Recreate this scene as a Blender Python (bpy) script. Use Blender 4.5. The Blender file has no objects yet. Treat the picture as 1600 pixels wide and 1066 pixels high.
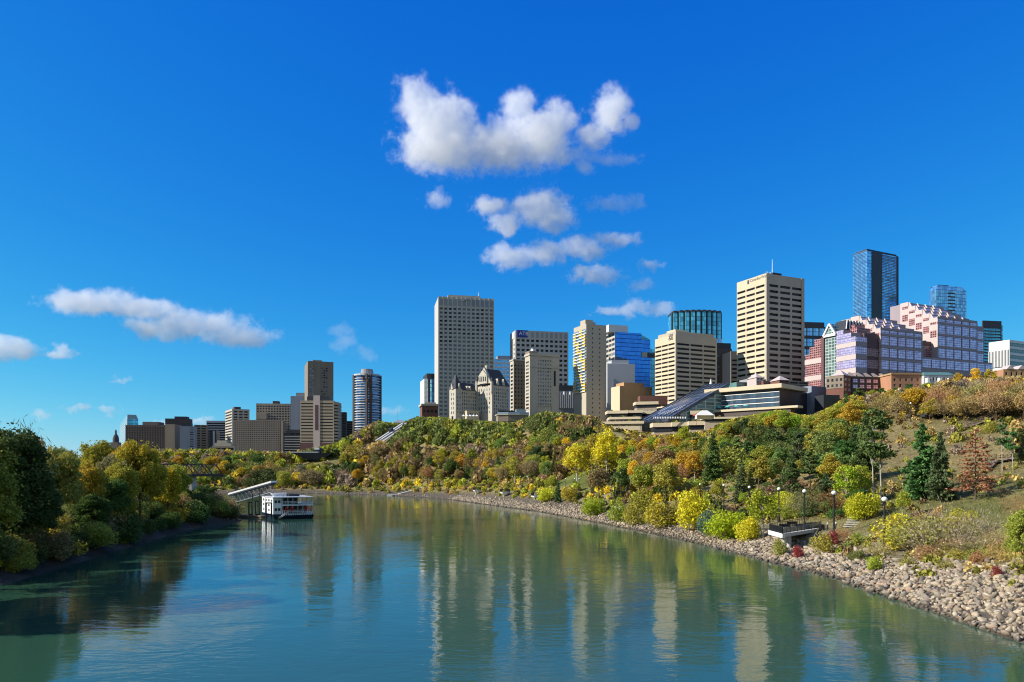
import bpy, bmesh, math, random
import numpy as np
from mathutils import Vector, Matrix
random.seed(7); np.random.seed(7)
SC = bpy.context.scene
COL = SC.collection
F, HOR, H = 1155.0, 732.0, 14.0
R = math.radians
def P(u, row, d):
    return Vector((d*(u-800)/F, d, H+(HOR-row)*d/F))

# ------------------------------------------------------------------ camera, render, light
cam = bpy.data.cameras.new('camera'); co = bpy.data.objects.new('camera', cam); COL.objects.link(co)
co.location = (0, 0, H); co.rotation_euler = (R(90), 0, 0)
cam.sensor_width = 36; cam.lens = 36*F/1600; cam.shift_y = (HOR-533)/1600
cam.clip_start = 0.5; cam.clip_end = 30000
SC.camera = co
SC.view_settings.view_transform = 'Standard'; SC.view_settings.look = 'None'
SC.view_settings.gamma = 1; SC.view_settings.exposure = 0.45
SC.render.engine = 'CYCLES'
cy = SC.cycles
cy.max_bounces = 8; cy.diffuse_bounces = 3; cy.glossy_bounces = 3; cy.transmission_bounces = 4
cy.transparent_max_bounces = 12; cy.volume_bounces = 14; cy.caustics_reflective = False; cy.caustics_refractive = False
cy.use_denoising = True; SC.render.filter_size = 1.1; cy.pixel_filter_type = 'BLACKMAN_HARRIS'; cy.filter_width = 1.1
try: cy.volume_step_rate = 0.6; cy.volume_max_steps = 160
except Exception: pass

SUN_EL = R(30); SUN_H = Vector((-0.985, -0.17, 0)).normalized()
sv = Vector((SUN_H.x*math.cos(SUN_EL), SUN_H.y*math.cos(SUN_EL), math.sin(SUN_EL)))
sl = bpy.data.lights.new('sun', 'SUN'); sl.energy = 4.9; sl.angle = R(0.5); sl.color = (1.0, 0.93, 0.82)
so = bpy.data.objects.new('sun', sl); COL.objects.link(so)
so.rotation_euler = sv.to_track_quat('Z', 'Y').to_euler()
W = bpy.data.worlds.new('World'); SC.world = W; W.use_nodes = True
nt = W.node_tree; nt.nodes.clear()
sky = nt.nodes.new('ShaderNodeTexSky'); sky.sky_type = 'NISHITA'; sky.sun_disc = False
sky.sun_elevation = SUN_EL; sky.sun_rotation = math.atan2(sv.x, sv.y)
sky.altitude = 600; sky.air_density = 1.0; sky.dust_density = 0.15; sky.ozone_density = 2.0
gam = nt.nodes.new('ShaderNodeHueSaturation'); gam.inputs['Saturation'].default_value = 1.35; gam.inputs['Value'].default_value = 1.0
bg = nt.nodes.new('ShaderNodeBackground'); bg.inputs[1].default_value = 0.11
wo = nt.nodes.new('ShaderNodeOutputWorld')
nt.links.new(sky.outputs[0], gam.inputs['Color']); nt.links.new(gam.outputs[0], bg.inputs[0]); nt.links.new(bg.outputs[0], wo.inputs[0])

# ------------------------------------------------------------------ object helpers
def tag(o, label=None, cat=None, group=None, kind=None):
    if label: o['label'] = label
    if cat: o['category'] = cat
    if group: o['group'] = group
    if kind: o['kind'] = kind
    return o
def empty(name, loc=(0, 0, 0), rz=0.0, label=None, cat=None, group=None):
    o = bpy.data.objects.new(name, None); COL.objects.link(o)
    o.location = loc; o.rotation_euler = (0, 0, rz); o.empty_display_size = 1
    return tag(o, label, cat, group)
def link_mesh(name, me, mat=None, parent=None, loc=None):
    o = bpy.data.objects.new(name, me); COL.objects.link(o)
    if mat is not None and not me.materials: me.materials.append(mat)
    if parent is not None: o.parent = parent
    if loc is not None: o.location = loc
    return o
class MB:
    """collects polygons"""
    def __init__(s): s.v = []; s.f = []; s.m = []
    def quad(s, *p, mi=0):
        n = len(s.v); s.v += [tuple(q) for q in p]; s.f.append(tuple(range(n, n+len(p)))); s.m.append(mi)
    def box(s, x0, y0, z0, x1, y1, z1, mi=0):
        n = len(s.v)
        s.v += [(x0,y0,z0),(x1,y0,z0),(x1,y1,z0),(x0,y1,z0),(x0,y0,z1),(x1,y0,z1),(x1,y1,z1),(x0,y1,z1)]
        for q in ((0,3,2,1),(4,5,6,7),(0,1,5,4),(1,2,6,5),(2,3,7,6),(3,0,4,7)):
            s.f.append(tuple(n+i for i in q)); s.m.append(mi)
    def prism(s, pts, z0, z1, mi=0, top=None):
        """pts ccw list of (x,y); top: optional list for tapered"""
        n = len(s.v); k = len(pts); top = top or pts
        s.v += [(x, y, z0) for x, y in pts] + [(x, y, z1) for x, y in top]
        for i in range(k):
            j = (i+1) % k; s.f.append((n+i, n+j, n+k+j, n+k+i)); s.m.append(mi)
        s.f.append(tuple(n+k+i for i in range(k))); s.m.append(mi)
        s.f.append(tuple(n+i for i in reversed(range(k)))); s.m.append(mi)
    def hull(s, a, b, mi=0):
        """a: 4 bottom pts, b: 4 top pts (3d) matching"""
        n = len(s.v); k = len(a); s.v += [tuple(q) for q in a]+[tuple(q) for q in b]
        for i in range(k):
            j = (i+1) % k; s.f.append((n+i, n+j, n+k+j, n+k+i)); s.m.append(mi)
        s.f.append(tuple(n+k+i for i in range(k))); s.m.append(mi)
        s.f.append(tuple(n+i for i in reversed(range(k)))); s.m.append(mi)
    def tube(s, a, b, r0, r1=None, k=8, mi=0):
        a = Vector(a); b = Vector(b); r1 = r0 if r1 is None else r1
        d = (b-a)
        if d.length < 1e-6: return
        d.normalize(); u = d.orthogonal().normalized(); w = d.cross(u)
        n = len(s.v)
        for c, r in ((a, r0), (b, r1)):
            for i in range(k):
                t = 2*math.pi*i/k; s.v.append(tuple(c+u*(r*math.cos(t))+w*(r*math.sin(t))))
        for i in range(k):
            j = (i+1) % k; s.f.append((n+i, n+j, n+k+j, n+k+i)); s.m.append(mi)
        s.f.append(tuple(n+k+i for i in range(k))); s.m.append(mi)
        s.f.append(tuple(n+i for i in reversed(range(k)))); s.m.append(mi)
    def bar(s, a, b, w, h, mi=0):
        """box-section bar from a to b, w horizontal width, h height"""
        a = Vector(a); b = Vector(b); d = (b-a).normalized()
        side = d.cross(Vector((0, 0, 1)))
        side = Vector((1, 0, 0)) if side.length < 1e-4 else side.normalized()
        up = side.cross(d).normalized()
        A = [a+side*(w/2*i)+up*(h/2*j) for i, j in ((-1,-1),(1,-1),(1,1),(-1,1))]
        B = [b+side*(w/2*i)+up*(h/2*j) for i, j in ((-1,-1),(1,-1),(1,1),(-1,1))]
        s.hull(A, B, mi)
    def sphere(s, c, r, k=12, mi=0):
        n = len(s.v); rings = k//2
        for a in range(rings+1):
            ph = math.pi*a/rings
            for b in range(k):
                t = 2*math.pi*b/k
                s.v.append((c[0]+r*math.sin(ph)*math.cos(t), c[1]+r*math.sin(ph)*math.sin(t), c[2]+r*math.cos(ph)))
        for a in range(rings):
            for b in range(k):
                b2 = (b+1) % k
                s.f.append((n+a*k+b, n+(a+1)*k+b, n+(a+1)*k+b2, n+a*k+b2)); s.m.append(mi)
    def mesh(s, name, mats):
        me = bpy.data.meshes.new(name); me.from_pydata(s.v, [], s.f)
        mats = mats if isinstance(mats, (list, tuple)) else [mats]
        for m in mats: me.materials.append(m)
        if len(mats) > 1: me.polygons.foreach_set('material_index', s.m)
        me.update(); return me
    def build(s, name, mats, parent=None, label=None, smooth=False):
        me = s.mesh(name, mats)
        if smooth: me.polygons.foreach_set('use_smooth', [True]*len(me.polygons))
        o = link_mesh(name, me, None, parent)
        if label: o['label'] = label
        return o
def np_mesh(name, V, Fq, mat, smooth=False):
    V = np.asarray(V, dtype=np.float32); Fq = np.asarray(Fq, dtype=np.int32)
    me = bpy.data.meshes.new(name); k = Fq.shape[1]
    me.vertices.add(len(V)); me.vertices.foreach_set('co', V.ravel())
    me.loops.add(Fq.size); me.loops.foreach_set('vertex_index', Fq.ravel())
    me.polygons.add(len(Fq)); me.polygons.foreach_set('loop_start', np.arange(len(Fq), dtype=np.int32)*k)
    if smooth: me.polygons.foreach_set('use_smooth', np.ones(len(Fq), dtype=bool))
    me.update(calc_edges=True); me.validate()
    if mat is not None: me.materials.append(mat)
    return me

# ------------------------------------------------------------------ material helpers
def newmat(name):
    m = bpy.data.materials.new(name); m.use_nodes = True
    nt = m.node_tree; b = nt.nodes['Principled BSDF']; return m, nt, b
def N(nt, t, **kw):
    n = nt.nodes.new(t)
    for k, v in kw.items():
        if k in n.inputs.keys(): n.inputs[k].default_value = v
        else: setattr(n, k, v)
    return n
def L(nt, a, b): nt.links.new(a, b)
def c4(c): return (c[0], c[1], c[2], 1)
def ramp(nt, fac, stops):
    r = nt.nodes.new('ShaderNodeValToRGB'); e = r.color_ramp.elements
    while len(e) < len(stops): e.new(0.5)
    for i, (p, c) in enumerate(stops): e[i].position = p; e[i].color = c4(c)
    L(nt, fac, r.inputs[0]); return r.outputs[0]
def simple(name, col, rough=0.8, metal=0.0, var=0.15, scale=0.3, spec=0.5, bump=0.0):
    """painted / mineral surface with a little large and small scale variation (stains, weathering)"""
    m, nt, b = newmat(name)
    b.inputs['Roughness'].default_value = rough; b.inputs['Metallic'].default_value = metal
    b.inputs['Specular IOR Level'].default_value = spec
    tc = N(nt, 'ShaderNodeTexCoord')
    n1 = N(nt, 'ShaderNodeTexNoise', Scale=scale, Detail=6.0, Roughness=0.65)
    mp = N(nt, 'ShaderNodeMapping'); mp.inputs['Scale'].default_value = (1, 1, 0.35)
    L(nt, tc.outputs['Object'], mp.inputs[0]); L(nt, mp.outputs[0], n1.inputs['Vector'])
    lo = [c*(1-var) for c in col]; hi = [min(1, c*(1+var)) for c in col]
    L(nt, ramp(nt, n1.outputs['Fac'], [(0.3, lo), (0.7, hi)]), b.inputs['Base Color'])
    if bump:
        bp = N(nt, 'ShaderNodeBump', Strength=bump, Distance=0.05); L(nt, n1.outputs['Fac'], bp.inputs['Height']); L(nt, bp.outputs[0], b.inputs['Normal'])
    return m
ORD = 'first second third fourth fifth sixth seventh eighth ninth tenth eleventh twelfth'.split()
# ------------------------------------------------------------------ clouds: lumps of vapour as real volumes, 2.5 km away
def cloud(name, label, lumps, d, dens=0.014, wisp=0.62, depth=None, seed=0.0, nscale=1.0):
    """lumps: (u, row, half width px, half height px); built as one closed box of vapour round ellipsoidal lumps"""
    k = d/F
    us = [l[0]-l[2]*1.35 for l in lumps]+[l[0]+l[2]*1.35 for l in lumps]
    rs = [l[1]-l[3]*1.5 for l in lumps]+[l[1]+l[3]*1.5 for l in lumps]
    cu, cr = (min(us)+max(us))/2, (min(rs)+max(rs))/2
    hw, hh = (max(us)-min(us))/2*k, (max(rs)-min(rs))/2*k
    dep = depth or max(l[3] for l in lumps)*k*1.5
    c = P(cu, cr, d)
    m = bpy.data.materials.new('cloud_vapour'); m.use_nodes = True; nt = m.node_tree; nt.nodes.clear()
    out = N(nt, 'ShaderNodeOutputMaterial'); pv = N(nt, 'ShaderNodeVolumePrincipled')
    pv.inputs['Color'].default_value = (1, 1, 1, 1); pv.inputs['Anisotropy'].default_value = 0.0
    L(nt, pv.outputs[0], out.inputs['Volume'])
    tc = N(nt, 'ShaderNodeTexCoord')
    pos = tc.outputs['Object']
    # warp
    sc = 1.0/(k*60)*nscale
    w = N(nt, 'ShaderNodeTexNoise', Scale=sc*0.9, Detail=3.0); w.noise_dimensions = '3D'
    ofs = N(nt, 'ShaderNodeVectorMath'); ofs.operation = 'ADD'; ofs.inputs[1].default_value = (seed*531.0, seed*77.0, seed*191.0)
    L(nt, pos, ofs.inputs[0])
    L(nt, ofs.outputs[0], w.inputs['Vector'])
    sub = N(nt, 'ShaderNodeVectorMath'); sub.operation = 'SUBTRACT'; sub.inputs[1].default_value = (0.5,)*3; L(nt, w.outputs['Color'], sub.inputs[0])
    scl = N(nt, 'ShaderNodeVectorMath'); scl.operation = 'SCALE'; scl.inputs['Scale'].default_value = 34*k; L(nt, sub.outputs[0], scl.inputs[0])
    add = N(nt, 'ShaderNodeVectorMath'); add.operation = 'ADD'; L(nt, pos, add.inputs[0]); L(nt, scl.outputs[0], add.inputs[1])
    acc = None
    for (u, r, a, b) in lumps:
        lc = P(u, r, d)-c
        s1 = N(nt, 'ShaderNodeVectorMath'); s1.operation = 'SUBTRACT'; s1.inputs[1].default_value = (lc.x, 0, lc.z); L(nt, add.outputs[0], s1.inputs[0])
        s2 = N(nt, 'ShaderNodeVectorMath'); s2.operation = 'DIVIDE'; s2.inputs[1].default_value = (a*k, min(dep*.8, max(a, b)*k), b*k); L(nt, s1.outputs[0], s2.inputs[0])
        ln = N(nt, 'ShaderNodeVectorMath'); ln.operation = 'LENGTH'; L(nt, s2.outputs[0], ln.inputs[0])
        v = N(nt, 'ShaderNodeMath'); v.operation = 'SUBTRACT'; v.inputs[0].default_value = 1.0; L(nt, ln.outputs['Value'], v.inputs[1])
        if acc is None: acc = v.outputs[0]
        else:
            mx = N(nt, 'ShaderNodeMath'); mx.operation = 'SMOOTH_MAX'; mx.inputs[2].default_value = 0.25; L(nt, acc, mx.inputs[0]); L(nt, v.outputs[0], mx.inputs[1]); acc = mx.outputs[0]
    n = N(nt, 'ShaderNodeTexNoise', Scale=sc*2.1, Detail=9.0, Roughness=0.76); L(nt, ofs.outputs[0], n.inputs['Vector'])
    m1 = N(nt, 'ShaderNodeMath'); m1.operation = 'MULTIPLY_ADD'; L(nt, n.outputs['Fac'], m1.inputs[0]); m1.inputs[1].default_value = 4.4*wisp; m1.inputs[2].default_value = -2.35*wisp
    m2 = N(nt, 'ShaderNodeMath'); m2.operation = 'ADD'; L(nt, acc, m2.inputs[0]); L(nt, m1.outputs[0], m2.inputs[1])
    mr = N(nt, 'ShaderNodeMapRange'); mr.inputs['From Min'].default_value = 0.0; mr.inputs['From Max'].default_value = 0.34; mr.inputs['To Max'].default_value = dens
    L(nt, m2.outputs[0], mr.inputs['Value']); L(nt, mr.outputs[0], pv.inputs['Density'])
    mb = MB(); mb.box(-hw, -dep, -hh, hw, dep, hh)
    o = mb.build(name, m); o.location = c
    return tag(o, label, 'cloud', 'white clouds in the blue sky', 'thing')
D = 2500.0
cloud('cloud', 'largest white cloud high above the tall office towers, three lobes wide',
      [(650,160,40,42),(690,195,62,48),(690,232,85,40),(785,228,85,44),(812,172,32,36),(845,212,58,48),(880,190,34,32),(955,176,36,42),(985,190,18,18),(925,212,34,22)], D, seed=1)
cloud('cloud', 'thin ragged streak trailing under the right lobe of the largest cloud', [(900,244,46,14),(955,246,50,12),(918,262,26,14)], D, seed=6, nscale=1.8, dens=.007)
cloud('cloud', 'broken white cloud below the largest one, ragged tail at its left', [(842,328,58,30),(790,352,34,16),(765,322,34,14),(866,346,40,14)], D, seed=2, nscale=1.5)
cloud('cloud', 'long low white cloud slanting up to the right in mid sky', [(795,402,46,19),(850,394,50,20),(910,388,46,20),(965,374,42,16)], D, seed=3, nscale=1.5)
cloud('cloud', 'long flat white cloud over the apartment blocks, tapering left', [(140,472,86,26),(215,480,80,18),(245,492,40,12)], D, seed=4, nscale=1.3, wisp=0.5)
cloud('cloud', 'flat white cloud with a grey belly joined to the right of the long flat one', [(300,508,104,25),(372,524,72,19),(225,510,34,12)], D, seed=5, nscale=1.3, wisp=0.5)
cloud('cloud', 'white cloud cut by the left edge of the picture', [(10,545,58,20),(-40,545,60,22)], D, seed=7, nscale=1.6, wisp=.4)
cloud('cloud', 'small puff of cloud right beside the one at the left edge', [(98,549,26,13),(80,552,20,6)], D, seed=8, nscale=2.2)
cloud('cloud', 'tiny faint puff left above the broken white cloud', [(683,311,24,15)], D, seed=9, nscale=2.4, dens=.009)
cloud('cloud', 'thin wisp of cloud right of the broken white cloud', [(960,318,50,14),(992,314,22,13)], D, seed=10, nscale=2.2, dens=.007)
cloud('cloud', 'small bright cloud right below the slanting one', [(935,430,46,18),(915,424,22,14)], D, seed=11, nscale=2.0)
cloud('cloud', 'little puff right of the small bright cloud, upper of two', [(1015,416,26,11)], D, seed=12, nscale=2.6, dens=.011)
cloud('cloud', 'little puff right of the small bright cloud, lower of two', [(1002,446,21,12)], D, seed=13, nscale=2.6, dens=.011)
cloud('cloud', 'low white cloud just above the cobalt glass office', [(990,484,48,14),(955,488,34,8),(1032,485,28,9)], D, seed=14, nscale=2.2)
cloud('cloud', 'tiny streak of cloud over the orange treetops', [(190,593,20,6)], D, seed=15, nscale=3, wisp=.35)
cloud('cloud', 'low streak of cloud above the left bank, left of two', [(122,640,26,8)], D, seed=16, nscale=3, wisp=.35)
cloud('cloud', 'low streak of cloud above the left bank, right of two', [(166,641,24,9)], D, seed=17, nscale=3, wisp=.35)
cloud('cloud', 'faint vertical wisp of cloud over the inclined railway', [(532,515,22,14),(540,535,24,20),(572,552,20,16)], D, seed=18, nscale=2.0, dens=.003)
cloud('cloud', 'small low cloud behind the dark tower crown at the left', [(66,648,22,10)], D, seed=19, nscale=2.6, dens=.009)
cloud('cloud', 'low cloud bank just right of the round tower', [(604,643,30,9)], D, seed=20, nscale=2.6, dens=.011)
cloud('cloud', 'small low cloud behind the apartment towers at the left', [(310,661,30,9),(255,663,20,8)], D, seed=21, nscale=2.6, dens=.02)
# ------------------------------------------------------------------ added fill sky behind the photographer and grading of the clear sky
def build_world():
    nt = W.node_tree
    for n in list(nt.nodes):
        if n.type not in ('TEX_SKY', 'BACKGROUND', 'OUTPUT_WORLD'): nt.nodes.remove(n)
    sky = [n for n in nt.nodes if n.type == 'TEX_SKY'][0]; bg = [n for n in nt.nodes if n.type == 'BACKGROUND'][0]
    sep = N(nt, 'ShaderNodeSeparateColor'); L(nt, sky.outputs[0], sep.inputs[0]); cmb = N(nt, 'ShaderNodeCombineColor')
    S = 0.11
    for i, (p, k) in enumerate(((2.1, 0.48), (1.0, 0.63), (0.32, 0.70))):
        a = N(nt, 'ShaderNodeMath'); a.operation = 'MULTIPLY'; a.inputs[1].default_value = S; L(nt, sep.outputs[i], a.inputs[0])
        b = N(nt, 'ShaderNodeMath'); b.operation = 'POWER'; b.inputs[1].default_value = p; L(nt, a.outputs[0], b.inputs[0])
        c = N(nt, 'ShaderNodeMath'); c.operation = 'MULTIPLY'; c.inputs[1].default_value = k/S; L(nt, b.outputs[0], c.inputs[0])
        e = N(nt, 'ShaderNodeMath'); e.operation = 'MINIMUM'; e.inputs[1].default_value = (0.32, 0.50, 0.70)[i]/S; L(nt, c.outputs[0], e.inputs[0])
        L(nt, e.outputs[0], cmb.inputs[i])
    # unseen grey-blue cloud cover added behind the camera as fill for shaded faces
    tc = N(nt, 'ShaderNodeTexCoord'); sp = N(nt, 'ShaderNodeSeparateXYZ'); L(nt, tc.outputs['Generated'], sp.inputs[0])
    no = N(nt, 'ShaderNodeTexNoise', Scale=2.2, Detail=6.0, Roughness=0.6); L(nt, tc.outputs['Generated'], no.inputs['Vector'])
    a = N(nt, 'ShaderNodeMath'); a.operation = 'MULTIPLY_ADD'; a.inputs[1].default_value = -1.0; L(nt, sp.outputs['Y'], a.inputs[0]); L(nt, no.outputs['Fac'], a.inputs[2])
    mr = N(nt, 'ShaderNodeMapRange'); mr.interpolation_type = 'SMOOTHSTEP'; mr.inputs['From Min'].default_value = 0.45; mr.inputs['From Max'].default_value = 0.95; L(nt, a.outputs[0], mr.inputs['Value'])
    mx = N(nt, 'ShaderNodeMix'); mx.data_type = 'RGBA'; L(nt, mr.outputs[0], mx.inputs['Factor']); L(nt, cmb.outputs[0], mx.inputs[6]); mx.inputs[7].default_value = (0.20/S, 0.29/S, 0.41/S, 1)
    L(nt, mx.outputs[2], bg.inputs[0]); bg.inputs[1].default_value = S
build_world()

# ------------------------------------------------------------------ terrain
def kd(row): return H*F/(row-HOR)
def sh(u, row): d = kd(row); return ((u-800)/F*d, d)
FAR = [(41, -400), (41, 0), sh(1600, 998), sh(1300, 900), sh(1100, 850), sh(1000, 828), sh(850, 800), sh(700, 780), sh(600, 774), sh(480, 771), sh(330, 770.5), (-330, 440), (-620, 452), (-1400, 400)]
SN = np.array([-400, -30, 0, 8, 16, 30, 60, 90, 130, 170, 220, 400, 1500, 9000.])
pA = [-6,-4,0,1.3,3.1,7.2,17,27,37,43,45,47,50,60]
pA0= [-6,-4,0,4.2,5.8,9.3,18,26,36,42,45,47,50,60]
pB = [-6,-4,0,2.0,3.8,8,15,23,33,41,45,47,50,60]
pC = [-6,-4,0,3.4,7.2,11.5,19,27,37,43,47,48,50,60]
pC2= [-6,-4,0,3,6.5,12,25,36,43,46,47,48,50,60]
pD = [-6,-4,0,2.2,5,13,36,50,51,49,48,48,50,60]
pE = [-6,-4,0,1.6,4,13,37,50,54,52,48,44,48,60]
pF = [-6,-4,0,1.2,3,8,24,42,47,47,46,45,46,60]
pG = [-6,-4,0,1,3,6,14,25,34,38,40,40,46,60]
PROF = np.array([pA0,pA0,pA0,pA,pB,pC,pC2,pD,pE,pF,pG,pG,pG,pG], dtype=float)
def sdist(X, Y, poly):
    """signed distance (positive right of travel) and fractional index of the nearest point"""
    X = np.asarray(X, float); Y = np.asarray(Y, float)
    best = np.full(X.shape, 1e18); sg = np.zeros(X.shape); par = np.zeros(X.shape)
    for i in range(len(poly)-1):
        ax, ay = poly[i]; bx, by = poly[i+1]; dx, dy = bx-ax, by-ay; l2 = dx*dx+dy*dy
        t = np.clip(((X-ax)*dx+(Y-ay)*dy)/l2, 0, 1)
        px, py = ax+t*dx-X, ay+t*dy-Y; dd = px*px+py*py
        cr = dx*(Y-ay)-dy*(X-ax)
        m = dd < best-1e-9
        best = np.where(m, dd, best); sg = np.where(m, -np.sign(cr), sg); par = np.where(m, i+t, par)
    return np.sqrt(best)*sg, par
def vnoise(X, Y, sc, seed=0):
    X = np.asarray(X, float)/sc; Y = np.asarray(Y, float)/sc
    xi = np.floor(X).astype(np.int64); yi = np.floor(Y).astype(np.int64); fx = X-xi; fy = Y-yi
    fx = fx*fx*(3-2*fx); fy = fy*fy*(3-2*fy)
    def h(a, b):
        n = (a*374761393+b*668265263+seed*974711) & 0xffffffff; n = ((n ^ (n >> 13))*1274126177) & 0xffffffff
        return ((n ^ (n >> 16)) & 0xffff)/65535.0
    return (h(xi,yi)*(1-fx)+h(xi+1,yi)*fx)*(1-fy)+(h(xi,yi+1)*(1-fx)+h(xi+1,yi+1)*fx)*fy
# left bank: a low wooded point of land on the near side of the bend
LB = [(-60,-400), (-60, 0), sh(0, 915), sh(100, 885), sh(200, 855), sh(300, 826), sh(372, 815.5), sh(378, 812), (-84, 214), (-110, 226), (-160, 246), (-300, 290), (-620, 330), (-1400, 290)]
def far_h(X, Y):
    s, p = sdist(X, Y, FAR)
    s = s + (vnoise(X, Y, 18, 3)-.5)*np.clip(s, 0, 40)*0.18
    i = np.clip(np.floor(p).astype(int), 0, len(FAR)-2); f = p-i
    hz = np.zeros(s.shape)
    j = np.clip(np.searchsorted(SN, s)-1, 0, len(SN)-2); g = np.clip((s-SN[j])/(SN[j+1]-SN[j]), 0, 1)
    a = PROF[i, j]*(1-g)+PROF[i, j+1]*g; b = PROF[i+1, j]*(1-g)+PROF[i+1, j+1]*g
    return a*(1-f)+b*f, s
def left_h(X, Y):
    s, p = sdist(X, Y, LB); s = -s
    z = np.interp(s, [-400, -12, 0, 2.0, 5, 20, 60, 150, 400, 2000], [-6, -4, 0, 0.7, 2.6, 5.5, 9, 13, 14, 20])
    return z, s
def height(X, Y, full=False):
    zf, sf = far_h(X, Y); zl, sl_ = left_h(X, Y)
    z = np.maximum(zf, zl)
    land = np.clip(np.maximum(sf, sl_)/10, 0, 1)
    z = z + land*np.where(sf > 0, np.clip(sf/18, 0, 1), 1)*((vnoise(X, Y, 9, 1)-.5)*0.9+(vnoise(X, Y, 30, 2)-.5)*2.0)*np.clip(1-(sf-150)/60, 0.15, 1)
    return (z, sf, sl_) if full else z
def axis(lo, hi, step, out, n):
    a = np.arange(lo, hi+.1, step); t = (np.arange(1, n+1)/n)**2.2
    return np.concatenate([(lo-out*t)[::-1], a, hi+out*t])
ax = axis(-330, 430, 3.2, 9000, 26); ay = axis(-40, 640, 3.2, 9000, 26)
GX, GY = np.meshgrid(ax, ay); GZ, GS, GL = height(GX, GY, True)
# the skyline of the slope: ground crest as seen from the bridge
TU = [0,170,240,330,450,500,530,560,590,625,650,700,740,800,850,930,950,1000,1040,1100,1140,1215,1265,1300,1325,1380,1420,1450,1480,1600,2200]
TR_ = [716,716,701,701,706,698,690,672,657,662,650,652,655,660,642,650,663,674,678,672,655,640,650,634,618,610,606,601,592,586,586]
assert len(TU) == len(TR_)
def skyline(u): return np.interp(u, TU, TR_)
UU = 800+F*GX/np.maximum(GY, 30); cap = H+(HOR-(skyline(UU)+np.interp(UU, [460, 540], [19, 9])))*np.maximum(GY, 30)/F
lim_ = (GY > 90) & (GY < np.where(UU < 470, 2600, 760)) & (GS > 20); GZ = np.where(lim_, np.minimum(GZ, cap), GZ)
# smooth creases
for _ in range(2):
    Z2 = GZ.copy(); Z2[1:-1, 1:-1] = (GZ[1:-1, 1:-1]*4+GZ[:-2, 1:-1]+GZ[2:, 1:-1]+GZ[1:-1, :-2]+GZ[1:-1, 2:])/8; GZ = Z2
def gz(x, y):
    """height of the finished terrain sheet"""
    i = int(np.clip(np.searchsorted(ax, x)-1, 0, len(ax)-2)); j = int(np.clip(np.searchsorted(ay, y)-1, 0, len(ay)-2))
    f = (x-ax[i])/(ax[i+1]-ax[i]); g = (y-ay[j])/(ay[j+1]-ay[j])
    return float((GZ[j,i]*(1-f)+GZ[j,i+1]*f)*(1-g)+(GZ[j+1,i]*(1-f)+GZ[j+1,i+1]*f)*g)
def sf_at(x, y): return float(sdist(np.array([x]), np.array([y]), FAR)[0][0])
def hit(u, row, d0=50, d1=1400):
    """where the line of sight through (u,row) meets the ground"""
    d = d0
    while d < d1:
        p = P(u, row, d)
        if p.z <= gz(p.x, p.y): 
            return Vector((p.x, p.y, gz(p.x, p.y)))
        d += max(0.6, d*0.004)
    return None
def terrain_color():
    X, Y, s, sl_ = GX, GY, GS, GL
    n1 = vnoise(X, Y, 25, 5); n2 = vnoise(X, Y, 7, 6); n3 = vnoise(X, Y, 60, 8)
    tan_ = np.array([.32,.26,.12]); grn = np.array([.12,.15,.035]); brn = np.array([.17,.145,.065]); grv = np.array([.13,.11,.085]); mud = np.array([.055,.05,.035]); city = np.array([.13,.13,.09])
    t = np.clip(n1*0.9+n2*.4-.15, 0, 1)[..., None]; C = brn*(1-t)+tan_*t
    near = np.clip((170-Y)/60, 0, 1)*np.clip((X-50)/10, 0, 1)*np.clip(1-(s-38)/10, 0, 1)*np.clip((s-12)/4, 0, 1)
    lawn = np.clip(1-np.abs(s-26)/14, 0, 1)*np.clip((Y-225)/20, 0, 1)*np.clip((345-Y)/30, 0, 1)*1.6
    g = np.clip(near*(.25+n3*.9)+lawn+(n3 > .72)*.35, 0, 1)[..., None]; C = C*(1-g)+(grn*.85+tan_*.25*n2[..., None])*g
    r = np.clip((11-s)/3, 0, 1)[..., None]; C = C*(1-r)+grv*r
    pth = (np.clip(1-np.abs(s-13)/2.2, 0, 1)*(Y < 300)*(Y > 85))[..., None]*.8; C = C*(1-pth)+np.array([.27,.24,.20])*pth
    m = ((s < -1) & (sl_ < -1))[..., None]; C = np.where(m, mud, C)
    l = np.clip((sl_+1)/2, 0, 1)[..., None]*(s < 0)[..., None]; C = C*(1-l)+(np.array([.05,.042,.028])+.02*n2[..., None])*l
    c = np.clip((s-260)/40, 0, 1)[..., None]; C = C*(1-c)+city*c
    return C
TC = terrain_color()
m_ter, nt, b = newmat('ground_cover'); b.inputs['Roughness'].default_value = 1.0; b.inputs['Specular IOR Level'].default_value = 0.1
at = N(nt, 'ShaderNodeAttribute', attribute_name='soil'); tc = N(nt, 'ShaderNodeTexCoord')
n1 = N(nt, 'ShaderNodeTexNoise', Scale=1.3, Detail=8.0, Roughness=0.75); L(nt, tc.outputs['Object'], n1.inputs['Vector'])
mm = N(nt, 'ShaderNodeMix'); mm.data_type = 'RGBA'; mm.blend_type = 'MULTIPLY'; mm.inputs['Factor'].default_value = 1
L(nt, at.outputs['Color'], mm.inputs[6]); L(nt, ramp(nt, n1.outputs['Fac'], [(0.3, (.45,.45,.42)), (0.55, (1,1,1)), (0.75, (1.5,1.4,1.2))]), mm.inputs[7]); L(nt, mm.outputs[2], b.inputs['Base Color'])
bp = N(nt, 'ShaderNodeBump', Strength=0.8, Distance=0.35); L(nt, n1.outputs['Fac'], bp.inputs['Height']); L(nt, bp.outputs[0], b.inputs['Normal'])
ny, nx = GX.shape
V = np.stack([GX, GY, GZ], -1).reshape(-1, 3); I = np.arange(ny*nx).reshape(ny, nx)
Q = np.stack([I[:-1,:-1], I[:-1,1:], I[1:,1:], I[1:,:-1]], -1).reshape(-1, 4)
me = np_mesh('ground', V, Q, m_ter, True)
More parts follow.
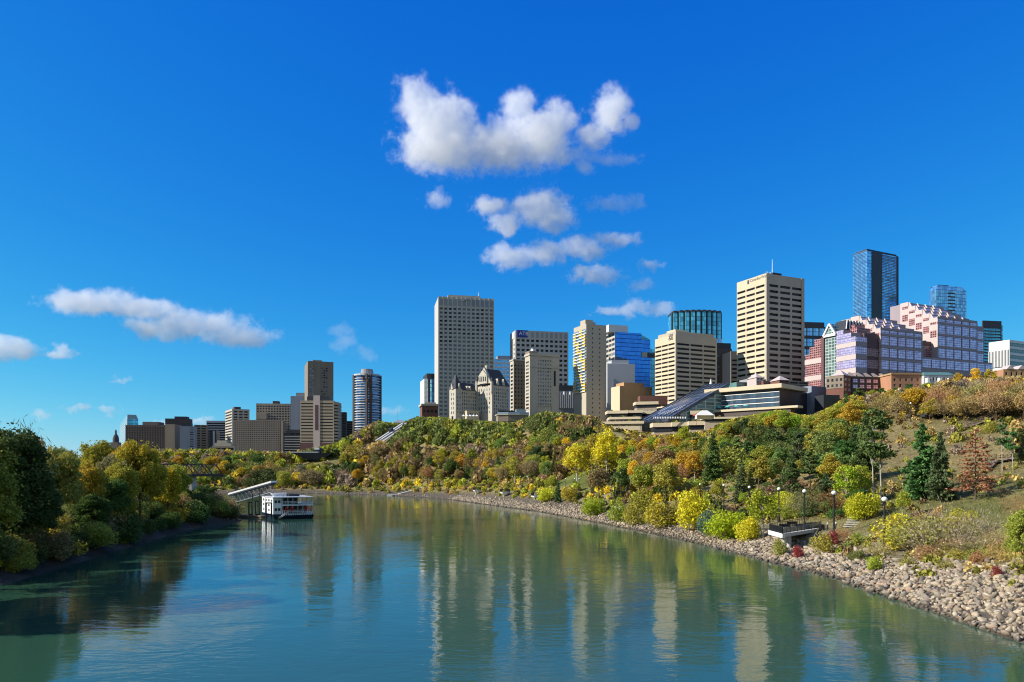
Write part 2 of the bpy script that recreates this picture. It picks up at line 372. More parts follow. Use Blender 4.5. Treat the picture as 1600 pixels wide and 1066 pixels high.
ca = me.color_attributes.new('soil', 'FLOAT_COLOR', 'POINT'); ca.data.foreach_set('color', np.concatenate([TC.reshape(-1, 3), np.ones((ny*nx, 1))], 1).astype(np.float32).ravel())
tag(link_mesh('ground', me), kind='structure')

# ------------------------------------------------------------------ river
m_w, nt, b = newmat('river_water')
b.inputs['Base Color'].default_value = (0.03, 0.088, 0.055, 1); b.inputs['Roughness'].default_value = 0.04; b.inputs['IOR'].default_value = 1.45
tc = N(nt, 'ShaderNodeTexCoord')
def wn(scale, sx, sy, det, rough=0.55, dist=0.0):
    mp = N(nt, 'ShaderNodeMapping'); mp.inputs['Scale'].default_value = (sx, sy, 1); L(nt, tc.outputs['Object'], mp.inputs[0])
    n = N(nt, 'ShaderNodeTexNoise', Scale=scale, Detail=det, Roughness=rough, Distortion=dist); L(nt, mp.outputs[0], n.inputs['Vector']); return n.outputs['Fac']
w1 = wn(0.9, 0.8, 1.6, 4.0); w2 = wn(0.10, 1.0, 1.3, 3.0, 0.5, 1.2); w3 = wn(0.035, 1.0, .7, 3.0, .6, 1.0)
bp1 = N(nt, 'ShaderNodeBump', Distance=0.036); L(nt, w1, bp1.inputs['Height'])
st = N(nt, 'ShaderNodeMapRange'); st.inputs['From Min'].default_value = .35; st.inputs['From Max'].default_value = .68; st.inputs['To Min'].default_value = 0.18; st.inputs['To Max'].default_value = 1.0
L(nt, w3, st.inputs['Value']); L(nt, st.outputs[0], bp1.inputs['Strength'])
bp2 = N(nt, 'ShaderNodeBump', Strength=0.5, Distance=0.12); L(nt, w2, bp2.inputs['Height']); L(nt, bp1.outputs[0], bp2.inputs['Normal'])
L(nt, bp2.outputs[0], b.inputs['Normal'])
mb = MB(); mb.quad((-1600,-500,0), (500,-500,0), (500,700,0), (-1600,700,0)); tag(mb.build('river_water', m_w), kind='structure')
KEEP = []; CLEAR = [(865, 1000, 744, 768), (1135, 1190, 690, 716), (1220, 1275, 732, 750), (1490, 1590, 770, 850), (1205, 1320, 812, 850)]
# ------------------------------------------------------------------ building materials
def glassmat(name, col, rough=0.12, cell=None, line=(.03,.03,.03), lw=.06, spec=.8, var=.35, metal=0.0, tint_noise=0.0):
    """window glass; cell=(w,h) draws the mullion grid of a curtain wall"""
    m, nt, b = newmat(name); b.inputs['Roughness'].default_value = rough; b.inputs['Specular IOR Level'].default_value = spec; b.inputs['Metallic'].default_value = metal
    oi = N(nt, 'ShaderNodeObjectInfo'); hs = N(nt, 'ShaderNodeHueSaturation', Color=c4(col)); mr = N(nt, 'ShaderNodeMapRange'); mr.interpolation_type = 'SMOOTHERSTEP'; mr.inputs['To Min'].default_value = 1-var; mr.inputs['To Max'].default_value = 1+var*1.4
    if not cell:
        L(nt, oi.outputs['Random'], mr.inputs['Value']); L(nt, mr.outputs[0], hs.inputs['Value']); L(nt, hs.outputs[0], b.inputs['Base Color']); return m
    tc = N(nt, 'ShaderNodeTexCoord'); sp = N(nt, 'ShaderNodeSeparateXYZ'); L(nt, tc.outputs['Object'], sp.inputs[0])
    xy = N(nt, 'ShaderNodeMath'); xy.operation = 'SUBTRACT'; L(nt, sp.outputs['X'], xy.inputs[0]); L(nt, sp.outputs['Y'], xy.inputs[1])
    masks = []; cells = []
    for src, w in ((xy.outputs[0], cell[0]), (sp.outputs['Z'], cell[1])):
        d = N(nt, 'ShaderNodeMath'); d.operation = 'DIVIDE'; d.inputs[1].default_value = w; L(nt, src, d.inputs[0])
        f = N(nt, 'ShaderNodeMath'); f.operation = 'FRACT'; L(nt, d.outputs[0], f.inputs[0]); fl = N(nt, 'ShaderNodeMath'); fl.operation = 'FLOOR'; L(nt, d.outputs[0], fl.inputs[0]); cells.append(fl.outputs[0])
        g = N(nt, 'ShaderNodeMath'); g.operation = 'LESS_THAN'; g.inputs[1].default_value = lw if w == cell[0] else lw*1.6; L(nt, f.outputs[0], g.inputs[0]); masks.append(g.outputs[0])
    mxm = N(nt, 'ShaderNodeMath'); mxm.operation = 'MAXIMUM'; L(nt, masks[0], mxm.inputs[0]); L(nt, masks[1], mxm.inputs[1])
    cb = N(nt, 'ShaderNodeCombineXYZ'); L(nt, cells[0], cb.inputs[0]); L(nt, cells[1], cb.inputs[1]); wn_ = N(nt, 'ShaderNodeTexWhiteNoise'); wn_.noise_dimensions = '2D'; L(nt, cb.outputs[0], wn_.inputs['Vector'])
    L(nt, wn_.outputs['Value'], mr.inputs['Value']); L(nt, mr.outputs[0], hs.inputs['Value'])
    mx = N(nt, 'ShaderNodeMix'); mx.data_type = 'RGBA'; L(nt, mxm.outputs[0], mx.inputs['Factor']); L(nt, hs.outputs[0], mx.inputs[6]); mx.inputs[7].default_value = c4(line); L(nt, mx.outputs[2], b.inputs['Base Color'])
    mr2 = N(nt, 'ShaderNodeMapRange'); mr2.inputs['To Min'].default_value = rough; mr2.inputs['To Max'].default_value = .7; L(nt, mxm.outputs[0], mr2.inputs['Value']); L(nt, mr2.outputs[0], b.inputs['Roughness'])
    return m
S_ = simple
M = dict(
 dkglass=glassmat('dark_window_glass', (.016, .018, .022), .3, var=.7, spec=.25), midglass=glassmat('window_glass', (.07, .08, .085), .3, var=.9, spec=.25), paleglass=glassmat('pale_window_glass', (.16, .21, .24), var=.5),
 telus=S_('pale_concrete', (.47, .455, .42), .9, scale=.03, var=.07), cream=S_('cream_concrete', (.58, .49, .34), .85, scale=.05, var=.08), cream2=S_('beige_concrete', (.45, .40, .32), .85, scale=.05, var=.1),
 stone=S_('limestone', (.46, .42, .35), .9, scale=.12, var=.12), slate=S_('dark_roof_slate', (.05, .055, .065), .85, scale=.3, var=.25), grey=S_('grey_concrete', (.30, .31, .32), .9, scale=.05), ltgrey=S_('light_grey_panel', (.48, .50, .53), .7, scale=.05, var=.06),
 brown=S_('brown_concrete', (.23, .19, .145), .9, scale=.05), dkbrown=S_('dark_brown_cladding', (.075, .06, .055), .7, scale=.08), slab=S_('brown_grey_brick', (.13, .115, .105), .9, scale=.08), bluegrey=S_('blue_grey_cladding', (.24, .27, .33), .8, scale=.05),
 beige=S_('beige_brick', (.36, .30, .23), .9, scale=.06), tan=S_('tan_stucco', (.42, .26, .13), .9, scale=.08), white=S_('white_panel', (.74, .74, .72), .6, scale=.05, var=.05), red=S_('dark_red_brick', (.17, .075, .055), .9, scale=.3), orange=S_('orange_brick', (.42, .21, .12), .9, scale=.3),
 maroon=S_('maroon_panel', (.11, .05, .055), .6, scale=.2), pink=S_('pink_stone', (.50, .42, .40), .6, scale=.1, var=.06), pinkshade=S_('shaded_pink_stone', (.30, .25, .27), .6, scale=.1, var=.06), black=S_('black_metal', (.015, .015, .018), .5, scale=1), dark=S_('dark_cladding', (.03, .035, .045), .5, scale=.1),  # second pink stone is darkened: shade of the front faces put into its colour
 roofgrey=S_('roof_membrane', (.22, .21, .20), .9, scale=.1), steel=S_('galvanised_steel', (.42, .45, .48), .4, .6, scale=1), teal=S_('copper_green', (.16, .30, .26), .6, scale=.3), signblue=S_('blue_sign_panel', (.01, .03, .30), .4, scale=.5, var=.05), letter=S_('white_lettering', (.85, .85, .85), .5, var=.02), ink=S_('dark_lettering', (.05, .05, .06), .6, var=.05),
 purple=glassmat('violet_window_glass', (.66, .55, .78), .18, (1.55, 1.45), (.16, .12, .24), .10, .7, .12, .5), pinkglass=glassmat('rose_window_glass', (.16, .05, .06), .2, (1.5, 1.4), (.42, .28, .27), .14, .6, .4),
 blueglass=glassmat('cobalt_curtain_glass', (.05, .33, 1.0), .15, (1.9, 3.6), (.006, .10, .42), .09, .8, .10, .75), tealglass=glassmat('teal_curtain_glass', (.12, .58, .76), .12, (3.2, 3.8), (.03, .14, .18), .06, .9, .25, .6), navyglass=glassmat('navy_curtain_glass', (.12, .28, .52), .1, (2.6, 3.6), (.02, .035, .06), .14, .9, .4, .6),
 skyglass=glassmat('sky_blue_curtain_glass', (.22, .60, 1.0), .1, (2.6, 3.6), (.06, .20, .36), .07, .9, .25, .7), greenglass=glassmat('green_atrium_glass', (.10, .17, .17), .15, (2.2, 1.9), (.42, .46, .42), .12, .7, .3), solar=glassmat('blue_black_roof_glass', (.035, .055, .095), .2, (2.0, 2.4), (.07, .09, .12), .10, .7, .25),
 stripeglass=glassmat('hall_window_glass', (.045, .08, .12), .15, (1.6, 60), (.02, .03, .04), .05, .7, .25), yellow=S_('yellow_balcony_panel', (.62, .42, .04), .6, scale=.5), concrete=S_('deck_concrete', (.50, .48, .44), .9, scale=.6, var=.12), wood=S_('weathered_timber', (.20, .15, .11), .9, scale=1.5), asphalt=S_('asphalt', (.06, .06, .06), .95, scale=.5),
 green=S_('green_roof_metal', (.10, .22, .20), .5, scale=.4), redcanvas=S_('red_canvas', (.55, .05, .06), .8, scale=2), canvas=S_('white_canvas', (.82, .80, .76), .8, scale=.6, var=.05), hull=S_('dark_hull_paint', (.012, .02, .04), .35, scale=.5), boatwhite=S_('white_boat_paint', (.80, .80, .80), .4, scale=.4, var=.06), globe=S_('white_lamp_globe', (.85, .85, .82), .3, var=.02), lifered=S_('red_life_ring', (.60, .04, .03), .5, var=.05), tealp=S_('turquoise_umbrella', (.10, .45, .45), .7, scale=2))

class B:
    """a building whose front corner stands on the line of sight at picture column uC, d metres out; local x runs along the front, y to the back"""
    def __init__(s, name, label, uL, uC, uR, top, d, th, cat='building', zb=None, L2=None, group=None):
        s.th = R(th); c, sn = math.cos(s.th), math.sin(s.th); C = P(uC, 0, d); kR = (uR-800)/F; kL = (uL-800)/F
        s.L1 = (kR*d-C.x)/(c-kR*sn); s.L2 = L2 or (C.x-kL*d)/(sn+kL*c)
        s.ztop = H+(HOR-top)*d/F
        if zb is None: zb = min(gz(C.x, d), gz(C.x+s.L1*c, d+s.L1*sn), gz(C.x-s.L2*sn, d+s.L2*c))-1.5
        s.h = s.ztop-zb; s.d = d; s.zb = zb; s.cx = C.x
        s.root = empty(name, (C.x, d, zb), s.th, label, cat, group)
        KEEP.append((min(C.x, C.x-s.L2*sn)-1, max(C.x+s.L1*c, C.x-s.L2*sn+s.L1*c)+1, d-1, d+s.L2*c+s.L1*abs(sn)+1)); s.wc = 0; s.rest = MB(); s.panes = {}
    def x(s, u):
        """local x on the front face seen at column u"""
        k = (u-800)/F; return (k*s.d-s.cx)/(math.cos(s.th)-k*math.sin(s.th))
    def z(s, row): return H+(HOR-row)*s.d/F-s.zb
    def face(s, f):
        if f == 'front': return Vector((0, 0, 0)), Vector((1, 0, 0)), Vector((0, -1, 0)), s.L1
        if f == 'left': return Vector((0, s.L2, 0)), Vector((0, -1, 0)), Vector((-1, 0, 0)), s.L2
        if f == 'right': return Vector((s.L1, 0, 0)), Vector((0, 1, 0)), Vector((1, 0, 0)), s.L2
    def core(s, mat, z1=None, name='wall', ins=0.0, z0=0.0):
        mb = MB(); mb.box(ins, ins, z0, s.L1-ins, s.L2-ins, z1 or s.h); return mb.build(name, mat, s.root)
    def slab(s, mb, f, a0, a1, z0, z1, n0, n1, mi=0):
        o, t, n, Ln = s.face(f); p = o+t*a0+n*n0; q = o+t*a1+n*n1
        mb.box(min(p.x, q.x), min(p.y, q.y), z0, max(p.x, q.x), max(p.y, q.y), z1, mi)
    def pane(s, f, a0, a1, z0, z1, mat, name='window', off=.06, cap=100):
        if s.wc >= cap: s.slab(s.rest, f, a0, a1, z0, z1, -.02, off); s.restmat = mat; return
        s.wc += 1; o, t, n, Ln = s.face(f); w, h = a1-a0, z1-z0; key = (f, round(w, 2), round(h, 2), mat.name)
        if key not in s.panes:
            mb = MB(); p = t*(w/2); q = t*(-w/2); e = n*off; g = n*(-.02)
            xs = sorted((p.x, q.x)); ys = sorted((p.y, q.y)); ex = sorted((e.x, g.x)); ey = sorted((e.y, g.y))
            if n.x == 0: mb.box(xs[0], ey[0], -h/2, xs[1], ey[1], h/2)
            else: mb.box(ex[0], ys[0], -h/2, ex[1], ys[1], h/2)
            s.panes[key] = mb.mesh('window', mat)
        c = o+t*((a0+a1)/2); ob = link_mesh(name, s.panes[key], None, s.root, (c.x, c.y, (z0+z1)/2)); return ob
    def grid(s, f, nx, nz, wall, glass, z0=0, z1=None, a0=None, a1=None, fx=.6, fz=.55, rec=.35, top=0, cap=100, base=0, skip=None):
        """recessed windows: wall layer of piers and spandrels in front of the core, a pane in every opening"""
        o, t, n, Ln = s.face(f); z1 = z1 or s.h; a0 = a0 or 0; a1 = Ln if a1 is None else a1
        e0 = rec if (f == 'front') else 0
        cw = (a1-a0)/nx; ch = (z1-z0-top-base)/nz; ww = cw*fx; wh = ch*fz; mb = MB(); zz = z0
        A0 = a0-(rec if f == 'front' and a0 == 0 else 0); A1 = a1+(rec if f == 'front' and a1 == Ln else 0)
        for j in range(nz):
            w0 = z0+base+ch*j+(ch-wh)/2; s.slab(mb, f, A0, A1, zz, w0, 0, rec); zz = w0+wh
            xx = A0
            for i in range(nx):
                x0 = a0+cw*i+(cw-ww)/2; s.slab(mb, f, xx, x0, w0, zz, 0, rec); xx = x0+ww
            s.slab(mb, f, xx, A1, w0, zz, 0, rec)
        s.slab(mb, f, A0, A1, zz, z1, 0, rec); mb.build('facade', wall, s.root)
        for j in reversed(range(nz)):
            w0 = z0+base+ch*j+(ch-wh)/2
            for i in range(nx):
                if skip and skip(i, j): continue
                x0 = a0+cw*i+(cw-ww)/2; s.pane(f, x0, x0+ww, w0, w0+wh, glass, cap=cap)
    def ribbons(s, f, nz, wall, glass, z0=0, z1=None, a0=None, a1=None, fz=.45, rec=.6, top=0, bays=1, pier=.8, cap=100, endp=None):
        s.grid(f, bays, nz, wall, glass, z0, z1, a0, a1, fx=1-pier/(((a1 if a1 is not None else s.face(f)[3])-(a0 or 0))/bays), fz=fz, rec=rec, top=top, cap=cap)
    def done(s):
        if s.rest.f:
            o = s.rest.build('window', s.restmat, s.root); o['kind'] = 'stuff'
        return s
    def block(s, name, mat, u0, u1, r0, r1, y0=1.0, y1=None):
        """box on the roof between picture columns u0..u1, rows r0 (bottom) to r1 (top)"""
        mb = MB(); mb.box(s.x(u0), y0, s.z(r0), s.x(u1), s.L2-1 if y1 is None else y1, s.z(r1)); return mb.build(name, mat, s.root)

def text_part(name, txt, parent, loc, size, mat, rotz=0.0, ext=.05, label=None):
    cu = bpy.data.curves.new(name, 'FONT'); cu.body = txt; cu.size = size; cu.extrude = ext; cu.align_x = 'LEFT'; cu.materials.append(mat)
    o = bpy.data.objects.new(name, cu); COL.objects.link(o); o.parent = parent; o.location = loc; o.rotation_euler = (R(90), 0, rotz)
    bpy.context.view_layer.update(); me = bpy.data.meshes.new_from_object(o); q = link_mesh(name, me, None, parent, loc); q.rotation_euler = o.rotation_euler; bpy.data.objects.remove(o)
    if label: q['label'] = label
    return q
# ================================================================== the left group of apartment blocks and offices
LG = None
b = B('glass_tower', 'slim teal glass tower at the far left of the skyline', 187, 199, 216, 655, 980, 30)
b.core(M['tealglass'], name='curtain_wall'); b.ribbons('left', 16, M['ltgrey'], M['tealglass'], z0=b.h*.2, fz=.6, rec=.2)
mb = MB(); mb.hull([(0,0,b.h),(b.L1,0,b.h),(b.L1,b.L2,b.h),(0,b.L2,b.h)], [(0,0,b.h+6),(b.L1*.8,0,b.h+6),(b.L1*.8,b.L2,b.h+6),(0,b.L2,b.h+6)]); mb.build('penthouse', M['paleglass'], b.root); b.done()
b = B('apartment_slab', 'long dark brown ribbed apartment slab behind the orange treetops', 196, 197, 257, 664, 800, 4, L2=18)
b.core(M['slab']); b.grid('front', 15, 14, M['dkbrown'], M['dkglass'], z0=b.h*.15, fx=.5, fz=.6, rec=.5, top=2, cap=60); b.block('penthouse', M['slab'], 222, 247, 664, 659); b.done()
b = B('apartment_slab', 'plain brown windowless end block joined to the dark ribbed slab', 257, 258, 273, 663, 795, 4, L2=20); b.core(M['brown']); b.done()
b = B('apartment_tower', 'dark brown tower with a raised crown behind the brown slab', 258, 262, 300, 655, 900, 12)
b.core(M['dkbrown']); b.ribbons('front', 15, M['slab'], M['dkglass'], z0=b.h*.3, bays=5, pier=1.5, top=5); b.block('crown', M['dkbrown'], 272, 292, 655, 650.5, 2, 14); b.done()
b = B('apartment_tower', 'pale blue-grey apartment tower with one light corner strip', 280, 281, 304, 666, 760, 14, L2=16)
b.core(M['bluegrey']); b.ribbons('front', 14, M['bluegrey'], M['midglass'], z0=b.h*.1, a0=b.L1*.62, bays=1, pier=2, fz=.5, rec=.3); b.block('penthouse', M['dark'], 284, 298, 666, 661, 3, 12); b.done()
b = B('apartment_tower', 'brown balcony tower right beside the pale blue-grey one', 304, 304.5, 323, 664, 790, 16, L2=16)
b.core(M['dkbrown']); b.ribbons('front', 14, M['brown'], M['dkglass'], z0=b.h*.1, bays=2, pier=1.5, rec=.9); b.done()
b = B('office_block', 'low dark slate office with pale horizontal stripes', 322, 323, 356, 657.5, 960, 5, L2=25)
b.core(M['dark']); b.ribbons('front', 12, M['bluegrey'], M['dkglass'], z0=b.h*.3, fz=.6, rec=.3, top=2); b.done()
b = B('office_block', 'small dark block with a white stairwell strip below the slate office', 313, 314, 338, 672, 860, 10, L2=18)
b.core(M['dark']); b.ribbons('front', 9, M['slab'], M['dkglass'], z0=b.h*.3, a0=0, a1=b.L1*.6); mb = MB(); mb.box(b.L1*.78, -.4, b.h*.2, b.L1*.9, 0, b.h-1); mb.build('stairwell', M['ltgrey'], b.root); b.done()
b = B('apartment_tower', 'beige apartment tower ringed with pale balconies on every floor', 353.5, 364, 388, 639, 860, 32)
b.core(M['dark'])
for f in ('front', 'left'): b.ribbons(f, 19, M['cream2'], M['dkglass'], z0=0, bays=1 if f == 'left' else 3, pier=1.6, fz=.5, rec=1.1, top=1.5)
b.block('penthouse', M['dkbrown'], 368, 378, 639, 635, 6, 16); b.done()
b = B('apartment_tower', 'wide grid-fronted apartment block standing behind the broad slab', 399, 401, 453, 630.5, 900, 6, L2=20)
b.core(M['slab']); b.grid('front', 12, 22, M['beige'], M['dkglass'], z0=b.h*.05, fx=.62, fz=.5, rec=.5, top=2, cap=100); b.block('penthouse', M['dkbrown'], 425, 434, 630.5, 626, 4, 14); b.block('rooftop_block', M['beige'], 403, 418, 656, 645, -6, -.6); b.done()
b = B('apartment_slab', 'broad flat-topped apartment slab with a dense grid of small windows', 366, 367, 437, 656.5, 760, -3, L2=16)
b.core(M['beige']); b.grid('front', 24, 19, M['slab'], M['dkglass'], z0=b.h*.06, fx=.5, fz=.42, rec=.3, top=1, cap=100); mb = MB(); mb.box(b.L1, 0, 0, b.L1+3.2, 8, b.h-1); mb.build('end_wall', M['brown'], b.root); b.done()
b = B('office_tower', 'plain blue-grey windowless tower left of the tall brown one', 453, 454, 477, 619, 850, 5, L2=20)
b.core(M['bluegrey']); b.block('raised_roof', M['grey'], 462, 476, 619, 613.5, 2, 18); b.done()
b = B('apartment_block', 'low dark block with thin white balcony lines beside the beige stepped office', 443, 444, 470, 676, 720, 6, L2=18)
b.core(M['black']); b.ribbons('front', 10, M['dark'], M['dkglass'], fz=.5, rec=.4, bays=3, pier=.6); mb = MB()
for i in range(9): b.slab(mb, 'front', .5, b.L1-.5, b.h*(.12+.09*i), b.h*(.12+.09*i)+.5, .4, .75)
mb.build('balcony_rail', M['ltgrey'], b.root); b.block('penthouse', M['dark'], 447, 468, 676, 671, 3, 12); b.done()
b = B('apartment_tower', 'tallest dark brown tower of the left group, two window strips', 476, 481, 521, 564, 780, 20)
b.core(M['brown']); b.grid('front', 3, 30, M['brown'], M['midglass'], z0=b.h*.2, a0=b.L1*.50, a1=b.L1*.78, fx=.75, fz=.6, rec=.3, top=6, cap=45)
b.grid('front', 2, 30, M['brown'], M['paleglass'], z0=b.h*.2, a0=b.L1*.05, a1=b.L1*.25, fx=.8, fz=.5, rec=.3, top=7, cap=90); b.block('penthouse', M['grey'], 489, 504, 564, 561, 5, 15); b.done()
b = B('office_block', 'stepped beige office with a maroon centre strip in front of the brown tower', 469, 470, 521, 626, 700, 2, L2=26)
b.core(M['beige'])
xa, xb = b.x(490), b.x(500)
b.ribbons('front', 13, M['beige'], M['dkglass'], z0=b.z(692), a0=0, a1=xa, fz=.35, rec=.5, top=1.5); b.ribbons('front', 13, M['beige'], M['dkglass'], z0=b.z(692), a0=xb, a1=b.L1, fz=.35, rec=.5, top=1.5)
mb = MB(); mb.box(xa, -.9, b.z(700), xb, 0, b.z(618)); mb.build('centre_bay', M['pink'], b.root)
mb = MB(); mb.box(xa+1.6, -1.05, b.z(672), xb-1.6, -.9, b.z(633)); mb.build('window', M['maroon'], b.root)
mb = MB(); mb.box(-.5, -.9, 0, xa, 0, b.z(692)); mb.box(xb, -.9, 0, b.L1+.5, 0, b.z(692)); mb.build('base_band', M['maroon'], b.root); b.block('penthouse', M['dark'], 478, 514, 626, 619, 4, 18)
mb = MB(); mb.prism([(b.L1, 0), (b.L1+3.6, 3), (b.L1+3.6, 20), (b.L1, 24)], 0, b.h-1); w_ = mb.build('curved_wing', M['beige'], b.root)
for i in range(12): 
    mb = MB(); z = b.z(690)+i*(b.h-b.z(690))/12.6; mb.prism([(b.L1+.1, -.1), (b.L1+3.75, 2.9), (b.L1+3.75, 20.1), (b.L1+.1, 24.1)], z, z+1.2); mb.build('window', M['dkglass'], b.root)
b.done()
b = B('office_block', 'small dark tower between the beige office and the round tower', 526, 527, 541, 644, 800, 8, L2=12); b.core(M['dark']); b.ribbons('front', 14, M['dkbrown'], M['dkglass'], bays=2, rec=.3); b.done()
b = B('office_block', 'lower dark block close left of the round tower', 540, 540.6, 551, 658, 820, 8, L2=12); b.core(M['dkbrown']); b.ribbons('front', 11, M['slab'], M['dkglass'], rec=.3); b.done()
# round tower
rt = empty('round_apartment_tower', (0, 0, 0), 0, 'cylindrical glass apartment tower with a drum on its roof', 'building')
cc = P(569.5, 0, 735); zb = gz(cc.x, 735)-3; zt = H+(HOR-586)*735/F; rr = 21*735/F; rt.location = (cc.x, 735+rr, zb); hh = zt-zb; K = 20
mb = MB(); ring = [(rr*.93*math.cos(2*math.pi*i/K), rr*.93*math.sin(2*math.pi*i/K)) for i in range(K)]; mb.prism(ring, 0, hh); mb.build('wall', M['navyglass'], rt)
for fl in range(26):
    z = hh*.05+fl*hh*.94/26; mb = MB(); rg = [(rr*math.cos(2*math.pi*i/K), rr*math.sin(2*math.pi*i/K)) for i in range(K)]; mb.prism(rg, z, z+.75); mb.build('balcony', M['ltgrey'] if fl % 3 else M['white'], rt)
mb = MB()
for i in range(K): 
    if i % 5 in (0, 1):
        a = 2*math.pi*(i+.5)/K; x, y = rr*math.cos(a), rr*math.sin(a); mb.tube((x, y, 0), (x, y, hh+1), 1.3, None, 6)
mb.build('column', M['dkbrown'], rt)
for a_, z_ in ((265, .93), (285, .90), (290, .83), (300, .7), (282, .62)):
    a = R(a_); x, y = rr*1.0*math.cos(a), rr*1.0*math.sin(a); mb = MB(); mb.tube((x, y, hh*z_), (x, y, hh*z_+2.6), 1.5, None, 8); mb.build('red_panel', M['red'], rt)
mb = MB(); rg = [(rr*1.03*math.cos(2*math.pi*i/K), rr*1.03*math.sin(2*math.pi*i/K)) for i in range(K)]; mb.prism(rg, hh, hh+1.6); mb.build('roof_ring', M['ltgrey'], rt)
mb = MB(); rg = [(rr*.5*math.cos(2*math.pi*i/K), rr*.5*math.sin(2*math.pi*i/K)) for i in range(K)]; mb.prism(rg, hh+1.6, hh+7.2, top=[(x*.86, y*.86) for x, y in rg]); mb.build('roof_drum', M['grey'], rt)
KEEP.append((cc.x-rr, cc.x+rr, 730, 735+2*rr))
# small dome, low houses, lookout
dr = P(181, 0, 640); z0 = gz(dr.x, 640); r_ = empty('church_dome', (dr.x, 640, z0), 0, 'small dark church dome peeking over the left bank trees', 'church')
zt = H+(HOR-671)*640/F-z0; mb = MB(); mb.box(-3.2, -3, 0, 3.2, 3, zt*.66); mb.build('wall', M['slab'], r_)
mb = MB(); pr = [(2.6, zt*.66), (2.5, zt*.76), (1.9, zt*.83), (.8, zt*.88), (.7, zt*.94), (.9, zt*.95), (.1, zt)]
for (ra, za), (rb, zb_) in zip(pr, pr[1:]): mb.tube((0, 0, za), (0, 0, zb_), ra, rb, 12)
mb.build('dome', M['slate'], r_)
b = B('terraced_house', 'pale stepped terrace house on the bank below the striped office', 331, 332, 366, 697, 600, 6, L2=12, cat='house'); b.core(M['beige'])
for i, (u0, u1, r1) in enumerate(((334, 360, 692), (337, 352, 688))): b.block('upper_terrace', M['cream2'], u0, u1, 698-i*5, r1, 2+i*2, 10)
b.ribbons('front', 3, M['beige'], M['dkglass'], fz=.4, rec=.5); b.done()
b = B('pavilion', 'low maroon-roofed building under the broad apartment slab', 378, 379, 430, 716, 560, 0, L2=10); b.core(M['beige']); mb = MB(); mb.hull([(-1,-1,b.h),(b.L1+1,-1,b.h),(b.L1+1,11,b.h),(-1,11,b.h)], [(6,4,b.h+2.5),(b.L1-6,4,b.h+2.5),(b.L1-6,6,b.h+2.5),(6,6,b.h+2.5)]); mb.build('roof', M['maroon'], b.root); b.done()
lk = P(489, 708, 470); g0 = gz(lk.x, 470); r_ = empty('viewing_platform', (lk.x, 470, g0), R(4), 'dark wedge-shaped lookout with a white rim, cantilevered over the trees', 'lookout'); zz = lk.z-g0
mb = MB(); mb.hull([(-3,-3,zz-4.2),(6,-3,zz-4.2),(6,5,zz-4.2),(-3,5,zz-4.2)], [(-12.5,-4,zz),(13,-4,zz),(13,6,zz),(-12.5,6,zz)]); mb.build('deck', M['dark'], r_)
mb = MB(); mb.box(-12.8, -4.3, zz+.02, 4, 6.3, zz+.75); mb.build('rim', M['ltgrey'], r_)
mb = MB(); mb.box(1, 0, zz+.8, 6, 4, zz+3.0); mb.build('hut', M['dark'], r_); mb = MB(); mb.box(1, -.3, zz+2.2, 4, 4.2, zz+3.4); mb.build('sign_panel', M['white'], r_)
mb = MB(); mb.tube((2, 1, -2), (2, 1, zz-4), 1.6, 2.2, 10); mb.build('support', M['dark'], r_)
# inclined railway
f0 = hit(590, 697, 300); f1 = hit(632, 668, 300)
if f0 and f1:
    r_ = empty('inclined_railway', f0, 0, 'pair of pale inclined railway tracks climbing the green slope', 'funicular'); D_ = f1-f0; D_.z += .6; sd = D_.cross(Vector((0,0,1))).normalized()
    for k in (-1.6, 1.6): mb = MB(); mb.bar(sd*k+Vector((0,0,2.6)), sd*k+D_+Vector((0,0,2.2)), 1.3, .5); mb.build('track', M['ltgrey'], r_)
    mb = MB()
    for i in range(14): p = D_*(i/13)+Vector((0,0,.2)); mb.tube(p+Vector((0,0,-4)), p+Vector((0,0,2)), .35, None, 5)
    mb.build('trestle', M['dark'], r_)
    mb = MB(); mb.bar(D_*.45+Vector((0,0,3.6)), D_*.52+Vector((0,0,3.8)), 2.6, 2.4); mb.build('carriage', M['dark'], r_)
    for p, q in ((f0, 592),): 
        mb = MB(); mb.bar(sd*4.4+Vector((0,0,2.0)), sd*4.4+D_*.55+Vector((0,0,2)), 2.2, .4); mb.build('staircase', M['grey'], r_)
st = P(625, 661, 560); zz = gz(st.x, 560); r_ = empty('railway_station', (st.x, 560, zz), R(5), 'small hip-roofed upper station where the inclined tracks end', 'building')
zt = st.z-zz; mb = MB(); mb.box(-4, -3, 0, 4, 3, zt); mb.build('wall', M['dark'], r_); mb = MB(); mb.hull([(-5,-4,zt),(5,-4,zt),(5,4,zt),(-5,4,zt)], [(-2,-1,zt+2.2),(2,-1,zt+2.2),(2,1,zt+2.2),(-2,1,zt+2.2)]); mb.build('roof', M['bluegrey'], r_)
fp = P(622, 660, 556); o = MB(); zf = gz(fp.x, 556); o.tube((0,0,0), (0,0, H+(HOR-642)*556/F-zf), .14, .08, 6); q = o.build('flagpole', M['steel']); q.location = (fp.x, 553, zf); tag(q, 'thin mast above the upper railway station', 'mast')
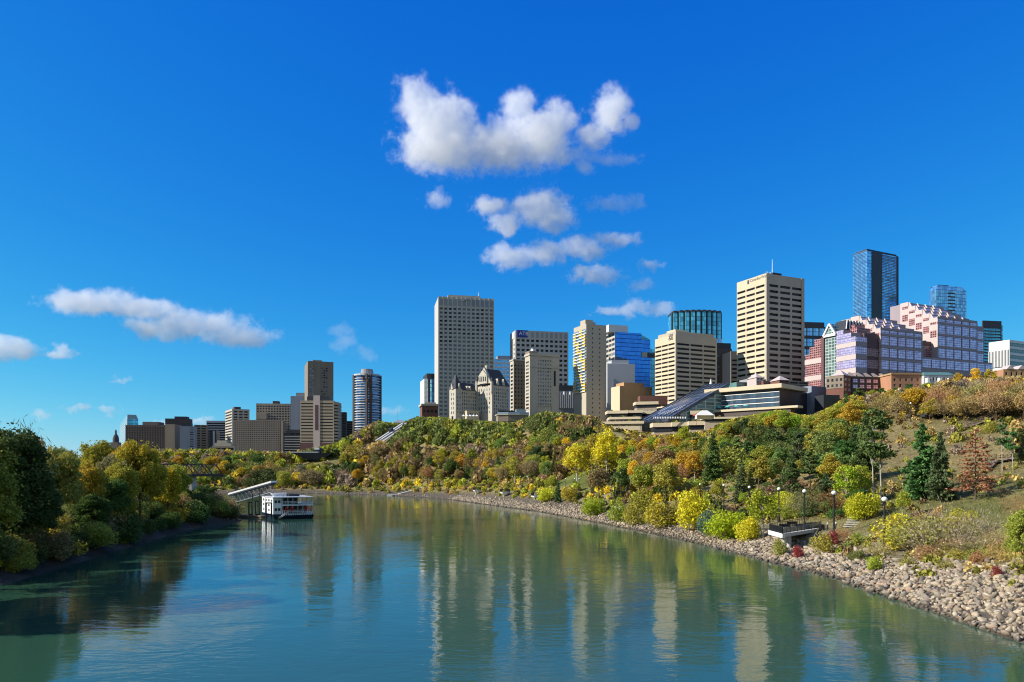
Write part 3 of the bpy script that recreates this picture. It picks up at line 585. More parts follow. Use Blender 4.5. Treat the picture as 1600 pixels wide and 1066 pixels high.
# ================================================================== centre
b = B('apartment_tower', 'slim tower with white stacked balconies and a dark crown left of the tallest tower', 659, 665, 682, 592, 640, 15)
b.core(M['skyglass'], name='curtain_wall'); mb = MB()
for i in range(22): b.slab(mb, 'left', 0, b.L2, b.z(635)+i*(b.h-b.z(635))/22, b.z(635)+i*(b.h-b.z(635))/22+.9, 0, 1.4); b.slab(mb, 'front', -1.4, 1.5, b.z(635)+i*(b.h-b.z(635))/22, b.z(635)+i*(b.h-b.z(635))/22+.9, 0, 1.2)
mb.build('balcony', M['white'], b.root); mb = MB(); b.slab(mb, 'front', b.L1*.22, b.L1*.42, 0, b.h, 0, .3); mb.build('dark_strip', M['dark'], b.root); b.block('crown', M['dark'], 667, 682, 592, 583.5, 0, b.L2-1); b.done()
b = B('brick_house', 'red brick block with a pale cornice below the balcony tower', 656, 660, 684, 634, 560, 14, cat='building'); b.core(M['red']); b.ribbons('front', 2, M['red'], M['dkglass'], z0=b.h*.3, bays=4, pier=1, fz=.4, rec=.3, top=1.5); mb = MB(); mb.box(-1, -1, b.h, b.L1+1, b.L2, b.h+1.5); mb.build('cornice', M['cream2'], b.root); b.block('penthouse', M['stone'], 664, 682, 631, 628, 3, 9); b.done()
b = B('office_tower', 'tallest grey concrete tower in the middle with a full grid of windows', 679.5, 685.5, 771, 463.5, 600, 11)
b.core(M['telus']); zb_ = b.z(650)
b.grid('front', 12, 27, M['telus'], M['midglass'], z0=zb_, fx=.60, fz=.50, rec=.45, top=b.h-b.z(479), cap=100, a0=0, a1=None)
mb = MB(); b.slab(mb, 'front', -.45, b.L1+.45, 0, zb_, 0, .45); mb.build('facade_base', M['telus'], b.root)
mb = MB(); b.slab(mb, 'left', 0, b.L2, 0, b.h, 0, .3); mb.build('side_wall', M['telus'], b.root)
n_ = 12; cw = b.L1/n_; mb = MB()
for i in range(n_+1): b.slab(mb, 'front', cw*i-.42, cw*i+.42, zb_, b.h+.2, .46, .95)
mb.build('pier', M['telus'], b.root)
for i in range(n_): 
    mb = MB(); b.slab(mb, 'front', cw*i+.75, cw*i+cw-.75, b.z(477), b.z(466.5), .46, .56); mb.build('louvre', M['grey'] if i < 7 else M['bluegrey'], b.root)
b.block('penthouse', M['cream2'], 701, 751, 463.5, 458.3, 4, b.L2-3)
mb = MB(); xx = b.x(749); mb.tube((xx, 5, b.z(459)), (xx, 5, b.z(452)), .18, .1, 5); mb.build('mast', M['steel'], b.root); mb = MB(); mb.bar((b.x(722), -1.6, b.z(469)), (b.x(741), -1.6, b.z(461)), .5, .5); mb.bar((b.x(724), -1.6, b.z(469)), (b.x(724), 2, b.z(463)), .6, .6); mb.build('maintenance_crane', M['steel'], b.root)
b.done()
# stone chateau hotel
hz = R(40); HC, HS = math.cos(hz), math.sin(hz); hp = P(712, 0, 470); zg = gz(hp.x, 470)-1
ht = empty('stone_hotel', (hp.x, 470, zg), hz, 'limestone chateau-style hotel with steep dark roofs and gables', 'hotel')
def Zr(row, x=0, y=0): return H+(HOR-row)*(470+x*HS+y*HC)/F-zg
def hbox(name, mat, *q): mb = MB(); mb.box(*q); return mb.build(name, M[mat], ht)
def hotel_windows(a0, a1, c, z0, z1, nx, nz, west=False, w=.85, h=1.35, mat=None):
    """rows of windows on a front wall (y = c) or a west wall (x = c)"""
    for j in range(nz):
        for i in range(nx):
            m_ = a0+(a1-a0)*(i+.5)/nx; z = z0+(z1-z0)*(j+.5)/nz; mb = MB()
            if west: mb.box(c-.08, m_-w/2, z-h/2, c+.1, m_+w/2, z+h/2)
            else: mb.box(m_-w/2, c-.08, z-h/2, m_+w/2, c+.1, z+h/2)
            mb.build('window', M[mat] if mat else M['midglass'] if random.random() < .8 else M['paleglass'], ht)
def gable_front(x0, x1, y0, y1, z0, z1, name='dormer', mat='stone'):
    mb = MB(); xm = (x0+x1)/2; mb.hull([(x0,y0,z0),(x1,y0,z0),(x1,y1,z0),(x0,y1,z0)], [(xm-.08,y0,z1),(xm+.08,y0,z1),(xm+.08,y1,z1),(xm-.08,y1,z1)]); mb.build(name, M[mat], ht)
def gable_west(y0, y1, x0, x1, z0, z1, name='dormer', mat='stone'):
    mb = MB(); ym = (y0+y1)/2; mb.hull([(x0,y0,z0),(x1,y0,z0),(x1,y1,z0),(x0,y1,z0)], [(x0,ym-.08,z1),(x1,ym-.08,z1),(x1,ym+.08,z1),(x0,ym+.08,z1)]); mb.build(name, M[mat], ht)
e1 = Zr(607); hbox('corner_tower', 'stone', 0, 0, -6, 5, 6.9, e1)
mb = MB(); mb.hull([(-.4,-.4,e1),(5.4,-.4,e1),(5.4,7.3,e1),(-.4,7.3,e1)], [(2.4,3.4,Zr(583)),(2.6,3.4,Zr(583)),(2.6,3.6,Zr(583)),(2.4,3.6,Zr(583))]); mb.build('spire', M['slate'], ht)
mb = MB(); mb.tube((2.5,3.5,Zr(583)-.2), (2.5,3.5,Zr(580)), .09, .03, 5); mb.build('finial', M['slate'], ht)
gable_front(1.5, 3.6, -.6, 1.2, e1-.3, e1+3.4); gable_west(2.4, 4.6, -.6, 1.2, e1-.3, e1+3.4)
hotel_windows(5.6, 1.3, 0, Zr(648), Zr(612), 2, 5, True, .7, 1.6); hotel_windows(.8, 4.3, 0, Zr(647), Zr(612), 2, 6, w=.6)
hbox('door_arch', 'dkglass', -.1, 2.6, Zr(655), .1, 4.4, Zr(650))
e2 = Zr(610, 11); hbox('left_wing', 'stone', 5, 1.5, -6, 18, 12, e2)
mb = MB(); mb.hull([(5,1.0,e2),(18,1.0,e2),(18,12.5,e2),(5,12.5,e2)], [(5,5.4,Zr(597.5,11)),(18,5.4,Zr(597.5,11)),(18,8,Zr(597.5,11)),(5,8,Zr(597.5,11))]); mb.build('roof', M['slate'], ht)
hotel_windows(5.6, 17.6, 1.5, Zr(646,11), Zr(612,11), 7, 6, w=.6); hbox('string_course', 'stone', 5, 1.25, Zr(619,11), 18, 1.5, Zr(618.2,11))
for xg in (9.6, 11.8): gable_front(xg, xg+1.6, 1.2, 4.5, e2+.3, e2+2.9)
CX0, CX1, CY0, CY1 = 18.0, 32.0, -14.5, 1.5
ew = Zr(603, 25, -14); hbox('main_wing', 'stone', CX0, CY0, -8, CX1, CY1+4, ew); zr_ = Zr(578, 25, -7); ym = (CY0+CY1)/2
mb = MB(); mb.hull([(CX0+.7,CY0-.5,ew),(CX1+.5,CY0-.5,ew),(CX1+.5,CY1+3,ew),(CX0+.7,CY1+3,ew)], [(CX0+1.2,ym-1.2,zr_),(CX1-2.5,ym-1.2,zr_),(CX1-2.5,ym+1.2,zr_),(CX0+1.2,ym+1.2,zr_)]); mb.build('roof', M['slate'], ht)
gable_west(CY0+.6, CY1-.6, CX0-.35, CX0+1.0, Zr(600, 18, -7), Zr(574, 18, -7), 'great_gable')
hbox('gable_bay', 'stone', CX0-1.3, ym-4.2, Zr(600,18,-7), CX0-.35, ym+4.2, Zr(588,18,-7)); gable_west(ym-4.6, ym+4.6, CX0-1.5, CX0-.35, Zr(588,18,-7), Zr(578.5,18,-7), 'bay_gable', 'stone')
hotel_windows(ym+3.8, ym-3.8, CX0-1.3, Zr(597,18,-7), Zr(588.8,18,-7), 4, 1, True, 1.0, 3.0, 'dkglass'); hotel_windows(ym+3.2, ym-3.2, CX0-1.3, Zr(603,18,-7), Zr(599,18,-7), 4, 1, True, .9, 1.1, 'dkglass')
hotel_windows(CY1-1.2, CY0+1.2, CX0, Zr(648,18,-7), Zr(606,18,-7), 5, 6, True, .75, 1.6)
hotel_windows(CX0+1, CX1-.6, CY0, Zr(648,25,-14), Zr(607,25,-14), 7, 8, w=.65)
for xg in (21.5, 26.3): gable_front(xg, xg+2.3, CY0-.3, CY0+3.4, ew+.1, ew+4.4)
hbox('string_course', 'stone', CX0, CY0-.25, Zr(611,25,-14), CX1, CY0, Zr(610,25,-14)); hbox('chimney', 'stone', CX0+2.2, ym+.5, zr_-3, CX0+4, ym+2.2, zr_+2.6)
for cy_ in (CY0+.2, CY1-.2):
    za, zb2 = Zr(612, 18, cy_), Zr(596, 18, cy_)
    mb = MB(); mb.tube((CX0,cy_,za), (CX0,cy_,zb2), 1.0, None, 10); mb.tube((CX0,cy_,za-1.8), (CX0,cy_,za), .2, 1.0, 10); mb.build('turret', M['stone'], ht); mb = MB(); mb.tube((CX0,cy_,zb2), (CX0,cy_,zb2+3.0), 1.2, .05, 10); mb.build('turret_roof', M['slate'], ht)
hbox('garden_pavilion', 'cream', 5.2, -5, -6, 15, 1.4, Zr(644,10,-4)); hbox('pavilion_cornice', 'cream', 5.0, -5.3, Zr(644,10,-4), 15, 1.4, Zr(642.6,10,-4)); hotel_windows(5.8, 14.5, -5, Zr(651,10,-4), Zr(645,10,-4), 6, 1, w=.9, h=1.8)
KEEP.append((hp.x-6, hp.x+40, 455, 500))
for i in range(5):
    p = P(724+i*5.2, 650.5, 455); o = MB(); w = 1.05; o.hull([(-w,-w,0),(w,-w,0),(w,w,0),(-w,w,0)], [(-.05,-.05,1.1),(.05,-.05,1.1),(.05,.05,1.1),(-.05,.05,1.1)]); o.tube((0,0,-2.5), (0,0,0), .06, None, 5)
    q = o.build('event_tent', M['canvas']); q.location = p; tag(q, f'small white pointed tent on the hotel lawn, {ORD[i]} of 5 from the left', 'tent', 'white tents in front of the hotel')
# terrace restaurant beside the hotel
tp = P(802, 648, 462); g0 = gz(tp.x, 462)-4; r_ = empty('terrace_restaurant', (tp.x, 462, g0), R(10), 'curved terrace with glass balustrade between the hotel and the brown office', 'terrace'); zz = tp.z-g0
mb = MB(); mb.prism([(-10,-2),(-4,-4.5),(3,-5),(9,-4),(9,6),(-10,6)], zz-4.5, zz-.6); mb.build('base', M['brown'], r_); mb = MB(); mb.prism([(-10.6,-2.4),(-4,-5),(3,-5.6),(9.3,-4.4),(9.3,6.2),(-10.6,6.2)], zz-.6, zz); mb.build('deck_slab', M['cream2'], r_)
mb = MB()
for p, q in (((-10.4,-2.2),(-4,-4.8)), ((-4,-4.8),(3,-5.4)), ((3,-5.4),(9.1,-4.3))): mb.bar((*p, zz+.65), (*q, zz+.65), .06, 1.2)
mb.build('balustrade', M['paleglass'], r_)
for (a, c, z1, mt) in ((2, 8, 3.4, 'paleglass'), (-9, 1, 2.4, 'dkglass')): mb = MB(); mb.box(a, 0, zz, c, 5, zz+z1); mb.build('glass_room', M[mt], r_)
b = B('office_tower', 'pale blue banded tower with a mast behind the hotel', 768, 769, 800, 561, 800, 8, L2=25); b.core(M['bluegrey']); b.ribbons('front', 14, M['ltgrey'], M['skyglass'], z0=b.h*.3, fz=.55, rec=.4); b.block('penthouse', M['bluegrey'], 778, 800, 561, 555, 3, 18); mb = MB(); xx = b.x(786); mb.tube((xx, 8, b.h), (xx, 8, b.z(537)), .4, .12, 6); mb.build('mast', M['steel'], b.root); b.done()
b = B('office_tower', 'grey concrete grid tower with a blue lettered sign on its top corner', 797.5, 806, 887, 516, 600, 13); b.core(M['telus']); zb_ = b.z(640)
b.grid('front', 11, 15, M['telus'], M['dkglass'], z0=zb_, fx=.62, fz=.5, rec=.45, top=b.h-b.z(528), cap=100); b.grid('left', 2, 15, M['telus'], M['dkglass'], z0=zb_, fx=.3, fz=.5, rec=.3, top=b.h-b.z(534), cap=100); b.restmat = M['dkglass']
mb = MB(); b.slab(mb, 'front', -.45, b.L1+.45, 0, zb_, 0, .45); mb.build('facade_base', M['telus'], b.root); cw = b.L1/11
for i in range(3, 11): mb = MB(); b.slab(mb, 'front', cw*i+.9, cw*i+cw-.9, b.z(527), b.z(518), .46, .56); mb.build('louvre', M['grey'], b.root)
sg = MB(); s0, s1 = b.x(808), b.x(824); b.slab(sg, 'front', s0, s1, b.z(527), b.z(516), .46, 1.0); sign = sg.build('sign', M['signblue'], b.root, 'blue sign with white capital letters')
text_part('lettering', 'ATB', b.root, (s0+1.3, -1.02, b.z(523.8)), 4.2, M['letter'])
sg = MB(); b.slab(sg, 'left', b.L2*.35, b.L2*.8, b.z(527), b.z(517), .3, .7); sg.build('sign', M['letter'], b.root, 'pale sign panel on the narrow side'); b.done()
b = B('office_block', 'narrow left wing of the old brown stone office block', 797.5, 803, 822, 563.5, 520, 22); b.core(M['stone']); b.grid('left', 1, 13, M['cream2'], M['dkglass'], z0=b.z(645), fx=.6, fz=.55, rec=.3, top=2); b.grid('front', 4, 13, M['brown'], M['dkglass'], z0=b.z(645), fx=.4, fz=.45, rec=.3, top=2); mb = MB(); mb.box(-.8, -.8, b.h, b.L1+.5, b.L2, b.h+1); mb.build('cornice', M['stone'], b.root); b.done()
b = B('office_block', 'old brown stone office block with a round tank on its roof', 821, 828.5, 872, 555.5, 500, 22); b.core(M['stone']); b.grid('left', 1, 14, M['cream2'], M['midglass'], z0=b.z(640), fx=.6, fz=.5, rec=.35, top=3)
b.grid('front', 6, 13, M['stone'], M['paleglass'], z0=b.z(634), a0=b.L1*.24, a1=b.L1*.76, fx=.55, fz=.5, rec=.4, top=2); mb = MB(); b.slab(mb, 'front', -.4, b.L1*.24, 0, b.h, 0, .4); b.slab(mb, 'front', b.L1*.76, b.L1+.4, 0, b.h, 0, .4); mb.build('side_bay', M['stone'], b.root)
mb = MB(); b.slab(mb, 'front', b.L1*.84, b.L1*.90, b.z(602), b.z(578), .4, .55); mb.build('window', M['dkglass'], b.root); mb = MB(); mb.box(-1, -1, b.h, b.L1+1, b.L2, b.h+1.4); mb.box(-.7, -.7, b.z(574), b.L1+.7, -.4, b.z(572.5)); mb.build('cornice', M['stone'], b.root)
b.block('penthouse', M['brown'], 829, 842, 555, 547.5, 2, 9); mb = MB(); xx = b.x(838); mb.tube((xx, 5, b.z(548)), (xx, 5, b.z(543.5)), 2.2, 1.9, 12); mb.build('tank', M['steel'], b.root); b.done()
b = B('low_office', 'low pale blue pleated-panel hall between the brown office and the striped slab', 869, 870, 920, 611, 540, 6, L2=20); b.core(M['bluegrey']); mb = MB()
for i in range(16):
    x0 = b.L1*i/16; mb.prism([(x0+.2, -.1), (x0+b.L1/16-.5, -1.0), (x0+b.L1/16-.2, -.1)], b.z(638), b.h-.5-(i % 3)*.8)
mb.build('pleated_panels', M['ltgrey'], b.root); b.block('roof_plant', M['dark'], 872, 900, 611, 601, 4, 16); b.block('roof_plant', M['roofgrey'], 900, 920, 611, 604, 6, 16); b.done()
b = B('apartment_slab', 'tall beige slab with yellow diagonal balcony pattern on its sunlit side', 896.5, 916, 947.5, 506, 500, 24); b.core(M['cream2'])
nf = 21; z0_ = b.z(612)
for i in range(nf):
    mb = MB(); z = z0_+i*(b.h-3-z0_)/nf; dz = (b.h-3-z0_)/nf; b.slab(mb, 'left', .3, b.L2-.3, z, z+.45, 0, .9); mb.build('balcony', M['white'], b.root)
    for k in range(4):
        if (i+k*3) % 8 < 4: mb = MB(); w = b.L2/4; b.slab(mb, 'left', w*k+.5, w*k+w-.2, z+.45, z+dz*.72, .5, .8); mb.build('balcony_panel', M['yellow'], b.root)
    b.pane('left', .8, b.L2-.8, z+.5, z+dz-.2, M['paleglass'])
for uu in (926, 937):
    for i in range(20): x_ = b.x(uu); b.pane('front', x_-.4, x_+.4, b.z(505)-4-i*3.15, b.z(505)-3-i*3.15, M['dkglass'])
b.block('penthouse', M['cream2'], 917, 929, 506, 498.5, 2, 9); b.block('penthouse', M['stone'], 929, 934, 506, 501, 3, 8); b.done()
b = B('glass_tower', 'cobalt blue glass office with stepped right shoulder', 947, 961, 1002, 518.5, 640, 18); b.core(M['blueglass'], name='curtain_wall'); b.ribbons('left', 22, M['stone'], M['midglass'], z0=0, fz=.55, rec=.2, bays=3, pier=.8)
b.block('penthouse', M['white'], 952, 982, 518.5, 507.5, 1, 14)
for (u0, u1, r1, m_) in ((1002, 1016.5, 524, 'blueglass'), (1016.5, 1028, 538, 'tealglass')):
    mb = MB(); mb.box(b.x(u0), 0.5, 0, b.x(u1), b.L2, b.z(r1+4)); mb.build('curtain_wall', M[m_], b.root)
mb = MB(); x0, x1 = b.x(1002), b.x(1016.5); mb.hull([(x0,.5,b.z(528)),(x1,.5,b.z(528)),(x1,b.L2,b.z(528)),(x0,b.L2,b.z(528))], [(x0,.5,b.z(520)),(x1,.5,b.z(527.5)),(x1,b.L2,b.z(527.5)),(x0,b.L2,b.z(520))]); mb.build('sloped_roof', M['tealglass'], b.root)
mb = MB(); mb.box(b.x(1003), -.4, b.z(556), b.x(1011), .5, b.z(548)); mb.build('balcony_recess', M['stone'], b.root); mb = MB(); mb.box(b.x(1011), -.3, b.z(556), b.x(1027), .5, b.z(549)); mb.build('window', M['dark'], b.root); b.done()
b = B('windowless_block', 'white blank-walled block in front of the cobalt glass office', 948, 949, 992, 568, 560, 6, L2=20); b.core(M['ltgrey']); b.block('raised_roof', M['ltgrey'], 956, 983, 568, 562, 1, 14); mb = MB(); mb.box(b.x(958), -.3, b.z(605), b.x(959), 0, b.z(591)); mb.build('vent_pipe', M['steel'], b.root); mb = MB()
for i in range(9): mb.box(b.x(953)+i*1.6, 2, b.z(562), b.x(953)+i*1.6+.9, 4, b.z(562)+1+random.random()*2)
mb.build('roof_plant', M['dark'], b.root); b.done()
b = B('windowless_block', 'tan stucco building with a cream sunlit end below the blank white block', 955.5, 969, 1019, 603, 490, 20); b.core(M['tan']); mb = MB(); b.slab(mb, 'left', 0, b.L2, 0, b.h, 0, .3); mb.build('side_wall', M['cream'], b.root); b.block('raised_roof', M['tan'], 976, 1008, 603, 597, 1, 12); b.done()  # sunlit end: its brightness put into a paler side wall colour
b = B('office_tower', 'beige office with deep horizontal ribbons, left of the dark grid tower', 1025, 1056, 1117.5, 523, 470, 26); b.core(M['dkglass'], z1=b.h-1)
b.ribbons('left', 15, M['cream'], M['dkglass'], z0=b.z(635), bays=3, pier=.5, fz=.42, rec=.8, top=b.h-b.z(530)+1.5); b.ribbons('front', 14, M['cream2'], M['dkglass'], z0=b.z(635), bays=3, pier=.9, fz=.45, rec=.8, top=b.h-b.z(534))  # sunlit left face coloured lighter than the shaded front
b.block('penthouse', M['cream2'], 1056.5, 1116, 523, 517, .3, b.L2-2); b.block('roof_plant', M['cream'], 1060, 1078, 517, 513, 3, 12)
text_part('lettering', 'gg', b.root, (-.95, b.L2*.30, b.z(527)), 5.5, M['ink'], R(-90)); b.done()
# fluted blue tower
ft = P(1094, 0, 640); zg = gz(ft.x, 640)-2; r_ = empty('fluted_glass_tower', (ft.x, 650, zg), 0, 'broad blue-green glass tower with fluted rounded corners behind the beige office', 'building'); zt = H+(HOR-485)*640/F-zg
mb = MB(); pts = []
nx_ = 9; w = 43.5/nx_*1.0
for i in range(nx_):
    x0 = -21.5+i*43/nx_; arch = 6*(1-((i+.5-nx_/2)/(nx_/2))**2)
    pts += [(x0+.3, -arch+3.0), (x0+.9, -arch+.7), (x0+43/nx_-.9, -arch+.7), (x0+43/nx_-.3, -arch+3.0)]
pts += [(21.5, 20), (-21.5, 20)]; mb.prism(pts, 0, zt); mb.build('curtain_wall', M['tealglass'], r_)
mb = MB()
for i in range(nx_+1): arch = 6*(1-((i-nx_/2)/(nx_/2))**2); mb.box(-21.5+i*43/nx_-.35, -arch+.9, 0, -21.5+i*43/nx_+.35, 6, zt+.5)
mb.build('mullion', M['dark'], r_); mb = MB(); mb.prism([(x*1.01, y-.4 if y < 10 else y) for x, y in pts], zt, zt+1.6); mb.build('roof_band', M['dark'], r_)
mb = MB(); mb.box(14, -6.8, 0, 21, 0, zt-24); mb.build('lower_bay', M['skyglass'], r_)
b = B('office_tower', 'dark grid tower with pale windows between the beige office and the leader tower', 1117, 1118, 1142.5, 545, 560, 8, L2=20); b.core(M['dark']); b.grid('front', 3, 15, M['dkbrown'], M['paleglass'], z0=b.z(640), fx=.5, fz=.35, rec=.4, top=b.h-b.z(553)); b.block('crown', M['dark'], 1117.5, 1142, 545, 536, 0, 15); b.done()
b = B('office_block', 'low ribbon-windowed block squeezed beside the dark grid tower', 1142, 1142.5, 1158, 549, 545, 8, L2=20); b.core(M['dkglass']); b.ribbons('front', 12, M['beige'], M['dkglass'], z0=b.z(640), fz=.45, rec=.5, top=b.h-b.z(560)); b.done()
b = B('office_tower', 'tall cream office tower with deep ribbon windows and small dark lettering', 1153, 1197, 1253, 428, 470, 25); b.core(M['dkglass'], z1=b.h-1)
b.ribbons('left', 22, M['cream'], M['dkglass'], z0=b.z(640), bays=3, pier=.9, fz=.40, rec=.9, top=b.h-b.z(440)+.5); b.ribbons('front', 22, M['cream2'], M['dkglass'], z0=b.z(640), bays=3, pier=1.5, fz=.45, rec=.9, top=b.h-b.z(440)+.5)  # light and shade put into the colour: cream left face, darker beige front
mb = MB()
for q in ((b.L1-1.6, b.L1+.9), (-.9, 1.6)): b.slab(mb, 'front', q[0], q[1], 0, b.h+.1, .91, 1.3)
mb.build('corner_pier', M['cream2'], b.root)
b.block('penthouse', M['black'], 1211, 1225, 428, 422.5, 2, 12); b.block('roof_plant', M['stone'], 1203, 1211, 428, 424, 3, 12)
mb = MB(); xx = b.x(1217.5); mb.tube((xx, 6, b.z(423)), (xx, 6, b.z(398)), .25, .07, 6); mb.build('antenna', M['steel'], b.root)
mb = MB(); 
for i in range(4): mb.tube((2+i*1.3, 2, b.h), (2+i*1.3, 2, b.h+2.2), .12, None, 5)
mb.build('antenna', M['white'], b.root); text_part('lettering', 'CanadianWestern', b.root, (-.93, b.L2*.52, b.z(434)), 2.7, M['ink'], R(-90)); mb = MB(); mb.box(-1.1, b.L2*.55, b.z(436), -.92, b.L2*.61, b.z(430)); mb.build('emblem', M['ink'], b.root); b.done()
b = B('office_block', 'dark teal flat-topped block right behind the cream tower', 1250, 1251, 1289, 510, 640, 8, L2=25); b.core(M['navyglass']); b.block('crown', M['dark'], 1251, 1288, 510, 503, 0, 20); b.ribbons('front', 3, M['dark'], M['skyglass'], z0=b.z(560), bays=4, pier=.8, fz=.7, rec=.3); b.done()
b = B('skyscraper', 'tallest slim blue glass skyscraper with a dark centre band', 1333, 1355, 1403, 392, 780, 27); b.core(M['skyglass'], name='curtain_wall'); b.ribbons('left', 50, M['skyglass'], M['navyglass'], z0=b.z(500), fz=.65, rec=.25)
mb = MB(); b.slab(mb, 'front', b.x(1362), b.x(1378), 0, b.h+.1, 0, .5); mb.build('dark_band', M['dark'], b.root); mb = MB(); b.slab(mb, 'front', b.L1-2, b.L1+.3, 0, b.h, 0, .6); mb.box(0, 0, b.h, b.L1, b.L2, b.h+.8); mb.build('frame', M['dark'], b.root); b.block('crown', M['navyglass'], 1356, 1402, 391.5, 388.2, 1, b.L2-2)
mb = MB()
for i in range(44): b.slab(mb, 'front', b.x(1379), b.L1-2.2, b.z(500)+i*(b.h-b.z(500))/44, b.z(500)+i*(b.h-b.z(500))/44+.5, 0, .4)
mb.build('floor_line', M['bluegrey'], b.root); b.done()
b = B('glass_tower', 'blue glass tower with chamfered top corners behind the pink building', 1452, 1463, 1510, 452, 780, 14); b.core(M['skyglass'], name='curtain_wall'); mb = MB(); mb.hull([(0,0,b.h),(b.L1,0,b.h),(b.L1,b.L2,b.h),(0,b.L2,b.h)], [(2.5,1.5,b.z(445)),(b.L1-5,1.5,b.z(445)),(b.L1-5,b.L2-2,b.z(445)),(2.5,b.L2-2,b.z(445))]); mb.build('sloped_crown', M['skyglass'], b.root); b.block('roof_plant', M['dark'], 1472, 1488, 445, 442.5, 5, 15); mb = MB()
for i in range(7): b.slab(mb, 'front', b.L1*.38, b.L1*.62, b.z(490)+i*3.6, b.z(490)+i*3.6+1.3, 0, .25)
mb.build('balcony', M['dark'], b.root); b.done()
b = B('office_tower', 'dark green glass tower right behind the pink building', 1534, 1536, 1564, 501, 620, 10); b.core(M['dark'], name='curtain_wall'); b.ribbons('front', 14, M['dark'], M['tealglass'], z0=b.z(580), fz=.6, rec=.3, top=6); mb = MB(); mb.box(b.L1, 3, 0, b.L1+3, b.L2, b.h-3); mb.build('side_bay', M['tealglass'], b.root); b.done()
b = B('office_block', 'white finned office block at the right end of the skyline', 1545, 1577, 1680, 531, 540, 27, zb=40); b.core(M['white']); b.ribbons('front', 4, M['white'], M['greenglass'], z0=b.z(572), fz=.6, rec=.3, top=1, bays=1, pier=.6); mb = MB()
for i in range(14): b.slab(mb, 'left', b.L2*(i+.2)/14, b.L2*(i+.6)/14, b.z(572), b.z(546), 0, .7)
mb.build('fin', M['white'], b.root); mb = MB(); b.slab(mb, 'left', 0, b.L2, b.z(573), b.z(546), 0, .2); mb.build('window', M['midglass'], b.root); b.done()
# ================================================================== pink stepped government building
cp = P(1337, 0, 430); th = R(24); zg = gz(cp.x+10, 445)-1; r_ = empty('stepped_office_complex', (cp.x, 430, zg), th, 'pink stone office complex with stepped gables and violet windows', 'building')
KEEP.append((cp.x-25, cp.x+120, 425, 500))
ct, sn = math.cos(th), math.sin(th)
def cz(row, d=440): return H+(HOR-row)*d/F-zg
def cxu(u, y=0): k = (u-800)/F; return (k*(430+y*ct)+y*sn-cp.x)/(ct-k*sn)      # local x on plane y
def cyu(u, x=0): k = (u-800)/F; return (cp.x+x*ct-k*(430+x*sn))/(sn+k*ct)       # local y on plane x
def fbox(name, mat, *a): mb = MB(); mb.box(*a); return mb.build(name, mat, r_)
# west face: segments going back
y1 = cyu(1330); y2 = cyu(1318); y3 = cyu(1307); y4 = cyu(1288); y5 = cyu(1284); y6 = cyu(1272); y7 = cyu(1265); y8 = cyu(1258); XR = cxu(1354)
for (ya, yb, rt) in ((0, y1, 530), (y1, y2, 523), (y2, y3, 516.5)): fbox('front_wing', M['pinkshade'], 0, ya, 0, XR+(ya > 0)*8, yb, cz(rt))
for (ya, yb, rt) in ((y5, y6, 523), (y6, y7, 534), (y7, y8, 545)): fbox('rear_wing', M['pinkglass'], 0, ya, 0, 18, yb, cz(rt))
for i, (ra, rb) in enumerate(((586, 578), (559, 551), (540, 534))):
    if i < 2: fbox('stone_band', M['pink'], -.35, y5, cz(ra+3), 0, y8-(i > 1)*8, cz(rb+3))
for (ra, rb) in ((586, 578), (565, 557), (545, 538)): fbox('stone_band', M['pink'], -.35, -.35, cz(ra), 0, y3, cz(rb)); fbox('stone_band', M['pinkshade'], 0, -.36, cz(ra), XR, 0, cz(rb))  # front bands use the darker stone copy, painted as shaded
for (ra, rb) in ((577.6, 565.4), (556.6, 545.4), (537.6, 530.6)): fbox('window', M['purple'], -.2, 0.1, cz(ra), 0, y3-.1, cz(rb)); fbox('window', M['purple'], .1, -.2, cz(ra), XR-.1, 0, cz(rb))
fbox('window', M['purple'], -.2, y1, cz(530), 0, y3-.1, cz(524)); fbox('window', M['purple'], -.2, y2, cz(523), 0, y3-.1, cz(517.5))
fbox('dark_pier', M['maroon'], -.5, y4, 0, 3, y5, cz(522))
fbox('atrium_glass', M['greenglass'], .4, y3, 0, 18, y4, cz(521))
mb = MB(); ym = (y3+y4)/2; mb.hull([(-.6,y3,cz(521)),(-.6,y4,cz(521)),(20,y4,cz(521)),(20,y3,cz(521))], [(-.6,ym-.1,cz(503)),(-.6,ym+.1,cz(503)),(20,ym+.1,cz(503)),(20,ym-.1,cz(503))]); mb.build('atrium_gable', M['greenglass'], r_)
mb = MB(); mb.bar((-.8,y3,cz(521)), (-.8,ym,cz(503)), 1, 1.0); mb.bar((-.8,y4,cz(521)), (-.8,ym,cz(503)), 1, 1.0); mb.box(-.9, y3, cz(523), -.1, y4, cz(519))
mb.build('atrium_frame', M['white'], r_)
mb = MB(); mb.hull([(4,y3-3,cz(514)),(22,y3-3,cz(514)),(22,y4,cz(514)),(4,y4,cz(514))], [(8,y3,cz(497)),(22,y3,cz(497)),(22,y4-2,cz(497)),(8,y4-2,cz(497))]); mb.build('skylight_roof', M['dark'], r_)
mb = MB()
for i in range(6): mb.bar((4.3+i*2.9, y3-3.2, cz(513.5)), (8.3+i*2.3, y3-.4, cz(497)), .5, .5)
mb.build('skylight_rib', M['white'], r_)
fbox('plant_room', M['cream'], 8, y4+.5, 0, 22, y4+6, cz(503))
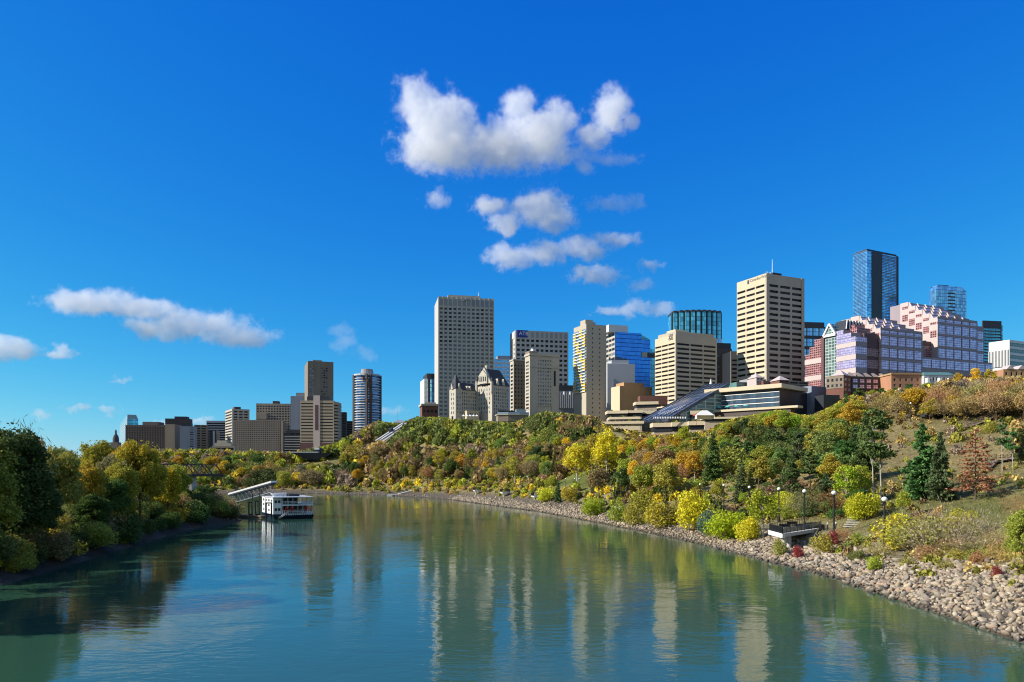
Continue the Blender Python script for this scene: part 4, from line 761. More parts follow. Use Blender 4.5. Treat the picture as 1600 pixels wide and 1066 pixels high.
# recessed link, its shadow put into the dark maroon colour
fbox('link', M['maroon'], XR, 1.6, 0, cxu(1378), 16, cz(523)); 
for (ra, rb) in ((577, 564), (558, 546)): fbox('window', M['pinkglass'], XR+.3, 1.4, cz(ra), cxu(1374, 1.4), 1.62, cz(rb))
for i, rt in enumerate((518, 511, 505)): fbox('link_step', M['pinkglass'], XR-2+i*2.5, 5+i*4, 0, XR+9, 20, cz(rt, 450))
def mass(u0, u1, y0, rtop, nb, steps, sd, rise, rows, lrows, rbot=581, lw=True):
    xa, xb = cxu(u0, y0), cxu(u1, y0); d0 = 430+xa*sn+y0*ct; Z = lambda r: H+(HOR-r)*d0/F-zg; bw = (xb-xa)/nb
    for k in range(steps+1):
        ya = y0+k*sd; zt = Z(rtop)+k*rise; ind = 0 if k < 2 else (k-1)*1.2
        fbox('tier', M['pinkshade'], xa, ya, 0, xb-ind, y0+steps*sd+14 if k == steps else ya+sd, zt)
        fbox('west_gable', M['pink'], xa-.5, ya+(0 if k else -.4), Z(rbot), xa, (ya+sd) if k < steps else y0+steps*sd+6, zt+.5)
        for j in range(lrows): zt2 = zt-2.2-j*5.4; fbox('window', M['pinkglass'], xa-.62, ya+.5, zt2-(1.6 if j % 2 == 0 else 4.2), xa-.5, ya+sd-.45, zt2)
        if k:
            for i in range(nb):
                x0 = xa+bw*i; 
                if x0+bw > xb-ind: continue
                fbox('window', M['purple'], x0+.5, ya-.15, zt-rise+.5, x0+bw-.5, ya, zt-.7)
                mb = MB(); mb.hull([(x0-.2,ya-sd*.5,zt-rise+.05),(x0+bw*.3,ya-.1,zt-rise+.05),(x0-.3,ya-.1,zt-rise+.05)], [(x0-.2,ya-.7,zt+.3),(x0+.2,ya-.15,zt+.3),(x0-.2,ya-.15,zt+.3)]); mb.build('roof_fin', M['pink'], r_)
    for (ra, rb) in rows:
        for i in range(nb): fbox('window', M['purple'], xa+bw*i+.45, y0-.25, Z(ra), xa+bw*(i+1)-.45, y0, Z(rb))
    for (ra, rb) in zip([r[0] for r in rows], [r[1] for r in rows]): fbox('stone_band', M['pinkshade'], xa-.5, y0-.5, Z(rb)+.15, xb, y0, Z(rb)+1.6)
    mb = MB()
    for i in range(nb+1): mb.box(xa+bw*i-.32, y0-.45, Z(rbot), xa+bw*i+.32, y0-.26, Z(rtop)-.3)
    mb.build('pier', M['pinkshade'], r_); return xa, xb, Z
xa, xb, ZB = mass(1376, 1440, 0.6, 514, 5, 3, 5.0, 3.4, [(577, 563), (558, 544), (539, 525), (521, 516)], 3)
xc, xd, ZC = mass(1465, 1526, 3.0, 497, 5, 4, 5.0, 3.4, [(577, 563), (558.5, 544), (540, 525), (521, 507), (503, 498.5)], 2)
fbox('link', M['maroon'], xb, 7, 0, xc, 22, ZB(522)); fbox('window', M['pinkglass'], xb+.4, 6.8, ZB(558), xc-.4, 7, ZB(530)); fbox('podium', M['pinkshade'], xb, 0.8, 0, cxu(1551, .8), 10, ZC(561))
mb = MB(); bw = (xc-xb)/2
for i in range(2): fbox('window', M['purple'], xb+bw*i+.45, .55, ZC(577), xb+bw*(i+1)-.45, .8, ZC(564))
for i in range(5): w = (cxu(1526, .8)-cxu(1466, .8))/5; q_ = cxu(1466, .8)+w*i; fbox('window', M['purple'], q_+.45, .55, ZC(577), q_+w-.45, .8, ZC(564))
x_ = cxu(1526, .8)
for i in range(2): w = (cxu(1551, .8)-x_)/2; fbox('window', M['purple'], x_+w*i+.45, .55, ZC(577), x_+w*(i+1)-.45, .8, ZC(564))
fbox('east_wing', M['pinkshade'], xd, 6, 0, cxu(1537, 6), 26, ZC(500))
for (ra, rb) in ((558, 545), (540, 525), (521, 508)): fbox('window', M['purple'], xd+.3, 5.8, ZC(ra), cxu(1536, 6), 6, ZC(rb))
fbox('plant_room', M['pink'], xa+10, 26, 0, xb+6, 36, ZB(488)); fbox('plant_room', M['cream'], xa+22, 24, 0, xa+30, 30, ZB(485))

# ================================================================== brick row on the crest
b = B('brick_house', 'brown brick block with pyramid roof left of the dark white-windowed row', 1291, 1318, 1330, 586, 380, 40, L2=None); b.core(M['red'])
b.grid('left', 4, 2, M['brown'], M['dkglass'], z0=b.z(606), fx=.5, fz=.5, rec=.2, top=.8); b.grid('front', 2, 3, M['red'], M['paleglass'], z0=b.z(612), fx=.6, fz=.55, rec=.2, top=.8)
mb = MB(); mb.hull([(-.4,-.4,b.h),(7,-.4,b.h),(7,7,b.h),(-.4,7,b.h)], [(3,3,b.z(577)),(3.3,3,b.z(577)),(3.3,3.3,b.z(577)),(3,3.3,b.z(577))]); mb.build('roof', M['pink'], b.root); b.done()
b = B('terraced_row', 'dark row building with six pale square windows and slanted skylights', 1329, 1331, 1394, 588, 385, 14, L2=14); b.core(M['black']); b.grid('front', 6, 2, M['dkbrown'], M['purple'], z0=b.z(608), fx=.72, fz=.6, rec=.3, top=.8)
for i in range(5): x0 = b.L1*(i+.35)/5.2; mb = MB(); mb.hull([(x0,-.3,b.h),(x0+.9,-.3,b.h),(x0+.9,3,b.h),(x0,3,b.h)], [(x0-2.0,1.4,b.h+2.2),(x0-1.5,1.4,b.h+2.2),(x0-1.5,3,b.h+2.2),(x0-2.0,3,b.h+2.2)]); mb.build('skylight', M['pink'], b.root)
b.done()
b = B('brick_building', 'orange brick two-storey building with a cornice on the crest', 1392.5, 1393, 1438, 585.5, 378, 2, L2=14); b.core(M['orange']); b.grid('front', 5, 3, M['orange'], M['midglass'], z0=b.z(616), fx=.38, fz=.5, rec=.25, top=1.2); mb = MB(); mb.box(-.5, -.7, b.h, b.L1+.5, 14, b.h+.8); mb.build('cornice', M['tan'], b.root); mb = MB(); mb.box(b.L1, 1, 0, b.L1+2, 14, b.h-.3); mb.build('side_wing', M['dkbrown'], b.root); b.done()
b = B('victorian_house', 'pale grey period house with bay windows and chimneys right of the orange building', 1443.5, 1444, 1489, 586, 376, 2, L2=12, cat='house'); b.core(M['ltgrey']); b.grid('front', 8, 2, M['ltgrey'], M['dkglass'], z0=b.z(606), fx=.45, fz=.55, rec=.2, top=.6); mb = MB(); mb.hull([(-.5,-.5,b.h),(b.L1+.5,-.5,b.h),(b.L1+.5,12,b.h),(-.5,12,b.h)], [(1,2,b.h+1.6),(b.L1-1,2,b.h+1.6),(b.L1-1,9,b.h+1.6),(1,9,b.h+1.6)]); mb.build('roof', M['green'], b.root)
for u in (1457, 1475): x0 = b.x(u); mb = MB(); mb.box(x0, 3, b.h, x0+.8, 4, b.z(580)); mb.build('chimney', M['red'], b.root)
for u in (1449, 1468, 1483): x0 = b.x(u); mb = MB(); mb.prism([(x0-1.2,-.2),(x0-.6,-1.1),(x0+.6,-1.1),(x0+1.2,-.2)], 0, b.z(591)); mb.build('bay_window', M['white'], b.root)
b.done()
b = B('brick_building', 'dark red brick block behind the golden trees on the crest', 1489, 1490, 1560, 587, 384, 2, L2=12); b.core(M['maroon']); b.grid('front', 9, 2, M['red'], M['dkglass'], z0=b.z(606), fx=.4, fz=.5, rec=.2, top=1); b.done()
b = B('brick_house', 'pink brick house with gables at the right edge of the crest', 1567, 1568, 1640, 577, 370, 2, L2=12, cat='house'); b.core(M['orange']); b.grid('front', 9, 2, M['tan'], M['dkglass'], z0=b.z(600), fx=.35, fz=.55, rec=.2, top=.8)
for u in (1578, 1596): x0 = b.x(u); mb = MB(); mb.hull([(x0-2,-.5,b.h),(x0+2,-.5,b.h),(x0+2,5,b.h),(x0-2,5,b.h)], [(x0-.1,-.5,b.h+2),(x0+.1,-.5,b.h+2),(x0+.1,5,b.h+2),(x0-.1,5,b.h+2)]); mb.build('gable', M['pink'], b.root)
b.done()

# ================================================================== convention hall, glass slope and planted terraces
b = B('convention_hall', 'long glass hall with an overhanging cream roof above the hillside terraces', 1108, 1218, 1277, 606, 372, 45)
b.core(M['dark']); zs = [b.z(637), b.z(629), b.z(621), b.z(612.5)]
for i in range(3): mb = MB(); b.slab(mb, 'left', .3, b.L2-.3, zs[i]+.75, zs[i+1], 0, .12); mb.build('window', M['stripeglass'], b.root)
for i in range(4): mb = MB(); b.slab(mb, 'left', 0, b.L2, zs[i]+.1, zs[i]+.42, 0, .3); mb.build('white_band', M['white'], b.root)
mb = MB(); b.slab(mb, 'front', 0, b.L1, b.z(641), b.z(608), 0, .15); mb.build('window', M['dkglass'], b.root)
mb = MB(); mb.prism([(-2.5,-2.2),(b.L1*.62,-2.2),(b.L1*.62,b.L2+1.5),(-2.5,b.L2+1.5)], b.z(606.5), b.z(600)); mb.build('roof', M['cream'], b.root)
mb = MB(); b.slab(mb, 'left', -2, b.L2+8, 0, b.z(640), 0, 5); mb.build('base_storey', M['dkbrown'], b.root); mb = MB(); b.slab(mb, 'left', -2, b.L2+12, b.z(640), b.z(636.5), 0, 6); mb.build('balcony', M['cream'], b.root)
for i in range(5): 
    y = b.L2*(.42+i*.13); mb = MB(); c = (-3.2, y); mb.tube((*c, b.z(637)), (*c, b.z(629.5)), .06, None, 5); mb.tube((*c, b.z(632.2)), (*c, b.z(629)), 1.6, .05, 8); q = mb.build('patio_umbrella', M['tealp'], b.root); q['label'] = 'turquoise umbrella'
b.done()
b = B('low_block', 'plain pale grey box at the right end of the glass hall', 1250, 1268, 1306, 603, 392, 30, L2=12); b.core(M['bluegrey']); b.done()
b = B('low_block', 'dark garage block below the brown brick house', 1284, 1287, 1312, 617, 376, 10, L2=8); b.core(M['dark']); b.done()
for (u0, u1, r1, d_, mt, lab) in ((1150, 1182, 597, 440, 'green', 'low green-roofed block just above the glass hall'), (1181, 1192, 590, 430, 'pink', 'small pink pyramid-roofed block above the glass hall'), (1168, 1196, 592, 450, 'grey', 'grey plant block above the glass hall roof'), (1192, 1222, 595, 428, 'red', 'low dark red block with a flat roof above the glass hall'), (1217, 1232, 594, 420, 'red', 'small brick block with pyramid roof right above the hall roof'), (1232, 1262, 596, 425, 'brown', 'low brown block at the foot of the cream tower')):
    b = B('low_block', lab, u0, u0+1, u1, r1, d_, 14, L2=10); b.core(M[mt]); b.ribbons('front', 2, M[mt], M['midglass'], z0=b.z(r1+9), fz=.5, rec=.2, bays=2)
    if 'pyramid' in lab: mb = MB(); mb.hull([(-.5,-.8,b.h),(b.L1+.5,-.8,b.h),(b.L1+.5,10,b.h),(-.5,10,b.h)], [(b.L1/2,4,b.h+3),(b.L1/2+.2,4,b.h+3),(b.L1/2+.2,4.2,b.h+3),(b.L1/2,4.2,b.h+3)]); mb.build('roof', M['pink'], b.root)
    b.done()
r_ = empty('glass_slope', (0, 0, 0), 0, 'long sloping blue-black glass roof with a pale oval pattern, descending the hillside', 'glass roof')
BL, BR, TR, TL = P(1000, 657, 392), P(1044, 655, 374), P(1140, 599, 398), P(1104, 600.5, 425)
nrm = (BR-BL).cross(TL-BL).normalized(); nrm = nrm if nrm.z > 0 else -nrm
rx_ = (TL-BL); r_.location = BL; QX = (BR-BL).normalized(); L_u = (BR-BL).length; L_v = rx_.length
mb = MB(); mb.hull([BL-BL-nrm*1.2, BR-BL-nrm*1.2, TR-BL-nrm*1.2, TL-BL-nrm*1.2], [Vector(), BR-BL, TR-BL, TL-BL]); mb.build('glazing', M['solar'], r_)
def sp(u, v): return (BL*(1-u)*(1-v)+BR*u*(1-v)+TR*u*v+TL*(1-u)*v)-BL
mb = MB()
for i in range(7): mb.bar(sp(i/6, 0)+nrm*.2, sp(i/6, 1)+nrm*.2, .35, .3)
for i in range(14): mb.bar(sp(0, i/13)+nrm*.12, sp(1, i/13)+nrm*.12, .22, .2)
mb.build('glazing_bar', M['dark'], r_)
mb = MB()
for i in range(26):
    for j in range(9):
        v, u = .12+i*.012, .12+j*.085
        if ((v-.27)/.15)**2+((u-.46)/.36)**2 < 1: c = sp(u, v)+nrm*.3; a = (sp(u+.04, v)-sp(u, v)); bb = (sp(u, v+.008)-sp(u, v)); mb.quad(c, c+a, c+a+bb, c+bb)
mb.build('oval_pattern', M['ltgrey'], r_)
mb = MB(); q = [sp(1, .18), sp(1, .98)]; mb.hull([q[0]-Vector((0,0,7)), q[1]-Vector((0,0,16)), q[1]+Vector((0,8,-16)), q[0]+Vector((0,8,-7))], [q[0]-nrm*1.3, q[1]-nrm*1.3, q[1]+Vector((0,8,-1.3)), q[0]+Vector((0,8,-1.3))]); mb.build('side_glazing', M['greenglass'], r_)
mb = MB(); mb.tube(sp(.2, 1), sp(.2, 1)+Vector((0,0,3.2)), .9, .05, 8); mb.build('finial', M['white'], r_); KEEP.append((BL.x-4, TR.x+4, 368, 432))
r_ = empty('planted_terraces', P(1000, 660, 365), 0, 'stack of long cream planted terraces stepping down beside the glass slope', 'terraces'); O_ = r_.location.copy()
TERR = []
def terr(u0, u1, row, thick, d, dep=9, wall=0, wmat='midglass', mat='cream', rot=-.28):
    a = P(u0, row, d)-O_; w = (P(u1, row, d)-O_).x-a.x; tz = thick*d/F; mb = MB()
    A = [(a.x, a.y), (a.x+w, a.y+w*rot), (a.x+w, a.y+w*rot+dep), (a.x, a.y+dep)]; mb.prism(A, a.z-tz, a.z); mb.build('terrace', M[mat], r_)
    if wall: 
        mb = MB(); B_ = [(x+(.5 if i in (0, 3) else -.5), y+(.8 if i < 2 else 0)) for i, (x, y) in enumerate(A)]; mb.prism(B_, a.z-tz-wall*d/F, a.z-tz); mb.build('window', M[wmat], r_)
    mb = MB(); C_ = [(x+(.8 if i in (0, 3) else -.8), y+(1.2 if i < 2 else 0)) for i, (x, y) in enumerate(A)]; mb.prism(C_, a.z-tz-9, a.z-tz-wall*d/F-.02); mb.build('base', M['beige'], r_)
    TERR.append((O_.x+a.x, O_.y+a.y, w, rot, O_.z+a.z))
for t in ((949, 980, 642, 4.5, 402, 10, 6), (979, 1004, 641.5, 4, 405, 9, 5, 'dkglass'), (952, 998, 652, 3.5, 394, 8, 1.5), (940, 1003, 659, 4, 386, 8, 0), (922, 996, 667, 6, 376, 8, 0), (913, 942, 680, 3, 366, 6, 0), (1020, 1052, 661, 6.5, 372, 8, 7, 'dkglass'), (1050, 1078, 660, 6.5, 368, 8, 7, 'dkglass'), (1076, 1112, 658.5, 6, 364, 8, 6, 'dkglass'), (993, 1027, 628, 4.5, 420, 9, 4, 'dkglass'), (1000, 1026, 642, 5, 408, 8, 3), (1079, 1100, 642, 6, 380, 8, 4), (1100, 1215, 652, 3, 360, 8, 3, 'dkglass')): terr(*t)
mb = MB(); a = P(1000, 627, 430)-O_; mb.box(a.x, a.y, a.z-2, a.x+16, a.y+8, a.z+3.2); mb.build('upper_block', M['red'], r_)
mb = MB()
for i in range(20): p = P(1022+i*2.6, 654, 366)-O_; mb.tube(p, p+Vector((0,0,.9)), .3, .12, 5)
mb.build('balustrade', M['white'], r_)
KEEP += [(35, 100, 362, 415), (118, 165, 366, 420)]
p = P(1101, 650, 350); o = MB(); w = 4.2; o.hull([(-w,-2,.2),(w,-2,.2),(w,2,.2),(-w,2,.2)], [(-1.2,-.1,2.6),(1.2,-.1,2.6),(1.2,.1,2.6),(-1.2,.1,2.6)]); o.box(-w, -2, -1.5, -w+.15, 2, .2); o.box(w-.15, -2, -1.5, w, 2, .2); o.box(-w, 1.8, -1.5, w, 2, .2); q = o.build('event_tent', M['canvas']); q.location = p; tag(q, 'large white peaked tent on the terrace under the glass hall', 'tent')
p = P(1088, 651, 352); o = MB(); w = 1.8; o.hull([(-w,-1,.2),(w,-1,.2),(w,1,.2),(-w,1,.2)], [(-.1,-.1,1.5),(.1,-.1,1.5),(.1,.1,1.5),(-.1,.1,1.5)]); o.tube((0,0,-4), (0,0,.2), .1, None, 5); q = o.build('event_tent', M['redcanvas']); q.location = p; tag(q, 'small red tent beside the large white one', 'tent')

# ================================================================== park pavilions on the slope
p = hit(1004, 735); b = None
if p:
    g = p.z-2; r_ = empty('park_pavilion', (p.x-3, p.y+4, g), R(18), 'flat-roofed white and grey pavilion among the trees above the lamp row', 'pavilion'); k = p.y/F; zt = H+(HOR-717)*(p.y+4)/F-g
    for nm, mt, bx in (('roof', 'dark', (-9*k*1, -.6, zt-.5, 34*k, 7, zt)), ('wall', 'cream2', (-8*k, 0, 0, 8*k, 6, zt-.5)), ('wall', 'grey', (12*k, .4, 0, 33*k, 6, zt-.5)), ('pier', 'white', (9*k, -.4, 0, 11*k, .4, zt-.5))): mb = MB(); mb.box(*bx); mb.build(nm, M[mt], r_)
    for i in range(4): mb = MB(); mb.box((15+i*4.5)*k, .25, 0, (18+i*4.5)*k, .38, zt-1.6); mb.build('window', M['dkglass'], r_)
    KEEP.append((p.x-12, p.x+14, p.y-1, p.y+13)); CLEAR.append((975, 1036, 724, 738))
p = hit(1070, 724)
if p:
    k = p.y/F; g = p.z-1; r_ = empty('colonnade_pavilion', (p.x, p.y+2, g), R(10), 'small terrace pavilion with white square columns and dark openings', 'pavilion'); zt = H+(HOR-702)*(p.y+2)/F-g
    mb = MB(); mb.box(-22*k, 0, zt-.5, 24*k, 6, zt); mb.build('roof', M['grey'], r_); mb = MB(); mb.box(-22*k, 1.5, 0, 24*k, 5, zt-.5); mb.build('wall', M['dark'], r_)
    for u in (-21, -11, 6, 12, 22): mb = MB(); mb.box((u-1)*k, -.2, 0, (u+1)*k, .4, zt-.5); mb.build('column', M['white'], r_)
    for u in (-28, 1): 
        mb = MB(); mb.tube((u*k, -2.5, 0), (u*k, -2.5, zt-2.2), .05, None, 5); q_ = MB(); q_.tube((0,0,0), (0,0,3.0), .05, None, 5); q_.tube((0,0,2.4), (0,0,3.0), 1.5, .1, 8); q = q_.build('patio_umbrella', M['green']); q.location = (p.x+u*k, p.y-1, g+zt-3.9); tag(q, 'green umbrella '+('left of' if u < 0 else 'in front of')+' the colonnade pavilion', 'umbrella')
    KEEP.append((p.x-11, p.x+11, p.y-2, p.y+9))

# ================================================================== overlooks, lamps, railings
def on_ray(u, s):
    d = 40
    while d < 700:
        x = d*(u-800)/F
        if sf_at(x, d) >= s: return x, d
        d += .5
def railing(name, pts, h=1.05, label=None, cat='railing', mat='black', pick=.35, parent=None, rails=2):
    mb = MB(); r = .035
    for a, c in zip(pts, pts[1:]):
        a = Vector(a); c = Vector(c); n = max(1, int((c-a).length/pick))
        for i in range(n+1): p = a.lerp(c, i/n); mb.box(p.x-.03, p.y-.03, p.z, p.x+.03, p.y+.03, p.z+h)
        for q in range(rails): z = h-(q*h*.8/max(1, rails-1) if rails > 1 else 0); mb.bar(a+Vector((0,0,z)), c+Vector((0,0,z)), .07, .07)
    o = mb.build(name, M[mat], parent)
    if label: tag(o, label, cat)
    return o
c1 = P(1202, 0, 122); c2 = P(1223, 0, 115.5); c3 = P(1284, 0, 127); c4_ = P(1264, 0, 137); DZ = 3.75
r_ = empty('overlook_deck', (c2.x, c2.y, 0), 0, 'large angular concrete overlook deck on two piers above the boulders', 'deck'); O_ = Vector((c2.x, c2.y, 0)); pp = [Vector((v.x, v.y, 0))-O_ for v in (c2, c3, c4_, c1)]
mb = MB(); mb.prism([(v.x, v.y) for v in pp], DZ-.55, DZ); mb.build('deck_slab', M['concrete'], r_); mb = MB(); mb.bar(pp[0]+Vector((.15,.2,DZ-.3)), pp[3]+Vector((.15,.2,DZ-.3)), .5, .7); mb.build('edge_beam', M['white'], r_)
for f_ in (.08, .20): v = pp[0].lerp(pp[1], f_)+Vector((.1, 1.2, 0)); mb = MB(); mb.tube((v.x, v.y, -.6), (v.x, v.y, DZ-.56), .38, None, 14); mb.build('pier', M['concrete'], r_)
Zd = Vector((0, 0, DZ+.01)); q = [v*0.985+Zd for v in pp]
railing('railing', [q[3], q[0]], 1.1, None, parent=r_, pick=.16); railing('railing', [q[0], q[1]], 1.1, None, parent=r_, pick=1.4); railing('railing', [q[2], q[3]], 1.1, None, parent=r_, pick=1.2)
mb = MB(); mb.bar(q[0]+Vector((0,0,.5)), q[1]+Vector((0,0,.5)), .02, .75); mb.build('glass_panel', M['paleglass'], r_)
for f_ in (.35, .62):   # benches on the deck
    v = q[0].lerp(q[2], f_); e = empty('park_bench', v+O_+Vector((-1.0, .6, 0)), R(12), 'dark bench on the large overlook deck, '+('nearer the railing corner' if f_ < .5 else 'beside the lamp'), 'bench')
    mb = MB(); mb.box(-1, -.25, .42, 1, .25, .48); mb.build('seat', M['black'], e); mb = MB(); mb.box(-1, .25, .5, 1, .3, .95); mb.build('backrest', M['black'], e)
    for sx in (-.9, .8): mb = MB(); mb.box(sx, -.22, 0, sx+.1, .26, .42); mb.build('leg', M['black'], e)
KEEP.append((c1.x-2, c3.x+2, c2.y-4, c4_.y+2))
lampm = MB(); lampm.tube((0,0,-.4), (0,0,.35), .26, .22, 10); lampm.tube((0,0,.35), (0,0,.9), .16, .12, 10); lampm.tube((0,0,.9), (0,0,4.55), .10, .085, 8); lampm.tube((0,0,4.5), (0,0,4.72), .09, .17, 8); LPM = lampm.mesh('pole', M['black'])
gm = MB(); gm.sphere((0,0,4.98), .25, 14); LGM = gm.mesh('globe', M['globe']); LGM.polygons.foreach_set('use_smooth', [True]*len(LGM.polygons))
lamps = [(1382, 769, 12, 'beside the stair rail right of the deck'), (1303, 766, 13, 'on the stone path right of the deck'), (1257, 764, 7, 'standing at the back of the large overlook deck'), (1217, 761, 15, 'behind the tall yellow-green tree by the deck'), (1171, 759, 16, 'above the vivid lime-yellow bush'), (1131, 756, 15, 'at the left end of the dark bench railing'), (1094, 755, 16, 'behind the large rounded yellow shrub'), (1061, 754, 16, 'just right of the golden orange shrub'), (1032, 752, 17, 'above the golden orange shrub'), (1006, 752, 17, 'among the green shrubs right of the small overlook'), (960, 749, 15, 'left of the small concrete overlook'),
         (905, 747, 18, 'under the yellow birches'), (898, 747, 18, 'next to the birch trunks at the lawn'), (884, 747, 18, 'at the right of the lawn'), (870, 746, 18, 'above the small riverside spruce'), (859, 746, 18, 'in the middle of the lawn'), (847, 745, 18, 'left of the middle of the lawn'), (824, 744, 18, 'at the left end of the lawn'), (813, 744, 17, 'by the dark conifer at the lawn'), (801, 744, 17, 'above the third farthest overlook'), (788, 744, 17, 'above the second farthest overlook')]
for (u, rt, s, wh) in lamps:
    x, y = on_ray(u, s); z = gz(x, y)
    if u == 1257: v = pp[1].lerp(pp[2], .2)+O_; y = 127; x = y*(u-800)/F; z = DZ
    top = H+(HOR-rt)*y/F; k = min(1.45, max(.85, (top-z)/5.28)); z2 = top-5.28*k
    if z2 > z: z2 = z
    e = empty('street_lamp', (x, y, z2), 0, 'black globe lamp '+wh, 'street lamp', 'black globe lamps along the riverside path'); e.scale = (k*1.1, k*1.1, k); link_mesh('pole', LPM, None, e); link_mesh('globe', LGM, None, e)
p = hit(1423, 660)
if p: e = empty('street_lamp', p, 0, 'lone globe lamp on the upper road among bare trees', 'street lamp'); e.scale = (1.0,)*3; link_mesh('pole', LPM, None, e); link_mesh('globe', LGM, None, e)
for i, (u, row, w, lab) in enumerate(((747, 763, 10, 'farthest concrete overlook box above the rocks'), (791, 766, 12, 'second farthest concrete overlook above the rocks'), (839, 772, 9, 'third overlook, half hidden by yellow shrubs'), (981, 789, 26, 'small concrete overlook with dark railing between yellow-green shrubs'))):
    x, y = on_ray(u, 8); k = y/F; z = H+(HOR-row-3)*k; e = empty('overlook', (x, y, z), R(15), lab, 'overlook')
    mb = MB(); hw = w*k*.52; mb.box(-hw, 0, -.55, hw, 4, 0); mb.build('deck_slab', M['concrete'], e); mb = MB(); mb.box(-hw, -.1, -.62, hw*.0, 0, .12); mb.build('edge_beam', M['white'], e)
    railing('railing', [(-hw, 3.8, 0), (-hw, .1, 0), (hw, .1, 0), (hw, 3.8, 0)], 1.1, parent=e, pick=.22)
    mb = MB()
    for sx in (-hw*.5, hw*.5): mb.tube((sx, 1.2, -4), (sx, 1.2, -.56), .25, None, 8)
    mb.build('pier', M['concrete'], e); KEEP.append((x-hw-1, x+hw+1, y-4, y+5))
pts = []
for u in range(1112, 1166, 6): x, y = on_ray(u, 13.5); pts.append(Vector((x, y, gz(x, y)+.2)))
railing('railing', pts, 1.25, 'row of dark pickets behind the vivid lime bush', pick=.5, rails=1)
pts = []
for u, row in ((1352, 806), (1362, 794), (1374, 782), (1386, 774), (1398, 766)):
    p = hit(u, row+4)
    if p: pts.append(p)
railing('railing', pts, 1.1, 'dark hand rail climbing the bank beside the tall bare trunks', pick=1.2, rails=2)
# pale steps
p = hit(1333, 824)
if p:
    e = empty('stone_steps', p, R(-20), 'flight of pale stone steps right of the overlook deck', 'steps')
    for i in range(6): mb = MB(); mb.box(-1.5+i*.3, i*1.1, .0+i*.3, 1.0+i*.3, i*1.1+.4, .16+i*.3); mb.build('step', M['concrete'], e)
    KEEP.append((p.x-3, p.x+4, p.y-3, p.y+6))
x, y = on_ray(1285, 9.5); 
for i, (u, dy) in enumerate(((1284.5, 0), (1291, -1), (1304, -2))):
    yy = 124+dy; x = yy*(u-800)/F; z = max(gz(x, yy), DZ-.7)
    if i == 0: mb = MB(); mb.box(-.3, -.3, -.5, .3, .3, 1.0); o = mb.build('litter_bin', M['black']); o.location = (x, yy, z); tag(o, 'black litter bin at the right end of the deck', 'bin')
    else: e = empty('bollard', (x, yy, z), R(10), 'leaning dark bollard with pale cap, '+('next to the litter bin' if i == 1 else 'under the path lamp'), 'bollard'); mb = MB(); mb.tube((0,0,-.5), (.25,0,1.05), .16, .13, 8); mb.build('post', M['black'], e); mb = MB(); mb.sphere((.27,0,1.2), .2, 8); mb.build('cap', M['concrete'], e)
# gravel path past the deck
# wooden stairs and rails at the right
def ramp_rail(ptsuv, lab, wid=2.0):
    ps = [hit(u, r) for u, r in ptsuv]; ps = [p for p in ps if p]
    if len(ps) < 2: return
    e = empty('wooden_stairs', ps[0], 0, lab, 'stairs'); O = ps[0]; mb = MB()
    for a, c in zip(ps, ps[1:]): mb.bar(a-O+Vector((0,0,.5)), c-O+Vector((0,0,.5)), wid, .15)
    mb.build('walkway', M['wood'], e); 
    for off in (-wid/2, wid/2): railing('railing', [q-O+Vector((0, off, .55)) for q in ps], 1.1, mat='wood', pick=1.8, parent=e, rails=3)
ramp_rail([(1540, 736), (1548, 728), (1562, 724), (1580, 722), (1606, 706)], 'weathered wooden stairs with rails behind the slim pines')
ramp_rail([(1504, 672), (1520, 668), (1545, 658), (1568, 650)], 'long wooden stair path climbing to the upper right trees', 1.6)
# cars on the upper road
def car(u, row, lab, mat, rz):
    p = hit(u, row); 
    if not p: return
    e = empty('parked_car', p+Vector((0,0,.1)), rz, lab, 'car', 'cars parked on the upper road')
    mb = MB(); mb.hull([(-2.1,-.85,.3),(2.1,-.85,.3),(2.1,.85,.3),(-2.1,.85,.3)], [(-2.15,-.82,.85),(2.15,-.82,.8),(2.15,.82,.8),(-2.15,.82,.85)]); mb.hull([(-1.5,-.8,.86),(1.2,-.8,.83),(1.2,.8,.83),(-1.5,.8,.86)], [(-1.1,-.62,1.4),(.5,-.62,1.4),(.5,.62,1.4),(-1.1,.62,1.4)]); mb.build('body', mat, e)
    mb = MB(); mb.box(-1.15, -.79, .9, .8, .79, 1.25); mb.build('window', M['dkglass'], e)
    for sx in (-1.35, 1.35):
        for sy in (-.88, .7): mb = MB(); mb.tube((sx, sy, .33), (sx, sy+.18, .33), .33, None, 12); mb.build('wheel', M['black'], e)
car(1453, 655, 'dark parked car on the upper road, left of two', M['dark'], R(8)); car(1466, 654, 'black parked car on the upper road, right of two', M['black'], R(8))

# ================================================================== riverboat, landing, bridge, small dock
d = kd(812); C = P(427, 0, d); th = R(31); bt = empty('riverboat', (C.x, d, 0), th, 'moored two-deck white riverboat with dark hull and flat roof', 'boat'); Lf = (-.322*0+((490-800)/F*d-C.x))/(math.cos(th)-(490-800)/F*math.sin(th)); Ls = 14.5; k = d/F
def bz(r): return H+(HOR-r)*d/F
mb = MB(); mb.hull([(.6,.6,-.6),(Lf-.4,.6,-.6),(Lf-.4,Ls-.6,-.6),(.6,Ls-.6,-.6)], [(-.2,-.2,bz(804)),(Lf+.3,-.2,bz(804)),(Lf+.3,Ls,bz(804)),(-.2,Ls,bz(804))]); mb.build('hull', M['hull'], bt)
z1, z2, z3 = bz(804), bz(790.5), bz(778.5)
mb = MB(); mb.box(.1, .6, z1, 2.4, Ls-.4, z3); mb.build('cabin', M['boatwhite'], bt)
for zz in (z1+.9, z2+.7):
    for xx in (.5, 1.4): mb = MB(); mb.box(xx, .5, zz, xx+.65, .62, zz+.75); mb.build('window', M['dkglass'], bt)
